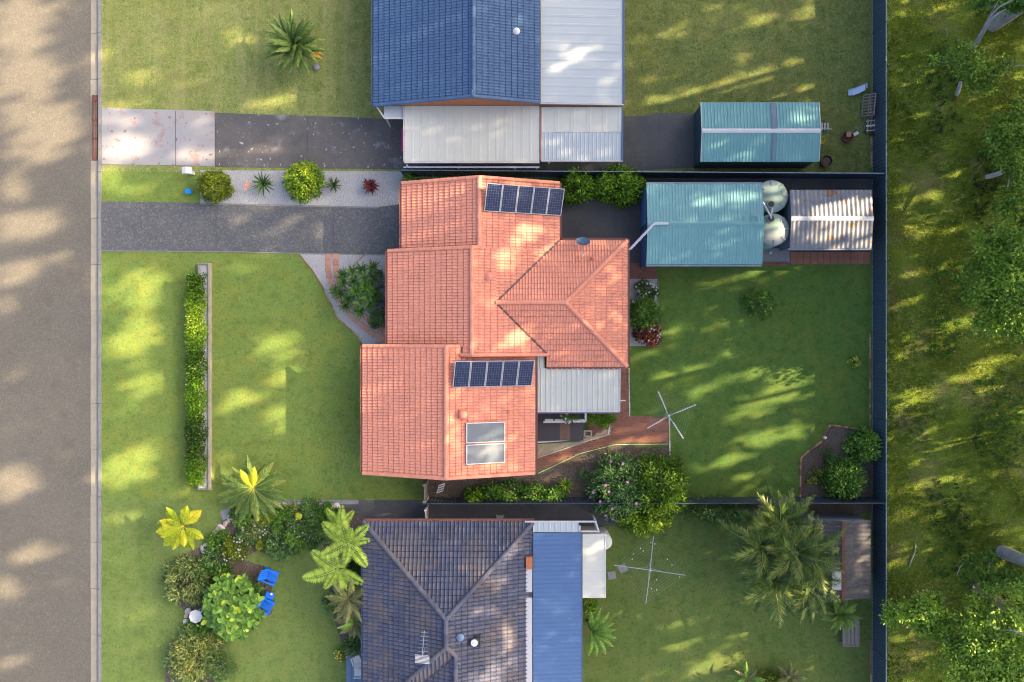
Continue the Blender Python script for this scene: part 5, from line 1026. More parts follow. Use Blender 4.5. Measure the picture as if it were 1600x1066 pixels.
def spiral(meshes, n, tl0, tl1, s0=.85, s1=1.1, az0=0, order=None):
    return [(meshes[i % len(meshes)], az0+i*137.5+prng.uniform(-8, 8), tl0+(tl1-tl0)*i/max(1, n-1)+prng.uniform(-4, 4), prng.uniform(s0, s1)) for i in range(n)]
fd = M['lf_palm']
fr_front = [frond_mesh('frond', 2.3, .42, .35, .45, 44, fd, .7, .06, .1, .1, seed=k, tint0=(.0, .1, .3)[k]) for k in range(3)]
fr_yelf = [frond_mesh('frond', 1.9, .42, .35, .40, 44, M['lf_palmyel'], .7, .06, .1, .1, seed=k+5, tint0=.15) for k in range(2)]
fr_dk = [frond_mesh('frond', 2.7, .66, .55, .8, 27, M['lf_palmdk'], .6, .065, .4, .12, seed=k+20, tint0=(-.1, .15, .4)[k], drop=.5) for k in range(3)]
fr_bright = [frond_mesh('frond', 2.2, .4, .4, .5, 40, M['lf_mid'], .55, .07, .15, .12, seed=31, tint0=.35, drop=.2)]  # brighter green frond, set by its leaf tint
fr_dead = [frond_mesh('frond', 2.0, .45, .1, .7, 34, M['lf_dead'], .5, .05, .3, .15, seed=33, drop=.6)]
fr_yel = [frond_mesh('frond', 1.5, .42, .4, .45, 34, M['lf_palmyel'], .75, .10, .1, .16, seed=k+40, tint0=(-.15, .0, .3)[k], drop=.1) for k in range(3)]
fr_fern = [frond_mesh('frond', 2.0, .50, .3, .42, 17, M['lf_fern'], .28, .14, .05, .10, .5, seed=k+50, tint0=.1*k, drop=.05) for k in range(3)]
fr_ol = [frond_mesh('frond', 1.9, .42, .4, .6, 34, leafmat('olive_palm_fronds', [(.10, .12, .04), (.16, .18, .06), (.22, .23, .09), (.34, .30, .12)]), .6, .06, .2, .12, seed=k+60, tint0=.1*k, drop=.4) for k in range(2)]
# palm on the front lawn
palm('cycad_palm', 'spreading palm on the front lawn corner with two yellow fronds upward', 'palm', 396, 763, .9,
     [(fr_yelf[0], 116, 22, .8), (fr_yelf[1], 78, 25, .85), (fr_front[2], 132, 10, .85)]+[(fr_front[i % 3], a, prng.uniform(2, 16), prng.uniform(.82, 1.05)) for i, a in enumerate((155, 168, 188, 200, 216, 232, 248, 262, 278, 292, 308, 322, 338, 352, 12, 24, 36, 48, 60, 98))], (.16, .13))
palm('yellow_palm', 'golden yellow young palm on the verge beside the southern bed', 'palm', 286, 822, 1.5,
     [(fr_yel[i % 3], a, tl, s) for i, (a, tl, s) in enumerate(((128, 10, 1.05), (72, 15, .95), (160, 20, .95), (172, 5, 1.1), (190, 12, 1.1), (205, 8, 1.0), (225, 5, 1.15), (246, 10, 1.05), (275, 12, .85), (292, 5, 1.1), (325, 0, 1.0), (38, 12, 1.1), (140, 45, .8)))], (.09, .06))
# lush palm on the northern front lawn
def blades(name, n, L_, W, mt, tl=(5, 80), seed=1, curl=.35, seg=3, tint0=0.0, tscale=.6, azr=(0, 360)):
    r_ = random.Random(seed); m = MB()
    for i in range(n):
        az = R(r_.uniform(*azr)) if azr != (0, 360) else i*2.39996+r_.uniform(-.2, .2); el = R(tl[0]+(tl[1]-tl[0])*(i/n)**.8+r_.uniform(-6, 6)); ln = L_*r_.uniform(.75, 1.1); h = Vector((math.cos(az), math.sin(az), 0)); s = Vector((-h.y, h.x, 0)); t_ = min(1, tint0+r_.random()*tscale)
        pts = []; p = Vector((0, 0, 0)); e = el
        for k in range(seg+1): pts.append((p.copy(), W*(.55, 1, .75, .04)[min(3, round(k*3/seg))]/2)); p = p+(h*math.cos(e)+Vector((0, 0, 1))*math.sin(e))*ln/seg; e -= curl
        V = []
        for q, w in pts: V += [q-s*w, q+s*w]
        m.add(V, [(2*k, 2*k+1, 2*k+3, 2*k+2) for k in range(seg)], t_)
    return m.mesh(name, mt)
t = thing('lush_palm', 'dense glossy palm on the northern front lawn with orange tips', 'palm', P(464, 76, 0)); q = P(463, 74, 1.2)
m = MB(); m.tube([(q.x, q.y, 0), (q.x, q.y, 1.2)], [.16, .12], 10); m.build('trunk', M['bark_dk'], t)
fr_l = [frond_mesh('frond', 1.9, .30, .45, .5, 34, M['lf_palm'], .9, .07, .15, .1, seed=k+80, tint0=-.05+.1*k, drop=.3) for k in range(3)]
for (me, az, tl, sc) in spiral(fr_l, 48, 0, 68, .95, 1.2): o = link('frond', me, t, Vector((q.x, q.y, 1.2))-wloc(t), (R(prng.uniform(-20, 20)), R(-tl), R(az))); o.scale = (sc,)*3
fo = frond_mesh('frond', 1.7, .26, .3, .5, 30, leafmat('orange_fronds', [(.55, .20, .02), (.7, .32, .03), (.75, .45, .05), (.4, .35, .05)]), .9, .07, .2, .1, seed=90, drop=.3)
for az in (-12, -22, -2): o = link('frond', fo, t, Vector((q.x, q.y, 1.1))-wloc(t), (0, R(-2), R(az))); o['label'] = 'orange dying frond'
q = P(494, 104, .2); m = MB(); m.lathe(q.x, q.y, [(.2, 0), (.2, .12), (.12, .2), (.02, .22)], 10); solo('garden_stone', m, M['pave_grey'], 'dark grey stone beside the lush northern palm', 'stone', (q.x, q.y, 0))
# palm clump in the southern yard
spots = [(1186, 850, 3.4, 15, 70), (1232, 860, 3.8, 40, 64), (1205, 905, 3.0, 80, 60), (1255, 905, 2.6, 10, 58), (1215, 815, 3.2, 55, 50), (1262, 868, 3.0, 100, 50)]
labs = ['palm nearest the lawn in the dark southern clump', 'tallest palm in the middle of the dark southern clump', 'palm on the lower left of the dark southern clump', 'palm beside the white shed skylight in the southern clump', 'palm at the fence end of the dark southern clump', 'palm overhanging the old shed ridge in the southern clump']
for (x, y_, z_, az0, n_), lb in zip(spots, labs):
    fl = spiral(fr_dk, 23, -5, 66, .78, 1.08, az0)+[(fr_bright[0], az0+70, 25, .75)]+spiral(fr_dead, 3, -25, -10, .7, .95, az0+40)
    palm('clump_palm', lb, 'palm', x, y_, z_, fl, (.13, .10), 'palms of the southern yard clump')
palm('short_palm', 'short bright palm below the old shed in the southern yard', 'palm', 1312, 960, 1.5, spiral([fr_bright[0], fr_front[0]], 22, 0, 60, .5, .62, 10), (.12, .1))
palm('tree_fern', 'lime tree fern crown nearest the corner of the dark grey roof', 'tree fern', 545, 848, 2.8,
     [(fr_fern[i % 3], a, tl, s) for i, (a, tl, s) in enumerate(((143, 6, 1.0), (104, 8, .95), (40, 10, .8), (8, 14, .66), (204, 8, .95), (-53, 8, .9), (-100, 25, .6), (72, 30, .55)))], (.1, .08))
palm('tree_fern', 'lime tree fern crown spreading its fronds over the southern lawn', 'tree fern', 528, 889, 2.6,
     [(fr_fern[i % 3], a, tl, s) for i, (a, tl, s) in enumerate(((143, 8, .95), (50, 14, .75), (196, 6, 1.1), (-32, 8, .9), (-88, 10, .85), (-58, 4, .85), (-125, 12, .7), (95, 25, .6)))], (.1, .08))
palm('tree_fern', 'small lime tree fern behind, reaching toward the side path', 'tree fern', 534, 822, 2.0, [(fr_fern[i % 3], a, tl, s) for i, (a, tl, s) in enumerate(((85, 15, .65), (130, 10, .7), (50, 10, .6), (170, 15, .55)))], (.08, .06))
palm('olive_palm', 'olive brown palm between the tree fern and the blue porch', 'palm', 545, 935, 2.2, spiral(fr_ol, 16, -5, 50, .65, .95, 0), (.1, .08))
palm('olive_palm', 'olive brown palm drooping closest to the blue porch', 'palm', 556, 972, 1.8, spiral(fr_ol+[fr_bright[0]], 15, -5, 50, .5, .75, 60), (.09, .07))
palm('fan_palm', 'bright green palm against the blue metal roof', 'palm', 924, 985, 1.6, [(fr_bright[0], a, tl, s) for a, tl, s in ((-80, 10, .75), (-60, 8, .8), (-40, 5, .8), (-20, 8, .75), (0, 10, .7), (20, 15, .7), (45, 10, .75), (70, 15, .75), (-100, 20, .7), (90, 25, .65), (-5, 50, .5), (60, 50, .5), (-50, 55, .5))], (.1, .08))
palm('fan_palm', 'small palm at the bottom edge of the southern lawn', 'palm', 1165, 1060, .8, spiral([fr_ol[0], fr_bright[0]], 13, 0, 50, .4, .6, 30), (.1, .08))
palm('fan_palm', 'spiky olive palm rightmost at the bottom of the southern lawn', 'palm', 1235, 1058, .8, spiral([fr_ol[1]], 13, 0, 60, .4, .6, 80), (.1, .08))

# spiky plants, yuccas
def rosette(name, label, cat, px, py, z, mt, n, L_, W, tl=(5, 75), group=None, seed=1, tint0=0.0, curl=.3, stemh=0):
    q = P(px, py, z); t = thing(name, label, cat, (q.x, q.y, 0), group); me = blades('leaves', n, L_, W, mt, tl, seed, curl, tint0=tint0); link('leaves', me, t, (0, 0, z))
    m = MB(); m.tube([(q.x, q.y, 0), (q.x, q.y, max(.06, z))], .05, 7); m.build('stem', M['bark_dk'], t); return t
t = rosette('spiky_lily', 'dark spiky plant with orange flowers on the pale gravel', 'spiky plant', 412, 288, .35, M['lf_dark'], 44, .85, .085, (5, 75), seed=3, tint0=.15)
m = MB()
for (x, y_) in ((386, 289), (383.5, 295), (388, 287)):
    q = P(x, y_, .7)
    for j in range(5): a = j*1.257; m.poly([q, q+Vector((math.cos(a-.4)*.08, math.sin(a-.4)*.08, .03)), q+Vector((math.cos(a)*.13, math.sin(a)*.13, .05)), q+Vector((math.cos(a+.4)*.08, math.sin(a+.4)*.08, .03))])
    m.tube([P(396, 290, .3), q], .008, 4)
m.build('flowers', M['orange_fl'], t)
rosette('spiky_lily', 'small dark spiky plant right of the round lime bush', 'spiky plant', 522, 289, .25, M['lf_dark'], 30, .62, .075, (5, 75), seed=4, tint0=.15)
rosette('cordyline', 'dark red cordyline alone on the pale gravel near the garage', 'cordyline', 579, 291, .3, M['lf_red'], 60, .62, .12, (5, 80), seed=5, tint0=.1)
rosette('agave', 'bright green star shaped plant in the mulch by the flowering bush', 'agave', 884, 758, .3, M['lf_lime'], 30, .62, .10, (8, 75), seed=6, tint0=.1)
rosette('bromeliad', 'dark green bromeliad above the bright star shaped plant', 'bromeliad', 912, 740, .2, M['lf_dark'], 40, .5, .1, (5, 75), seed=7, tint0=.3)
# yucca clump in front of the house: one plant with many heads
q = P(562, 452, 0); t = thing('yucca_clump', 'many headed dark green yucca beside the curved paver path', 'yucca', (q.x, q.y, 0)); off = wloc(t)
heads = [(536, 442, 1.3), (552, 440, 1.6), (568, 435, 1.4), (556, 455, 1.8), (531, 460, 1.0), (545, 468, 1.3), (563, 472, 1.5), (577, 452, 1.5), (583, 418, 1.2), (566, 422, 1.2), (550, 424, 1.1), (562, 486, .9), (577, 477, 1.2), (541, 478, 1.0), (574, 464, 1.5), (570, 448, 1.7), (584, 436, 1.1), (536, 430, 1.1), (524, 455, .8), (588, 462, .9)]
hm = [blades('leaf_head', 34, .62, .075, M['lf_dark'], (-12, 78), k+10, .12, tint0=.25+.08*k) for k in range(3)]
hm.append(blades('leaf_head', 34, .62, .075, M['lf_mid'], (-12, 78), 19, .12, tint0=.1))
m = MB()
for i, (x, y_, z_) in enumerate(heads):
    p = P(x, y_, z_); link('leaf_head', hm[i % 4], t, p-off, (0, 0, prng.uniform(0, 6))); m.tube([(q.x+(p.x-q.x)*.3, q.y+(p.y-q.y)*.3, 0), (q.x+(p.x-q.x)*.7, q.y+(p.y-q.y)*.7, z_*.6), p], [.07, .05, .04], 6)
m.build('stems', M['bark_dk'], t)
gm = leafmat('silver_grey_leaves', [(.10, .11, .12), (.18, .20, .21), (.27, .30, .33), (.40, .43, .46)], .15)
k_ = 0
for (x, y_, lb) in ((592, 432, 'silver grey bromeliads nearest the driveway by the house wall'), (590, 455, 'silver grey bromeliad mound halfway along the front wall'), (596, 478, 'dark silver bromeliad mound near the lower end of the front wall')):
    k_ += 1; q = P(x, y_, .1); t = thing('bromeliad', lb, 'bromeliad', (q.x, q.y, 0)); 
    for j in range(7): link('leaf_head', blades('leaf_head', 20, .42, .08, gm if (j+k_) % 3 else M['lf_dark'], (0, 70), 60+k_*7+j, .2, tint0=.1), t, (prng.uniform(-.4, .35), prng.uniform(-.45, .45), prng.uniform(.05, .25)))
shrub('shrub', 'dark leafy shrub in the corner below the front yucca', 'shrub', 592, 496, .7, .7, 900, .16, .07, M['lf_dark'], tsh=.2)

# round bushes and hedges
shrub('round_bush', 'clipped olive green ball bush at the gravel bed corner', 'bush', 332, 290, 1.12, 1.5, 8000, .12, .065, M['lf_yel'], 160, spread=.10, tsh=-.05)
shrub('round_bush', 'round lime yellow bush in the middle of the gravel bed', 'bush', 473, 282, 1.3, 1.6, 5200, .17, .09, M['lf_lime'], 140, spread=.11, tsh=-.08)
# long front hedge
q = P(306, 590, .6); t = thing('hedge', 'long bright green hedge along the front boundary', 'hedge', (q.x, q.y, 0)); nl = 11000
ys_ = rng.uniform(P(0, 757, .6).y, P(0, 428, .6).y, nl); xs_ = rng.normal(0, .32, nl); xs_ = np.clip(xs_, -.55, .50)*(1+.15*np.sin(ys_*3.1)); zz = rng.uniform(.25, 1.0, nl)**.6*(1.0-.45*(xs_/.75)**2)
pos = np.stack([q.x+.02+xs_, ys_, zz], 1); d = np.stack([xs_*1.2, np.zeros(nl), np.full(nl, .4)], 1)+rng.normal(0, .6, (nl, 3)); tn_ = np.clip(.25+.3*np.sin(ys_*1.3)+.25*np.sin(ys_*.45+1)+rng.random(nl)*.5-.1, 0, 1)
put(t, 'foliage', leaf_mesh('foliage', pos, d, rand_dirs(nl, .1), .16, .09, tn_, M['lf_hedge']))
for k in range(12): y_ = P(0, 440+k*28, 0).y; m = MB(); m.tube([(q.x, y_, 0), (q.x, y_, .7)], .03, 5); m.build('stem', M['bark_dk'], t)
shrub('hedge_bush', 'bright green bush behind the solar panels, left of the pair', 'bush', 902, 289, 1.15, 2.3, 4200, .2, .1, M['lf_hedge'], 70, 'bright green bushes between the houses', (1.05, .95), spread=.16, tsh=-.1)
shrub('hedge_bush', 'bright green bush against the teal garage, right of the pair', 'bush', 968, 288, 1.55, 2.4, 6000, .2, .1, M['lf_hedge'], 90, 'bright green bushes between the houses', (1.12, .78), spread=.16, tsh=-.1)
shrub('small_shrub', 'little green shrub showing above the garage roof edge', 'shrub', 640, 281, .5, 1.2, 700, .15, .08, M['lf_mid'])
# flowering bushes south-east of house
shrub('flowering_bush', 'grey green bush dotted with pink flowers beside the brick paving', 'bush', 968, 764, 1.9, 2.6, 8500, .23, .075, M['lf_grey'], 130, None, (1.0, 1.1), fmat=M['pink_fl'], fn=14, spread=.14, fsz=.10)
shrub('round_bush', 'large yellow green bush right of the pink flowering one', 'bush', 1031, 766, 2.05, 2.7, 10500, .21, .085, M['lf_lime'], 150, None, (1.0, 1.12), spread=.12, tsh=-.36)
shrub('round_bush', 'yellow green lower bush hanging over the southern fence', 'bush', 1008, 808, 1.5, 2.2, 5200, .22, .09, M['lf_lime'], 80, None, (1.2, .85), spread=.13, tsh=-.2)
for (x, y_, r, lb) in ((744, 776, .6, 'leafy fence shrub leftmost in the row by the mulch'), (772, 772, .75, 'leafy fence shrub second from the timber gate'), (803, 770, .85, 'leafy fence shrub below the hot water collectors'), (838, 772, .75, 'leafy fence shrub below the roof corner'), (866, 773, .6, 'leafy fence shrub next to the star shaped plant')):
    shrub('fence_shrub', lb, 'shrub', x, y_, r, 1.5, 1000, .19, .09, M['lf_mid'] if x != 744 else M['lf_hedge'], 22, 'shrubs along the southern fence', (1.2, .75))
shrub('vine', 'sprawling dark shrub over the fence by the palm clump', 'shrub', 1120, 800, 1.4, 1.4, 2400, .17, .08, M['lf_dark'], 50, None, (1.5, .65), tsh=.15)
shrub('round_bush', 'dense green bush in the fence corner bed', 'bush', 1322, 750, 1.35, 1.9, 4200, .17, .09, M['lf_mid'], 70)
shrub('round_bush', 'leafy bush against the fence in the corner bed', 'bush', 1352, 697, 1.05, 1.7, 1700, .22, .11, M['lf_mid'], 40, tsh=.1)
shrub('small_shrub', 'low dark shrub in the middle of the corner bed', 'shrub', 1297, 712, .5, .5, 350, .15, .07, M['lf_dark'], 12, tsh=.15)
shrub('small_shrub', 'sparse yellowish shrub at the left of the corner bed', 'shrub', 1271, 744, .55, .6, 300, .14, .07, M['lf_yel'], 12)
shrub('small_tree', 'small open lemon tree standing on the back lawn', 'tree', 1191, 474, 1.0, 1.6, 800, .2, .11, M['lf_mid'], 20, spread=.15)
shrub('sapling', 'thin staked sapling near the eastern fence', 'sapling', 1336, 566, .35, 1.0, 130, .14, .08, M['lf_lime'], 8)
shrub('camellia', 'dark shrub with pale white blooms beside the brick step', 'shrub', 1011, 454, .75, .9, 900, .14, .07, M['lf_dark'], 20, None, (1, .8), fmat=M['white_fl'], fn=34, fsz=.07)
shrub('garden_bush', 'leafy green bush against the rear wall of the house', 'bush', 1006, 489, 1.0, 1.2, 2100, .3, .06, M['lf_mid'], 40, tsh=-.05)
shrub('red_shrub', 'maroon leaved shrub with cream tips behind the house', 'shrub', 1013, 522, .8, .9, 1300, .19, .09, M['lf_red'], 24, fmat=M['white_fl'], fn=20, fsz=.07)
shrub('trough_plants', 'green plants growing inside the white rail trough', 'plant', 889, 652, .55, .4, 500, .13, .06, M['lf_mid'], 14, None, (1.3, .5), fmat=M['white_fl'], fn=6, base=1.0, stem=False)
shrub('fern_bush', 'drooping green fern under the edge of the patio roof', 'fern', 937, 652, .75, 1.0, 900, .34, .06, M['lf_hedge'], 16, None, (1.1, .7), tsh=-.1)
# southern front garden
shrub('tipped_shrub', 'yellow tipped shrub below the golden palm', 'shrub', 288, 910, 1.55, 1.5, 3600, .24, .075, M['lf_mix'], 80, spread=.14)
shrub('tipped_shrub', 'yellow tipped shrub at the bottom of the street garden', 'shrub', 297, 1030, 1.6, 1.5, 3800, .24, .075, M['lf_mix'], 80, None, (1.0, 1.2), spread=.14)
shrub('round_bush', 'dark clipped bush at the bottom edge beside the yellow tipped shrub', 'bush', 346, 1044, .95, 1.0, 2200, .12, .06, M['lf_dark'], 50, tsh=.3)
shrub('small_shrub', 'broad green shrub behind the white bird bath', 'shrub', 322, 976, .8, .8, 800, .24, .12, M['lf_mid'], 20)
shrub('daisy_bush', 'dark bush speckled with white daisies by the rocks', 'bush', 364, 858, 1.0, .8, 1500, .17, .06, M['lf_yel'], 26, None, (1, .9), fmat=M['white_fl'], fn=30, fsz=.06, tsh=-.2)
shrub('daisy_bush', 'bush with scattered white blooms nearer the palm fronds', 'bush', 400, 826, .85, .7, 1200, .17, .06, M['lf_mix'], 22, None, (1.1, .8), fmat=M['white_fl'], fn=18, fsz=.06)
shrub('daisy_bush', 'dark green bush with pale pink dots left of the tree fern', 'bush', 474, 822, 1.0, .9, 1700, .19, .06, M['lf_dark'], 28, None, (1, 1), fmat=M['white_fl'], fn=16, fsz=.05, tsh=.25)
shrub('leafy_shrub', 'blue green bushy shrub at the lawn edge of the bed', 'shrub', 441, 850, 1.05, 1.0, 2000, .2, .08, M['lf_grey'], 36, tsh=-.1)
shrub('leafy_shrub', 'upright green shrub behind the row of round stones', 'shrub', 443, 812, .95, .9, 1400, .24, .07, M['lf_mid'], 24)
shrub('leafy_shrub', 'low green plants beside the rocks and golden palm', 'shrub', 335, 872, .85, .5, 900, .2, .08, M['lf_grey'], 20)
shrub('leafy_shrub', 'small leafy shrub between daisies and broad leaved shrub', 'shrub', 345, 895, .6, .6, 600, .18, .09, M['lf_mid'], 14)
shrub('leafy_shrub', 'green shrub in the narrow bed above the tree fern', 'shrub', 497, 803, .7, .8, 800, .22, .06, M['lf_mid'], 16)
q = P(466, 807, .6); m = MB(); m.lathe(q.x, q.y, [(.2, .5), (.24, .58), (.15, .66), (.02, .68)], 9); m.tube([(q.x, q.y, 0), (q.x, q.y, .5)], .03, 5); solo('marigold_cluster', m, M['lf_palmyel'], 'round yellow flower head standing above the southern bed', 'flower', (q.x, q.y, 0))
t = shrub('flowering_plant', 'sparse plant with yellow flowers above the blue porch', 'plant', 534, 1022, .5, .5, 200, .14, .05, M['lf_mid'], 8, fmat=M['yellow_fl'], fn=12, fsz=.06)
shrub('leafy_shrub', 'dark leafy shrub at the corner of the blue porch', 'shrub', 552, 1010, .6, .8, 700, .2, .09, M['lf_dark'], 14, tsh=.2)
shrub('leafy_shrub', 'green shrub squeezed against the blue metal roof end', 'shrub', 918, 948, .5, 1.2, 500, .18, .08, M['lf_lime'], 12, tsh=-.15)
shrub('leafy_shrub', 'bushy plants at the bottom edge of the southern lawn', 'shrub', 1200, 1068, 1.0, .6, 700, .22, .08, M['lf_yel'], 16, None, (1.6, .6))
pl_ = random.Random(21)
FILL = [(343, 846, .6, 'lf_mid', 'low green cushion plant between the rocks and daisies'), (378, 806, .65, 'lf_mid', 'leafy plant just below the front palm fronds'), (416, 803, .6, 'lf_lime', 'yellow green plant at the left end of the round stones'),
 (384, 842, .55, 'lf_grey', 'grey green plant in the gap between the two daisy bushes'), (415, 852, .5, 'lf_yel', 'olive plant on the inner side of the bed'), (425, 830, .7, 'lf_dark', 'dark plant at the heart of the southern bed'),
 (462, 838, .7, 'lf_mid', 'green plant joining the blue green shrub and tree fern'), (484, 842, .55, 'lf_dark', 'dark plant at the lawn corner below the tree fern'), (500, 825, .7, 'lf_grey', 'grey green plant left of the tree fern crown'), (513, 805, .6, 'lf_mid', 'green plant above the small tree fern'),
 (318, 890, .5, 'lf_mid', 'green plant squeezed between the tipped shrub and rocks'), (326, 925, .55, 'lf_dark', 'dark plant between tipped shrub and broad leaves'), (300, 985, .6, 'lf_grey', 'grey green plant below the bird bath'), (330, 1003, .7, 'lf_mix', 'yellowish plant above the clipped dark bush'), (345, 985, .5, 'lf_mid', 'green plant below the broad leaved shrub'),
 (550, 905, .7, 'lf_mid', 'green plant behind the lower tree fern fronds'), (520, 945, .5, 'lf_grey', 'grey green plant at the foot of the olive palm'), (560, 880, .6, 'lf_dark', 'dark plant between tree ferns and dark roof'), (455, 800, .5, 'lf_mix', 'pale tipped plant touching the row of stones'), (484, 796, .5, 'lf_grey', 'blue green plant touching the right half of the stone row')]
for (x, y_, r, mk, lb) in FILL: shrub('garden_plant', lb, 'plant', x, y_, r*1.2, r*pl_.uniform(.8, 1.1), int(1300*r/.6), pl_.uniform(.15, .26), pl_.uniform(.05, .09), M[mk], 18, tsh=.05)
# broad leaved shrub: every leaf is its own piece
q = P(376, 937, 0); t = thing('broad_leaf_shrub', 'big bright shrub with broad paddle leaves beside the blue chairs', 'shrub', (q.x, q.y, 0)); lm = []
for k in range(4):
    m = MB(); Lf = .46; V = [(0, 0, 0)]; pr = [(.2, .10), (.45, .145), (.7, .13), (.9, .07)]
    for a, w in pr: V += [(a*Lf, -w, .03*math.sin(a*3)-.05*a), (a*Lf, 0, -.02+.02*math.sin(a*3)-.05*a), (a*Lf, w, .03*math.sin(a*3)-.05*a)]
    V.append((Lf, 0, -.07)); F = [(0, 2, 1), (0, 3, 2)]
    for i in range(3): b = 1+i*3; F += [(b, b+1, b+4, b+3), (b+1, b+2, b+5, b+4)]
    F += [(10, 11, 13), (11, 12, 13)]; m.add(V, F, (.15, .4, .6, .95)[k]); lm.append(m.mesh('leaf', M['lf_broad']))
pr_ = random.Random(11); stems = MB(); nc = 50
for c in range(nc):
    g_ = c*2.39996; rr = 1.78*math.sqrt((c+.5)/nc); zt = 2.3*math.sqrt(max(.05, 1-(rr/2.1)**2))+pr_.uniform(-.15, .15); hx, hy = math.cos(g_)*rr*.98, math.sin(g_)*rr*1.08
    stems.tube([(q.x, q.y, 0), (q.x+hx*.5, q.y+hy*.5, zt*.5), (q.x+hx, q.y+hy, zt)], [.04, .025, .012], 5)
    for j in range(6):
        az = j*1.047+pr_.uniform(-.3, .3)+g_; o = link('leaf', lm[pr_.choice((0, 0, 1, 1, 1, 2, 2, 3))], t, (hx, hy, zt-pr_.uniform(0, .12)), (pr_.uniform(-.25, .25), pr_.uniform(-.5, .25), az)); s = pr_.uniform(.75, 1.05); o.scale = (s, s, s)
stems.build('stems', M['bark_dk'], t)
put(t, 'inner_foliage', foliage((q.x, q.y, 0), 1.6, 1.9, 900, .35, .2, M['lf_broad'], 40, .2, .05, tsh=-.3))

# ---------------------------------------------------------------- trees beyond the fence
def limb(m, a, b, r0, r1, n=7, wob=.3, seg=5):
    a = Vector(a); b = Vector(b); pts = []
    for i in range(seg+1):
        f = i/seg; p = a.lerp(b, f)
        if 0 < i < seg: p += Vector((prng.uniform(-wob, wob), prng.uniform(-wob, wob), 0))
        pts.append(p)
    m.tube(pts, [r0+(r1-r0)*i/seg for i in range(seg+1)], n); return pts
def crown_mesh(blobs, n, L_, W, mt, tsh=0.0, sub=17):
    """blobs: (x, y, z, r); leaves in sprays inside each blob"""
    P_ = []; D = []; T = []
    w = np.array([b[3]**2 for b in blobs]); w = w/w.sum()
    for b, k in zip(blobs, np.maximum(40, (w*n).astype(int))):
        ns = max(3, int(sub*b[3]**1.5)); cd = rand_dirs(ns, -.25)*rng.uniform(.35, 1, (ns, 1))*b[3]; ct = rng.random(ns); i = rng.integers(0, ns, k)
        p = cd[i]+rng.normal(0, .13+.035*b[3], (k, 3))*np.array([1, 1, .6]); P_.append(p*np.array([1, 1, .7])+np.array(b[:3])); D.append((p-cd[i])*2+rng.normal(0, .3, (k, 3))+np.array([0, 0, .1])); T.append(np.clip(.15+.4*ct[i]+.3*rng.random(k)+.15*p[:, 2]/b[3]+tsh, 0, 1))  # tint rises within each blob, brighter tops put into the leaf colour
    P_ = np.concatenate(P_); D = np.concatenate(D); T = np.concatenate(T); n_ = len(P_); ls = rng.uniform(.6, 1.2, n_)
    return leaf_mesh('crown', P_, D, rand_dirs(n_, .1)+np.array([0, 0, .3]), L_*ls, W*ls, T, mt)
def forest_tree(label, base, blobs_px, mt, n, L_=.21, W=.125, mb='bark', r0=.16, group='low trees beyond the steel fence', tsh=0.0):
    b0 = P(*base, 0); t = thing('forest_tree', label, 'tree', b0, group); blobs = [(*P(x, y_, z_)[:3], r) for x, y_, z_, r in blobs_px]
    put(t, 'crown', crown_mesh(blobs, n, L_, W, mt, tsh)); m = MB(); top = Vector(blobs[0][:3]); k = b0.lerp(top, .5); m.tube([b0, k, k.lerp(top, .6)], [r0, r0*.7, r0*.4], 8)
    for b in blobs: limb(m, k.lerp(top, prng.uniform(0, .6)), b[:3], r0*.4, .02, 5, .15, 3)
    m.build('trunk', M[mb], t, smooth=True); return t
forest_tree('big leafy tree crown at the middle of the right edge', (1545, 425), [(1575, 440, 5.0, 2.1), (1548, 395, 4.6, 1.3), (1600, 395, 5.5, 1.7), (1535, 445, 4.2, 1.2), (1555, 475, 4.4, 1.4), (1598, 485, 5, 1.6), (1570, 380, 4.6, 1.1), (1610, 440, 6, 1.8), (1505, 438, 3.6, .45), (1512, 462, 3.6, .4), (1545, 500, 4.0, .9), (1590, 520, 4, .9)], M['lf_tree'], 15000)
forest_tree('sparse tree crown above the pale leaning branch at the right edge', (1580, 235), [(1585, 215, 3.6, 1.3), (1560, 235, 3.2, .9), (1600, 180, 3.6, 1.2), (1560, 200, 3.2, .8), (1585, 255, 3, 1.0), (1548, 222, 2.8, .5), (1600, 300, 3.2, 1.2), (1570, 330, 2.8, .9)], M['lf_tree'], 5500, tsh=-.1)
forest_tree('small sparse tree hiding the broken pale log', (1512, 112), [(1515, 100, 2.6, 1.1), (1490, 98, 2.2, .6), (1462, 98, 2.0, .45), (1535, 110, 2.4, .8), (1520, 125, 2.0, .7), (1560, 100, 2.4, .7), (1505, 78, 2.4, .5), (1545, 135, 2, .6)], M['lf_tree'], 2600, tsh=-.12)
forest_tree('spreading tree in the lower right corner with pale branches', (1530, 1000), [(1545, 1000, 5, 1.8), (1510, 985, 4.5, 1.3), (1575, 985, 5, 1.3), (1500, 1030, 4.5, 1.4), (1555, 1045, 5, 1.7), (1590, 1030, 5.5, 1.7), (1530, 950, 4.2, .8), (1590, 945, 4.6, 1.0), (1475, 1000, 4.2, .7), (1520, 1065, 5, 1.4), (1580, 1080, 5, 1.6), (1545, 925, 4, .6)], M['lf_tree'], 15000)
forest_tree('light green tree reaching over the fence top near the bottom', (1440, 965), [(1437, 955, 3.8, .95), (1418, 960, 3.6, .6), (1455, 945, 3.8, .7), (1392, 962, 3.2, .5), (1388, 945, 3.2, .28), (1462, 975, 3.6, .6), (1440, 985, 3.4, .45), (1438, 935, 3.6, .4), (1480, 965, 3.8, .5)], M['lf_tree'], 4200, tsh=.08)
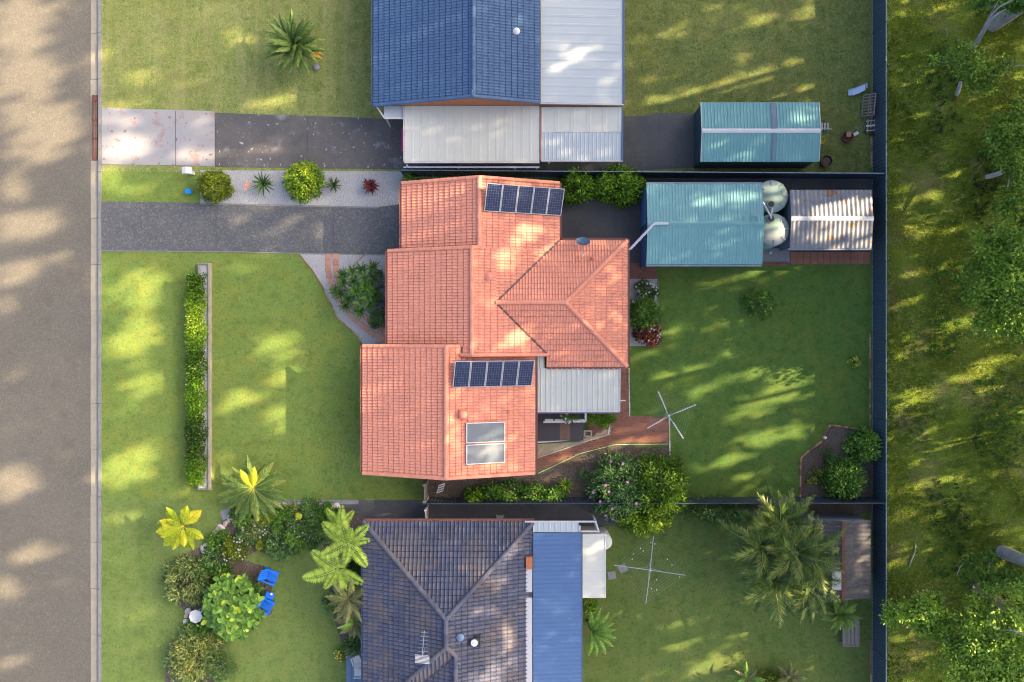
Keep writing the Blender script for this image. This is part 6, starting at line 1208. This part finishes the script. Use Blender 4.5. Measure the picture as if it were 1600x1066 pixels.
forest_tree('loose low tree beside the thick grey trunk at the right', (1550, 905), [(1550, 905, 2.4, .8), (1570, 900, 2.2, .6), (1530, 895, 2, .6), (1595, 910, 2.4, .6), (1510, 900, 1.6, .4), (1545, 870, 1.4, .5), (1520, 880, 1.2, .5)], M['lf_mid'], 1800, tsh=.05)
forest_tree('young leafy sapling at the top right corner', (1595, 8), [(1592, 10, 3, .8), (1575, 5, 2.6, .5), (1545, 8, 1.6, .6), (1525, 10, 1.4, .5)], M['lf_mid'], 1500)
# pale leaning dead branch, broken logs
def log(name, label, pts, rad, mt, cat='log', n=10, extra=()):
    m = MB(); V = [P(*p) for p in pts]; m.tube(V, rad, n)
    for (pp, rr) in extra: m.tube([P(*p) for p in pp], rr, 6)
    return solo(name, m, mt, label, cat, (V[0].x, V[0].y, 0), smooth=True)
log('leaning_branch', 'long pale forked branch leaning across the top right', [(1517, 84, .6), (1523, 72, 1.0), (1533, 54, 1.7), (1541, 41, 2.2), (1548, 31, 2.7), (1556, 24, 3.0), (1572, 14, 3.4)], [.10, .13, .14, .13, .12, .09, .03], M['bark'], 'branch', 9,
    [([(1539, 44, 2.1), (1549, 24, 2.9), (1560, 12, 3.4), (1580, 1, 4), (1592, -4, 4.2)], [.07, .06, .05, .04, .03]), ([(1531, 57, 1.6), (1538, 40, 2.2), (1548, 22, 2.6), (1558, 5, 3), (1563, -5, 3.2)], [.04, .035, .03, .02, .015])])
log('broken_log', 'short broken pale log with a rusty red end', [(1494, 150, .15), (1496.5, 145, .16), (1499, 136, .2), (1501, 127, .3)], [.10, .12, .11, .10], M['bark'])
m = MB(); q = P(1493.5, 151, .14); m.tube([q, q+Vector((-.06, -.22, -.02))], [.10, .03], 7); solo('log_end', m, M['rust'], 'splintered red heartwood at the end of the short pale log', 'log', q)
log('fallen_log', 'grey fallen log above the sparse tree at the right edge', [(1540, 277, .25), (1556, 273, .4), (1575, 265, .8), (1605, 254, 1.4)], [.14, .15, .14, .13], M['bark'])
log('fallen_log', 'brown fallen log half hidden in leaves at the lower right', [(1519, 914, .3), (1540, 928, .35), (1570, 948, .4), (1610, 972, .5)], [.34, .33, .32, .30], M['bark_dk'])
log('fallen_stick', 'thin bent white stick on the bare soil near the fence', [(1420, 886, .05), (1424, 875, .1), (1430, 862, .12), (1431, 849, .08)], [.03, .045, .04, .02], M['bark'])
log('fallen_stick', 'thin pale stick lying in grass near the upper fence', [(1470, 52, .05), (1478, 45, .06), (1481, 58, .06)], [.02, .025, .015], M['bark'])
log('fallen_stick', 'thin grey branch running to the right edge below the broken log', [(1572, 105, .4), (1585, 103, .5), (1603, 102, .6)], [.03, .035, .03], M['bark'])
log('fallen_stick', 'arched pale dead branch above the brown fallen log', [(1495, 900, .1), (1500, 886, .4), (1511, 875, .6), (1524, 869, .5)], [.02, .03, .03, .015], M['bark'])
log('fallen_stick', 'pale forked twig at the lower right edge', [(1568, 985, 5.6), (1582, 985, 5.9), (1600, 993, 6.1)], [.03, .04, .04], M['bark'])

# grass tufts of the forest floor
def tufts(name, n, x0, x1, y0, y1, hgt, mt, mask=None, per=5, wd=.02, tshift=0.0):
    x = rng.uniform(x0, x1, n); y_ = rng.uniform(y0, y1, n)
    dens = .5+.5*np.sin(x*.9+1.3*np.sin(y_*.5))*np.sin(y_*.8+1.1*np.sin(x*.6)); keep = rng.random(n) < (.25+.75*dens)
    if mask is not None: keep &= mask(x, y_)
    x = x[keep]; y_ = y_[keep]; t0 = np.clip(.3+.35*np.sin(x*.5+y_*.33)+.2*rng.random(len(x)), 0, 1)
    x = np.repeat(x, per)+rng.normal(0, .05, len(x)*per); y_ = np.repeat(y_, per)+rng.normal(0, .05, len(y_)*per); k = len(x); a = rng.uniform(0, 6.283, k); h = hgt*rng.uniform(.5, 1.2, k)
    dx = np.cos(a)*h*.6; dy = np.sin(a)*h*.6; px = -np.sin(a)*wd; py = np.cos(a)*wd; z = np.full(k, -.01)
    V = np.stack([np.stack([x-px, y_-py, z], 1), np.stack([x+px, y_+py, z], 1), np.stack([x+dx, y_+dy, h*.8], 1)], 1).reshape(-1, 3)
    o = link(name, np_mesh(name, V, np.arange(3*k).reshape(k, 3), np.clip(np.repeat(t0, per)+rng.uniform(-.25, .25, k)+tshift, 0, 1), mt)); o['kind'] = 'stuff'; return o
tufts('forest_grass', 36000, 22.7, 33, -22.5, 22.5, .12, M['grass'], None, 5, .02)
tufts('fern_cover', 4200, 26, 33, -22, 22, .22, M['lf_mid'], lambda x, y_: (np.sin(x*.7+2)*np.sin(y_*.45+.6) > .15), 8, .055, -.1)
o_ = tufts('lawn_weeds', 26000, XK+.1, -9, 11, 22.3, .05, M['lawn_weeds'] if 'lawn_weeds' in M else M['grass'], lambda x, y_: (y_ > 14.4), 3, .012, .25)
k = 1500; x = rng.uniform(XK+.3, 22, k); y_ = rng.uniform(-21.5, 21.5, k); ok_ = ~((x > -9.5) & (x < 7) & (y_ > -8.5) & (y_ < 25)) & ~((x > -9.5) & (x < 6) & (y_ < -10)) & ~((x > 7) & (y_ > 3.5) & (y_ < 15)); x = x[ok_]; y_ = y_[ok_]; k = len(x)
dd = rng.normal(0, 1, (k, 3)); dd[:, 2] = .03
o_ = link('fallen_leaves', leaf_mesh('fallen_leaves', np.stack([x, y_, np.full(k, .045)], 1), dd, np.tile([0, 0, 1.0], (k, 1)), rng.uniform(.06, .16, k), .035, rng.random(k), M['lf_dead'])); o_['kind'] = 'stuff'
# fallen leaves and twigs scattered beyond the fence
k = 2600; x = rng.uniform(22.8, 33, k); y_ = rng.uniform(-22, 22, k); ps = np.stack([x, y_, np.full(k, .08)], 1); dd = rng.normal(0, 1, (k, 3)); dd[:, 2] = .05
o_ = link('leaf_litter', leaf_mesh('leaf_litter', ps, dd, np.tile([0, 0, 1.0], (k, 1)), rng.uniform(.08, .32, k), .035, rng.random(k), M['lf_dead'])); o_['kind'] = 'stuff'

# ---------------------------------------------------------------- tall gum trees to the right whose long shadows cross the yards
LIT = [  # holes left in the unseen crowns to shape sun patches, given where the light lands: (px, py, half width, half height, tilt, openness, height of the surface)
 (30, 40, 60, 60, 0, 1, 0), (95, 12, 28, 12, 0, .9, 0), (45, 120, 62, 45, 10, 1, 0), (70, 190, 70, 40, 10, 1, 0), (60, 235, 60, 22, 8, .9, 0), (20, 290, 34, 26, 15, .9, 0), (45, 350, 52, 28, 10, 1, 0), (30, 425, 50, 22, 18, .9, 0), (95, 400, 34, 10, 18, .8, 0), (12, 475, 22, 16, 15, .8, 0),
 (25, 585, 30, 9, 18, .9, 0), (92, 715, 14, 7, 20, .7, 0), (20, 755, 44, 34, 20, 1, 0), (52, 868, 40, 20, 12, .9, 0), (8, 918, 26, 16, 10, .9, 0), (20, 1035, 38, 14, 18, .9, 0), (20, 975, 20, 8, 15, .5, 0),
 (146, 100, 12, 40, 0, .9, 0), (147, 420, 12, 60, 0, .6, 0),
 (360, 60, 22, 20, 0, .9, 0), (255, 78, 16, 8, 10, .8, 0), (215, 115, 38, 24, 5, .6, 0), (185, 163, 34, 9, 0, .9, 0), (440, 158, 48, 14, 12, 1, 0), (395, 165, 30, 10, 0, .7, 0), (168, 85, 10, 16, 0, .8, 0), (300, 20, 60, 14, 10, .35, 0), (520, 60, 25, 15, 10, .4, 0),
 (190, 230, 46, 30, 0, .85, 0), (300, 242, 38, 14, 0, .8, 0), (312, 190, 20, 10, 0, .8, 0), (180, 185, 30, 10, 0, .7, 0), (410, 235, 60, 14, 8, .45, 0), (520, 230, 50, 12, 8, .3, 0),
 (172, 282, 22, 24, 0, .9, 0), (215, 300, 34, 10, 5, .8, 0), (330, 290, 26, 20, 0, .6, 1), (470, 285, 24, 24, 0, .8, 1.2), (195, 320, 40, 6, 0, .5, 0),
 (212, 450, 46, 40, 10, .75, 0), (205, 530, 50, 36, 15, .8, 0), (222, 600, 34, 28, 15, .8, 0), (185, 640, 36, 12, 10, .5, 0), (205, 725, 62, 28, 18, .9, 0), (190, 755, 44, 14, 12, .7, 0), (290, 765, 40, 8, 10, .6, 0), (190, 812, 36, 9, 12, .6, 0), (222, 955, 36, 14, 30, .7, 0), (222, 1015, 42, 14, 10, .6, 0), (170, 420, 12, 20, 0, .7, 0), (310, 590, 14, 130, 0, .7, .9),
 (425, 545, 44, 24, 18, 1, 0), (355, 572, 24, 10, 5, .6, 0), (435, 590, 30, 16, 18, .8, 0), (430, 652, 32, 22, 15, .9, 0), (370, 628, 46, 16, 18, .9, 0), (485, 560, 10, 12, 0, .7, 0), (415, 712, 36, 10, 5, .5, 0), (345, 725, 20, 22, 0, .6, 0), (380, 745, 30, 30, 0, .8, 1), (445, 710, 12, 16, 0, .5, 0), (385, 420, 40, 12, 5, .4, 0),
 (364, 338, 15, 10, 0, .9, 0), (440, 350, 30, 8, 10, .6, 0), (510, 370, 24, 18, 20, .9, 0), (592, 325, 14, 4, 5, .9, 0), (500, 322, 20, 5, 0, .5, 0), (200, 322, 30, 6, 0, .6, 0),
 (680, 300, 40, 9, 14, .5, 3.5), (645, 318, 18, 10, 10, .4, 3), (590, 562, 22, 12, 10, .4, 3), (672, 695, 40, 20, 20, .45, 3.6), (697, 690, 10, 40, 0, .8, 4.4), (760, 705, 50, 26, 10, .7, 3.6), (738, 430, 10, 50, 0, .8, 4.3), (745, 285, 10, 30, 0, .9, 4.2),
 (815, 368, 46, 16, 25, .9, 3.4), (790, 404, 32, 20, 35, .85, 3.8), (845, 395, 20, 18, 20, .75, 3), (765, 355, 14, 8, 10, .5, 4), (760, 470, 16, 18, 20, .55, 3.9), (805, 528, 42, 15, 12, .8, 3.6), (820, 290, 40, 8, 5, .7, 3.6), (760, 288, 12, 12, 0, .9, 4), (850, 315, 22, 22, 0, .6, 3.2),
 (960, 560, 14, 20, 10, .9, 2.8), (905, 378, 60, 6, 0, .4, 2.7), (955, 470, 12, 60, 0, .35, 2.9), (760, 640, 50, 10, 10, .5, 3.6), (770, 675, 34, 10, 15, .6, 3.5),
 (905, 80, 40, 9, 12, .8, 3), (880, 98, 30, 6, 8, .6, 3), (690, 42, 60, 4, 18, .45, 3.4), (910, 5, 60, 6, 5, .3, 3), (800, 30, 20, 14, 5, .5, 3.6), (805, 85, 16, 10, 5, .5, 3.6), (905, 195, 60, 10, 0, .35, 2.4), (740, 210, 40, 8, 12, .2, 2.4),
 (1045, 52, 18, 12, 0, .9, 0), (1160, 85, 30, 14, 18, .9, 0), (1190, 30, 34, 10, 10, .9, 0), (1150, 130, 58, 12, 14, .95, 0), (1075, 148, 76, 10, 6, .95, 0), (1180, 122, 34, 14, 10, .9, 0), (1160, 20, 16, 6, 0, .7, 0), (1010, 125, 16, 10, 0, .6, 0), (1265, 20, 30, 8, 10, .8, 0), (1240, 98, 26, 6, 12, .8, 0), (1262, 138, 30, 9, 12, 1, 0), (1225, 152, 24, 8, 12, .9, 0), (1285, 170, 6, 6, 0, .8, 0), (1245, 186, 22, 6, 10, .7, 2.2), (1200, 242, 50, 7, 8, .5, 2.2), (1180, 178, 16, 6, 10, .6, 2.2), (1150, 240, 30, 8, 10, .4, 2.2),
 (1115, 312, 48, 14, 8, .6, 2.6), (1120, 350, 34, 5, 18, .8, 2.6), (1175, 366, 16, 5, 25, .7, 2.6), (1130, 375, 20, 6, 8, .6, 2.6), (1180, 305, 16, 12, 0, .7, 2.6), (1208, 300, 24, 18, 0, .8, 2), (1210, 365, 24, 22, 0, .8, 2),
 (1300, 325, 64, 24, 10, 1, 2.1), (1330, 360, 40, 16, 10, .9, 2.1), (1280, 365, 36, 12, 18, .7, 2.1), (1340, 385, 30, 8, 10, .9, 2.1), (1290, 405, 20, 3, 5, .6, 0),
 (1165, 432, 34, 8, 22, .9, 0), (1230, 418, 40, 6, 5, .8, 0), (1155, 505, 24, 12, 18, .6, 0), (1060, 582, 60, 10, 14, .9, 0), (1205, 572, 56, 14, 20, .8, 0), (1235, 600, 46, 30, 22, .95, 0), (1150, 548, 40, 10, 18, .8, 0), (1185, 632, 60, 20, 18, .9, 0), (1095, 610, 40, 16, 20, .8, 0), (1180, 690, 60, 14, 16, .7, 0), (1130, 722, 62, 9, 14, .9, 0), (1235, 678, 30, 18, 18, .9, 0), (1160, 745, 50, 7, 16, .7, 0), (1240, 742, 14, 12, 0, .8, 0), (1235, 545, 34, 10, 20, .6, 0), (1040, 500, 20, 10, 15, .3, 0),
 (935, 702, 40, 14, 18, .7, 0), (1000, 690, 44, 8, 6, .8, 0), (880, 722, 40, 10, 25, .7, 0), (1010, 660, 30, 8, 10, .5, 0), (890, 748, 46, 14, 8, .6, 0), (1050, 765, 34, 50, 0, .8, 1.6), (1030, 830, 34, 14, 0, .9, 1.4), (980, 790, 40, 20, 0, .5, 1.6), (820, 775, 70, 16, 0, .7, 1), (1330, 745, 16, 16, 0, .6, 1.4),
 (1045, 935, 26, 16, 5, 1, 0), (1012, 950, 14, 12, 30, .8, 0), (960, 955, 40, 10, 14, .8, 0), (1065, 972, 36, 9, 14, .8, 0), (1170, 992, 56, 16, 16, 1, 0), (1060, 1008, 40, 10, 16, .9, 0), (975, 1022, 34, 9, 10, .6, 0), (1120, 1040, 80, 16, 14, .95, 0), (1245, 1005, 30, 16, 14, 1, 0), (1235, 1045, 50, 12, 10, .9, 0), (1020, 1055, 30, 8, 8, .6, 0), (1340, 835, 22, 20, 0, .6, 2), (1340, 870, 20, 20, 0, .7, 2), (1340, 925, 22, 10, 0, .6, 2), (1215, 985, 16, 7, 10, .5, 0),
 (800, 860, 40, 14, 20, .7, 3.2), (700, 850, 70, 10, 0, .4, 3.2), (790, 905, 26, 14, 20, .8, 3.8), (745, 960, 40, 16, 20, .6, 4), (800, 1000, 30, 30, 20, .9, 3.4), (770, 1050, 60, 24, 15, .9, 3.6), (870, 990, 40, 10, 12, .4, 2.7), (925, 860, 16, 12, 20, .8, 2.4), (640, 820, 50, 8, 0, .3, 3), (530, 870, 30, 60, 0, .3, 2.5),
 (1450, 20, 50, 8, 15, .8, 0), (1530, 75, 40, 5, 15, .8, 0), (1410, 60, 30, 8, 15, .9, 0), (1430, 180, 44, 7, 16, .9, 0), (1500, 270, 44, 5, 15, .8, 0), (1410, 290, 26, 9, 10, .9, 0), (1440, 425, 50, 7, 15, .8, 0), (1500, 545, 60, 6, 15, .9, 0), (1560, 560, 46, 8, 15, .9, 0), (1400, 560, 20, 14, 10, .8, 0), (1500, 690, 60, 7, 15, .8, 0), (1420, 680, 40, 6, 14, .8, 0), (1560, 740, 46, 6, 16, .8, 0), (1500, 800, 60, 6, 15, .6, 0), (1400, 875, 20, 8, 10, .7, 0), (1400, 940, 20, 8, 14, .8, 0), (1425, 625, 40, 18, 12, .9, 0), (1515, 590, 46, 14, 16, .95, 0), (1540, 610, 30, 10, 14, .8, 0), (1455, 755, 64, 13, 18, 1, 0), (1410, 800, 34, 8, 14, .9, 0), (1440, 815, 30, 7, 12, .7, 0), (1430, 312, 50, 10, 16, .9, 0), (1480, 358, 60, 6, 14, .9, 0), (1480, 385, 70, 4, 14, .9, 0), (1405, 330, 18, 14, 5, .8, 0), (1410, 470, 30, 10, 14, .8, 0), (1500, 505, 60, 9, 14, .8, 0), (1450, 540, 50, 6, 14, .7, 0),
 (1405, 1000, 26, 10, 16, 1, 0), (1430, 1028, 46, 6, 18, .95, 0), (1420, 1060, 40, 8, 12, .9, 0), (1440, 55, 40, 5, 18, .8, 0), (1500, 45, 30, 5, 14, .6, 0), (1400, 140, 26, 8, 18, .9, 0), (1400, 215, 18, 12, 5, .8, 0), (1590, 30, 24, 4, 14, .9, 0), (1590, 58, 20, 4, 12, .9, 0), (1585, 115, 22, 7, 14, .8, 0), (1400, 95, 14, 12, 0, .5, 0), (1590, 925, 16, 8, 0, .8, 0), (1560, 290, 20, 4, 14, .6, 0), (1470, 700, 60, 5, 16, .5, 0), (1560, 660, 40, 6, 14, .5, 0), (1430, 855, 30, 5, 8, .5, 0), (1550, 500, 30, 5, 14, .5, 0), (1580, 160, 16, 6, 10, .6, 0)]
H2 = np.array([math.cos(AZ), math.sin(AZ)]); TE = math.tan(EL)
lit_g = []
for (x, y_, rx, ry, an, op, z_) in LIT:
    q = P(x, y_, z_); g_ = np.array([q.x, q.y])-H2*z_/TE; k = (CAMH-z_)/CAMH/PPM; lit_g.append((g_[0], g_[1], rx*k, ry*k, R(an), op))
lit_g = np.array(lit_g)
def openness(gx, gy):
    out = np.zeros(len(gx))
    for (cx, cy, rx, ry, an, op) in lit_g:
        dx = gx-cx; dy = gy-cy; u = (dx*math.cos(an)+dy*math.sin(an))/rx; v = (-dx*math.sin(an)+dy*math.cos(an))/ry
        pe = -gx*math.sin(AZ)+gy*math.cos(AZ); pa = gx*math.cos(AZ)+gy*math.sin(AZ); wob = .20*np.sin(pe*6.3+1.3*np.sin(pa*.9)+cx)+.10*np.sin(pa*2.3+cy)+.08*np.sin(pe*13+pa*1.1); d_ = np.sqrt(u*u+v*v)+wob; out = np.maximum(out, op*np.clip((1.10-d_)/.22, 0, 1))
    return out
tr_ = random.Random(5); TREES = []
b_ = P(1551, 40, 0); TREES.append((b_.x, b_.y, 33, 4.5, 'pale gum trunk rising at the top right corner of the photo')); b_ = P(1566, 862, 0); TREES.append((b_.x, b_.y, 34, 4.8, 'thick grey gum trunk rising at the lower right edge'))
for i in range(6):
    for j in range(9):
        x = 35.5+i*6.2+tr_.uniform(-1.6, 1.6); y_ = -19+j*8.2+tr_.uniform(-2.4, 2.4)+(i % 2)*3.5; TREES.append((x, y_, (38.5, 37, 35, 33, 31, 30)[i]+tr_.uniform(-2, 2), tr_.uniform(4.3, 5.6), None))
for j in range(9): TREES.append((35.2+tr_.uniform(0, 2.5), -20+j*5.4+tr_.uniform(-1, 1), tr_.uniform(9, 13), tr_.uniform(2.6, 3.4), None))
TR = np.array([t_[:4] for t_ in TREES])
NC = 15000; per = 11
gx = rng.uniform(-36, 34, NC*10); gy = rng.uniform(-27, 27, NC*10); x0 = np.maximum(33.5, gx+1.5); span = (40-0)/TE
s = rng.random(NC*10); smin = (x0-gx)/H2[0]; smax = np.minimum((76-gx)/H2[0], 39.0/TE); ok = smax > smin+1
sd_ = smin+(smax-smin)*s; cx = gx+H2[0]*sd_; cy = gy+H2[1]*sd_; cz = sd_*TE
own = np.full(len(cx), -1); best = np.full(len(cx), 9.0)
for i, (bx, by, hh, rr) in enumerate(TR):
    zc = hh*(.68 if hh > 20 else .55); rz = hh*(.34 if hh > 20 else .48); d_ = ((cx-bx)/rr)**2+((cy-by)/rr)**2+((cz-zc)/rz)**2; m_ = (d_ < 1.0) & (d_ < best); own[m_] = i; best[m_] = d_[m_]
keep = ok & (own >= 0); cand = np.nonzero(keep)[0]; bn = (np.floor((gx[cand]+36)/7).astype(int)*8+np.floor((gy[cand]+27)/7).astype(int)); quota = NC//80; idx = []
for b_ in np.unique(bn): c_ = cand[bn == b_]; idx.append(c_[:int(quota*(1.25 if gx[c_[0]] < -14 else 1.0))])
idx = np.concatenate(idx); print('shade clusters', keep.sum(), 'used', len(idx))
ci = np.repeat(idx, per); pp = np.stack([cx[ci], cy[ci], cz[ci]], 1)+rng.normal(0, .38, (len(ci), 3)); g2 = pp[:, :2]-H2*(pp[:, 2:3]/TE); op = openness(g2[:, 0], g2[:, 1]); kp = (rng.random(len(ci)) > op*1.3) & (np.abs(pp[:, 0])*48/(np.maximum(.5, 48-pp[:, 2])) > 33.2)
pp = pp[kp]; ow = own[ci][kp]; nl = len(pp); print('leaves', nl)
dd = rng.normal(0, 1, (nl, 3)); dd[:, 2] -= .5; nn_ = rand_dirs(nl, -1); ls = rng.uniform(.7, 1.25, nl); tt_ = rng.random(nl)
gi = 0
for i, (bx, by, hh, rr, lb) in enumerate(TREES):
    t = thing('gum_tree', lb or 'tall gum tree standing out of view to the right, throwing long shadows', 'tree', (bx, by, 0), None if lb else 'tall gum trees beyond the right edge')
    m_ = ow == i; off = np.array([bx, by, 0])
    if m_.sum() > 3: link('crown', leaf_mesh('crown', pp[m_]-off, dd[m_], nn_[m_], .52*ls[m_], .34*ls[m_], tt_[m_], M['lf_gum']), t)
    m = MB(); big = hh > 20; r0 = (.3 if i > 1 else .34) if big else .1; top = Vector((bx+tr_.uniform(-.6, .6), by+tr_.uniform(-.6, .6), hh*.8)); 
    if i > 1: pts = limb(m, (bx, by, -.1), top, r0*.8, .06, 9, .25 if big else .1, 7)
    else: m.tube([(bx, by, -.1), (bx+.05, by, 3), (bx+.2, by, 10), tuple(top)], [r0*1.25, r0, r0*.7, .08], 12); pts = [Vector((bx, by, 0)), Vector((bx+.2, by, 10)), top]
    for k in range(6 if big else 3):
        f = .5+.08*k; st_ = Vector((bx, by, 0)).lerp(top, f); a = k*2.4+tr_.uniform(-.4, .4); e_ = st_+Vector((math.cos(a)*rr*.75, math.sin(a)*rr*.75, hh*.10))
        if abs(e_.x)*48/(48-min(46, e_.z)) > 33.5: limb(m, st_, e_, r0*.3, .03, 5, .2, 3)
    m.build('trunk', M['bark'], t, smooth=True)
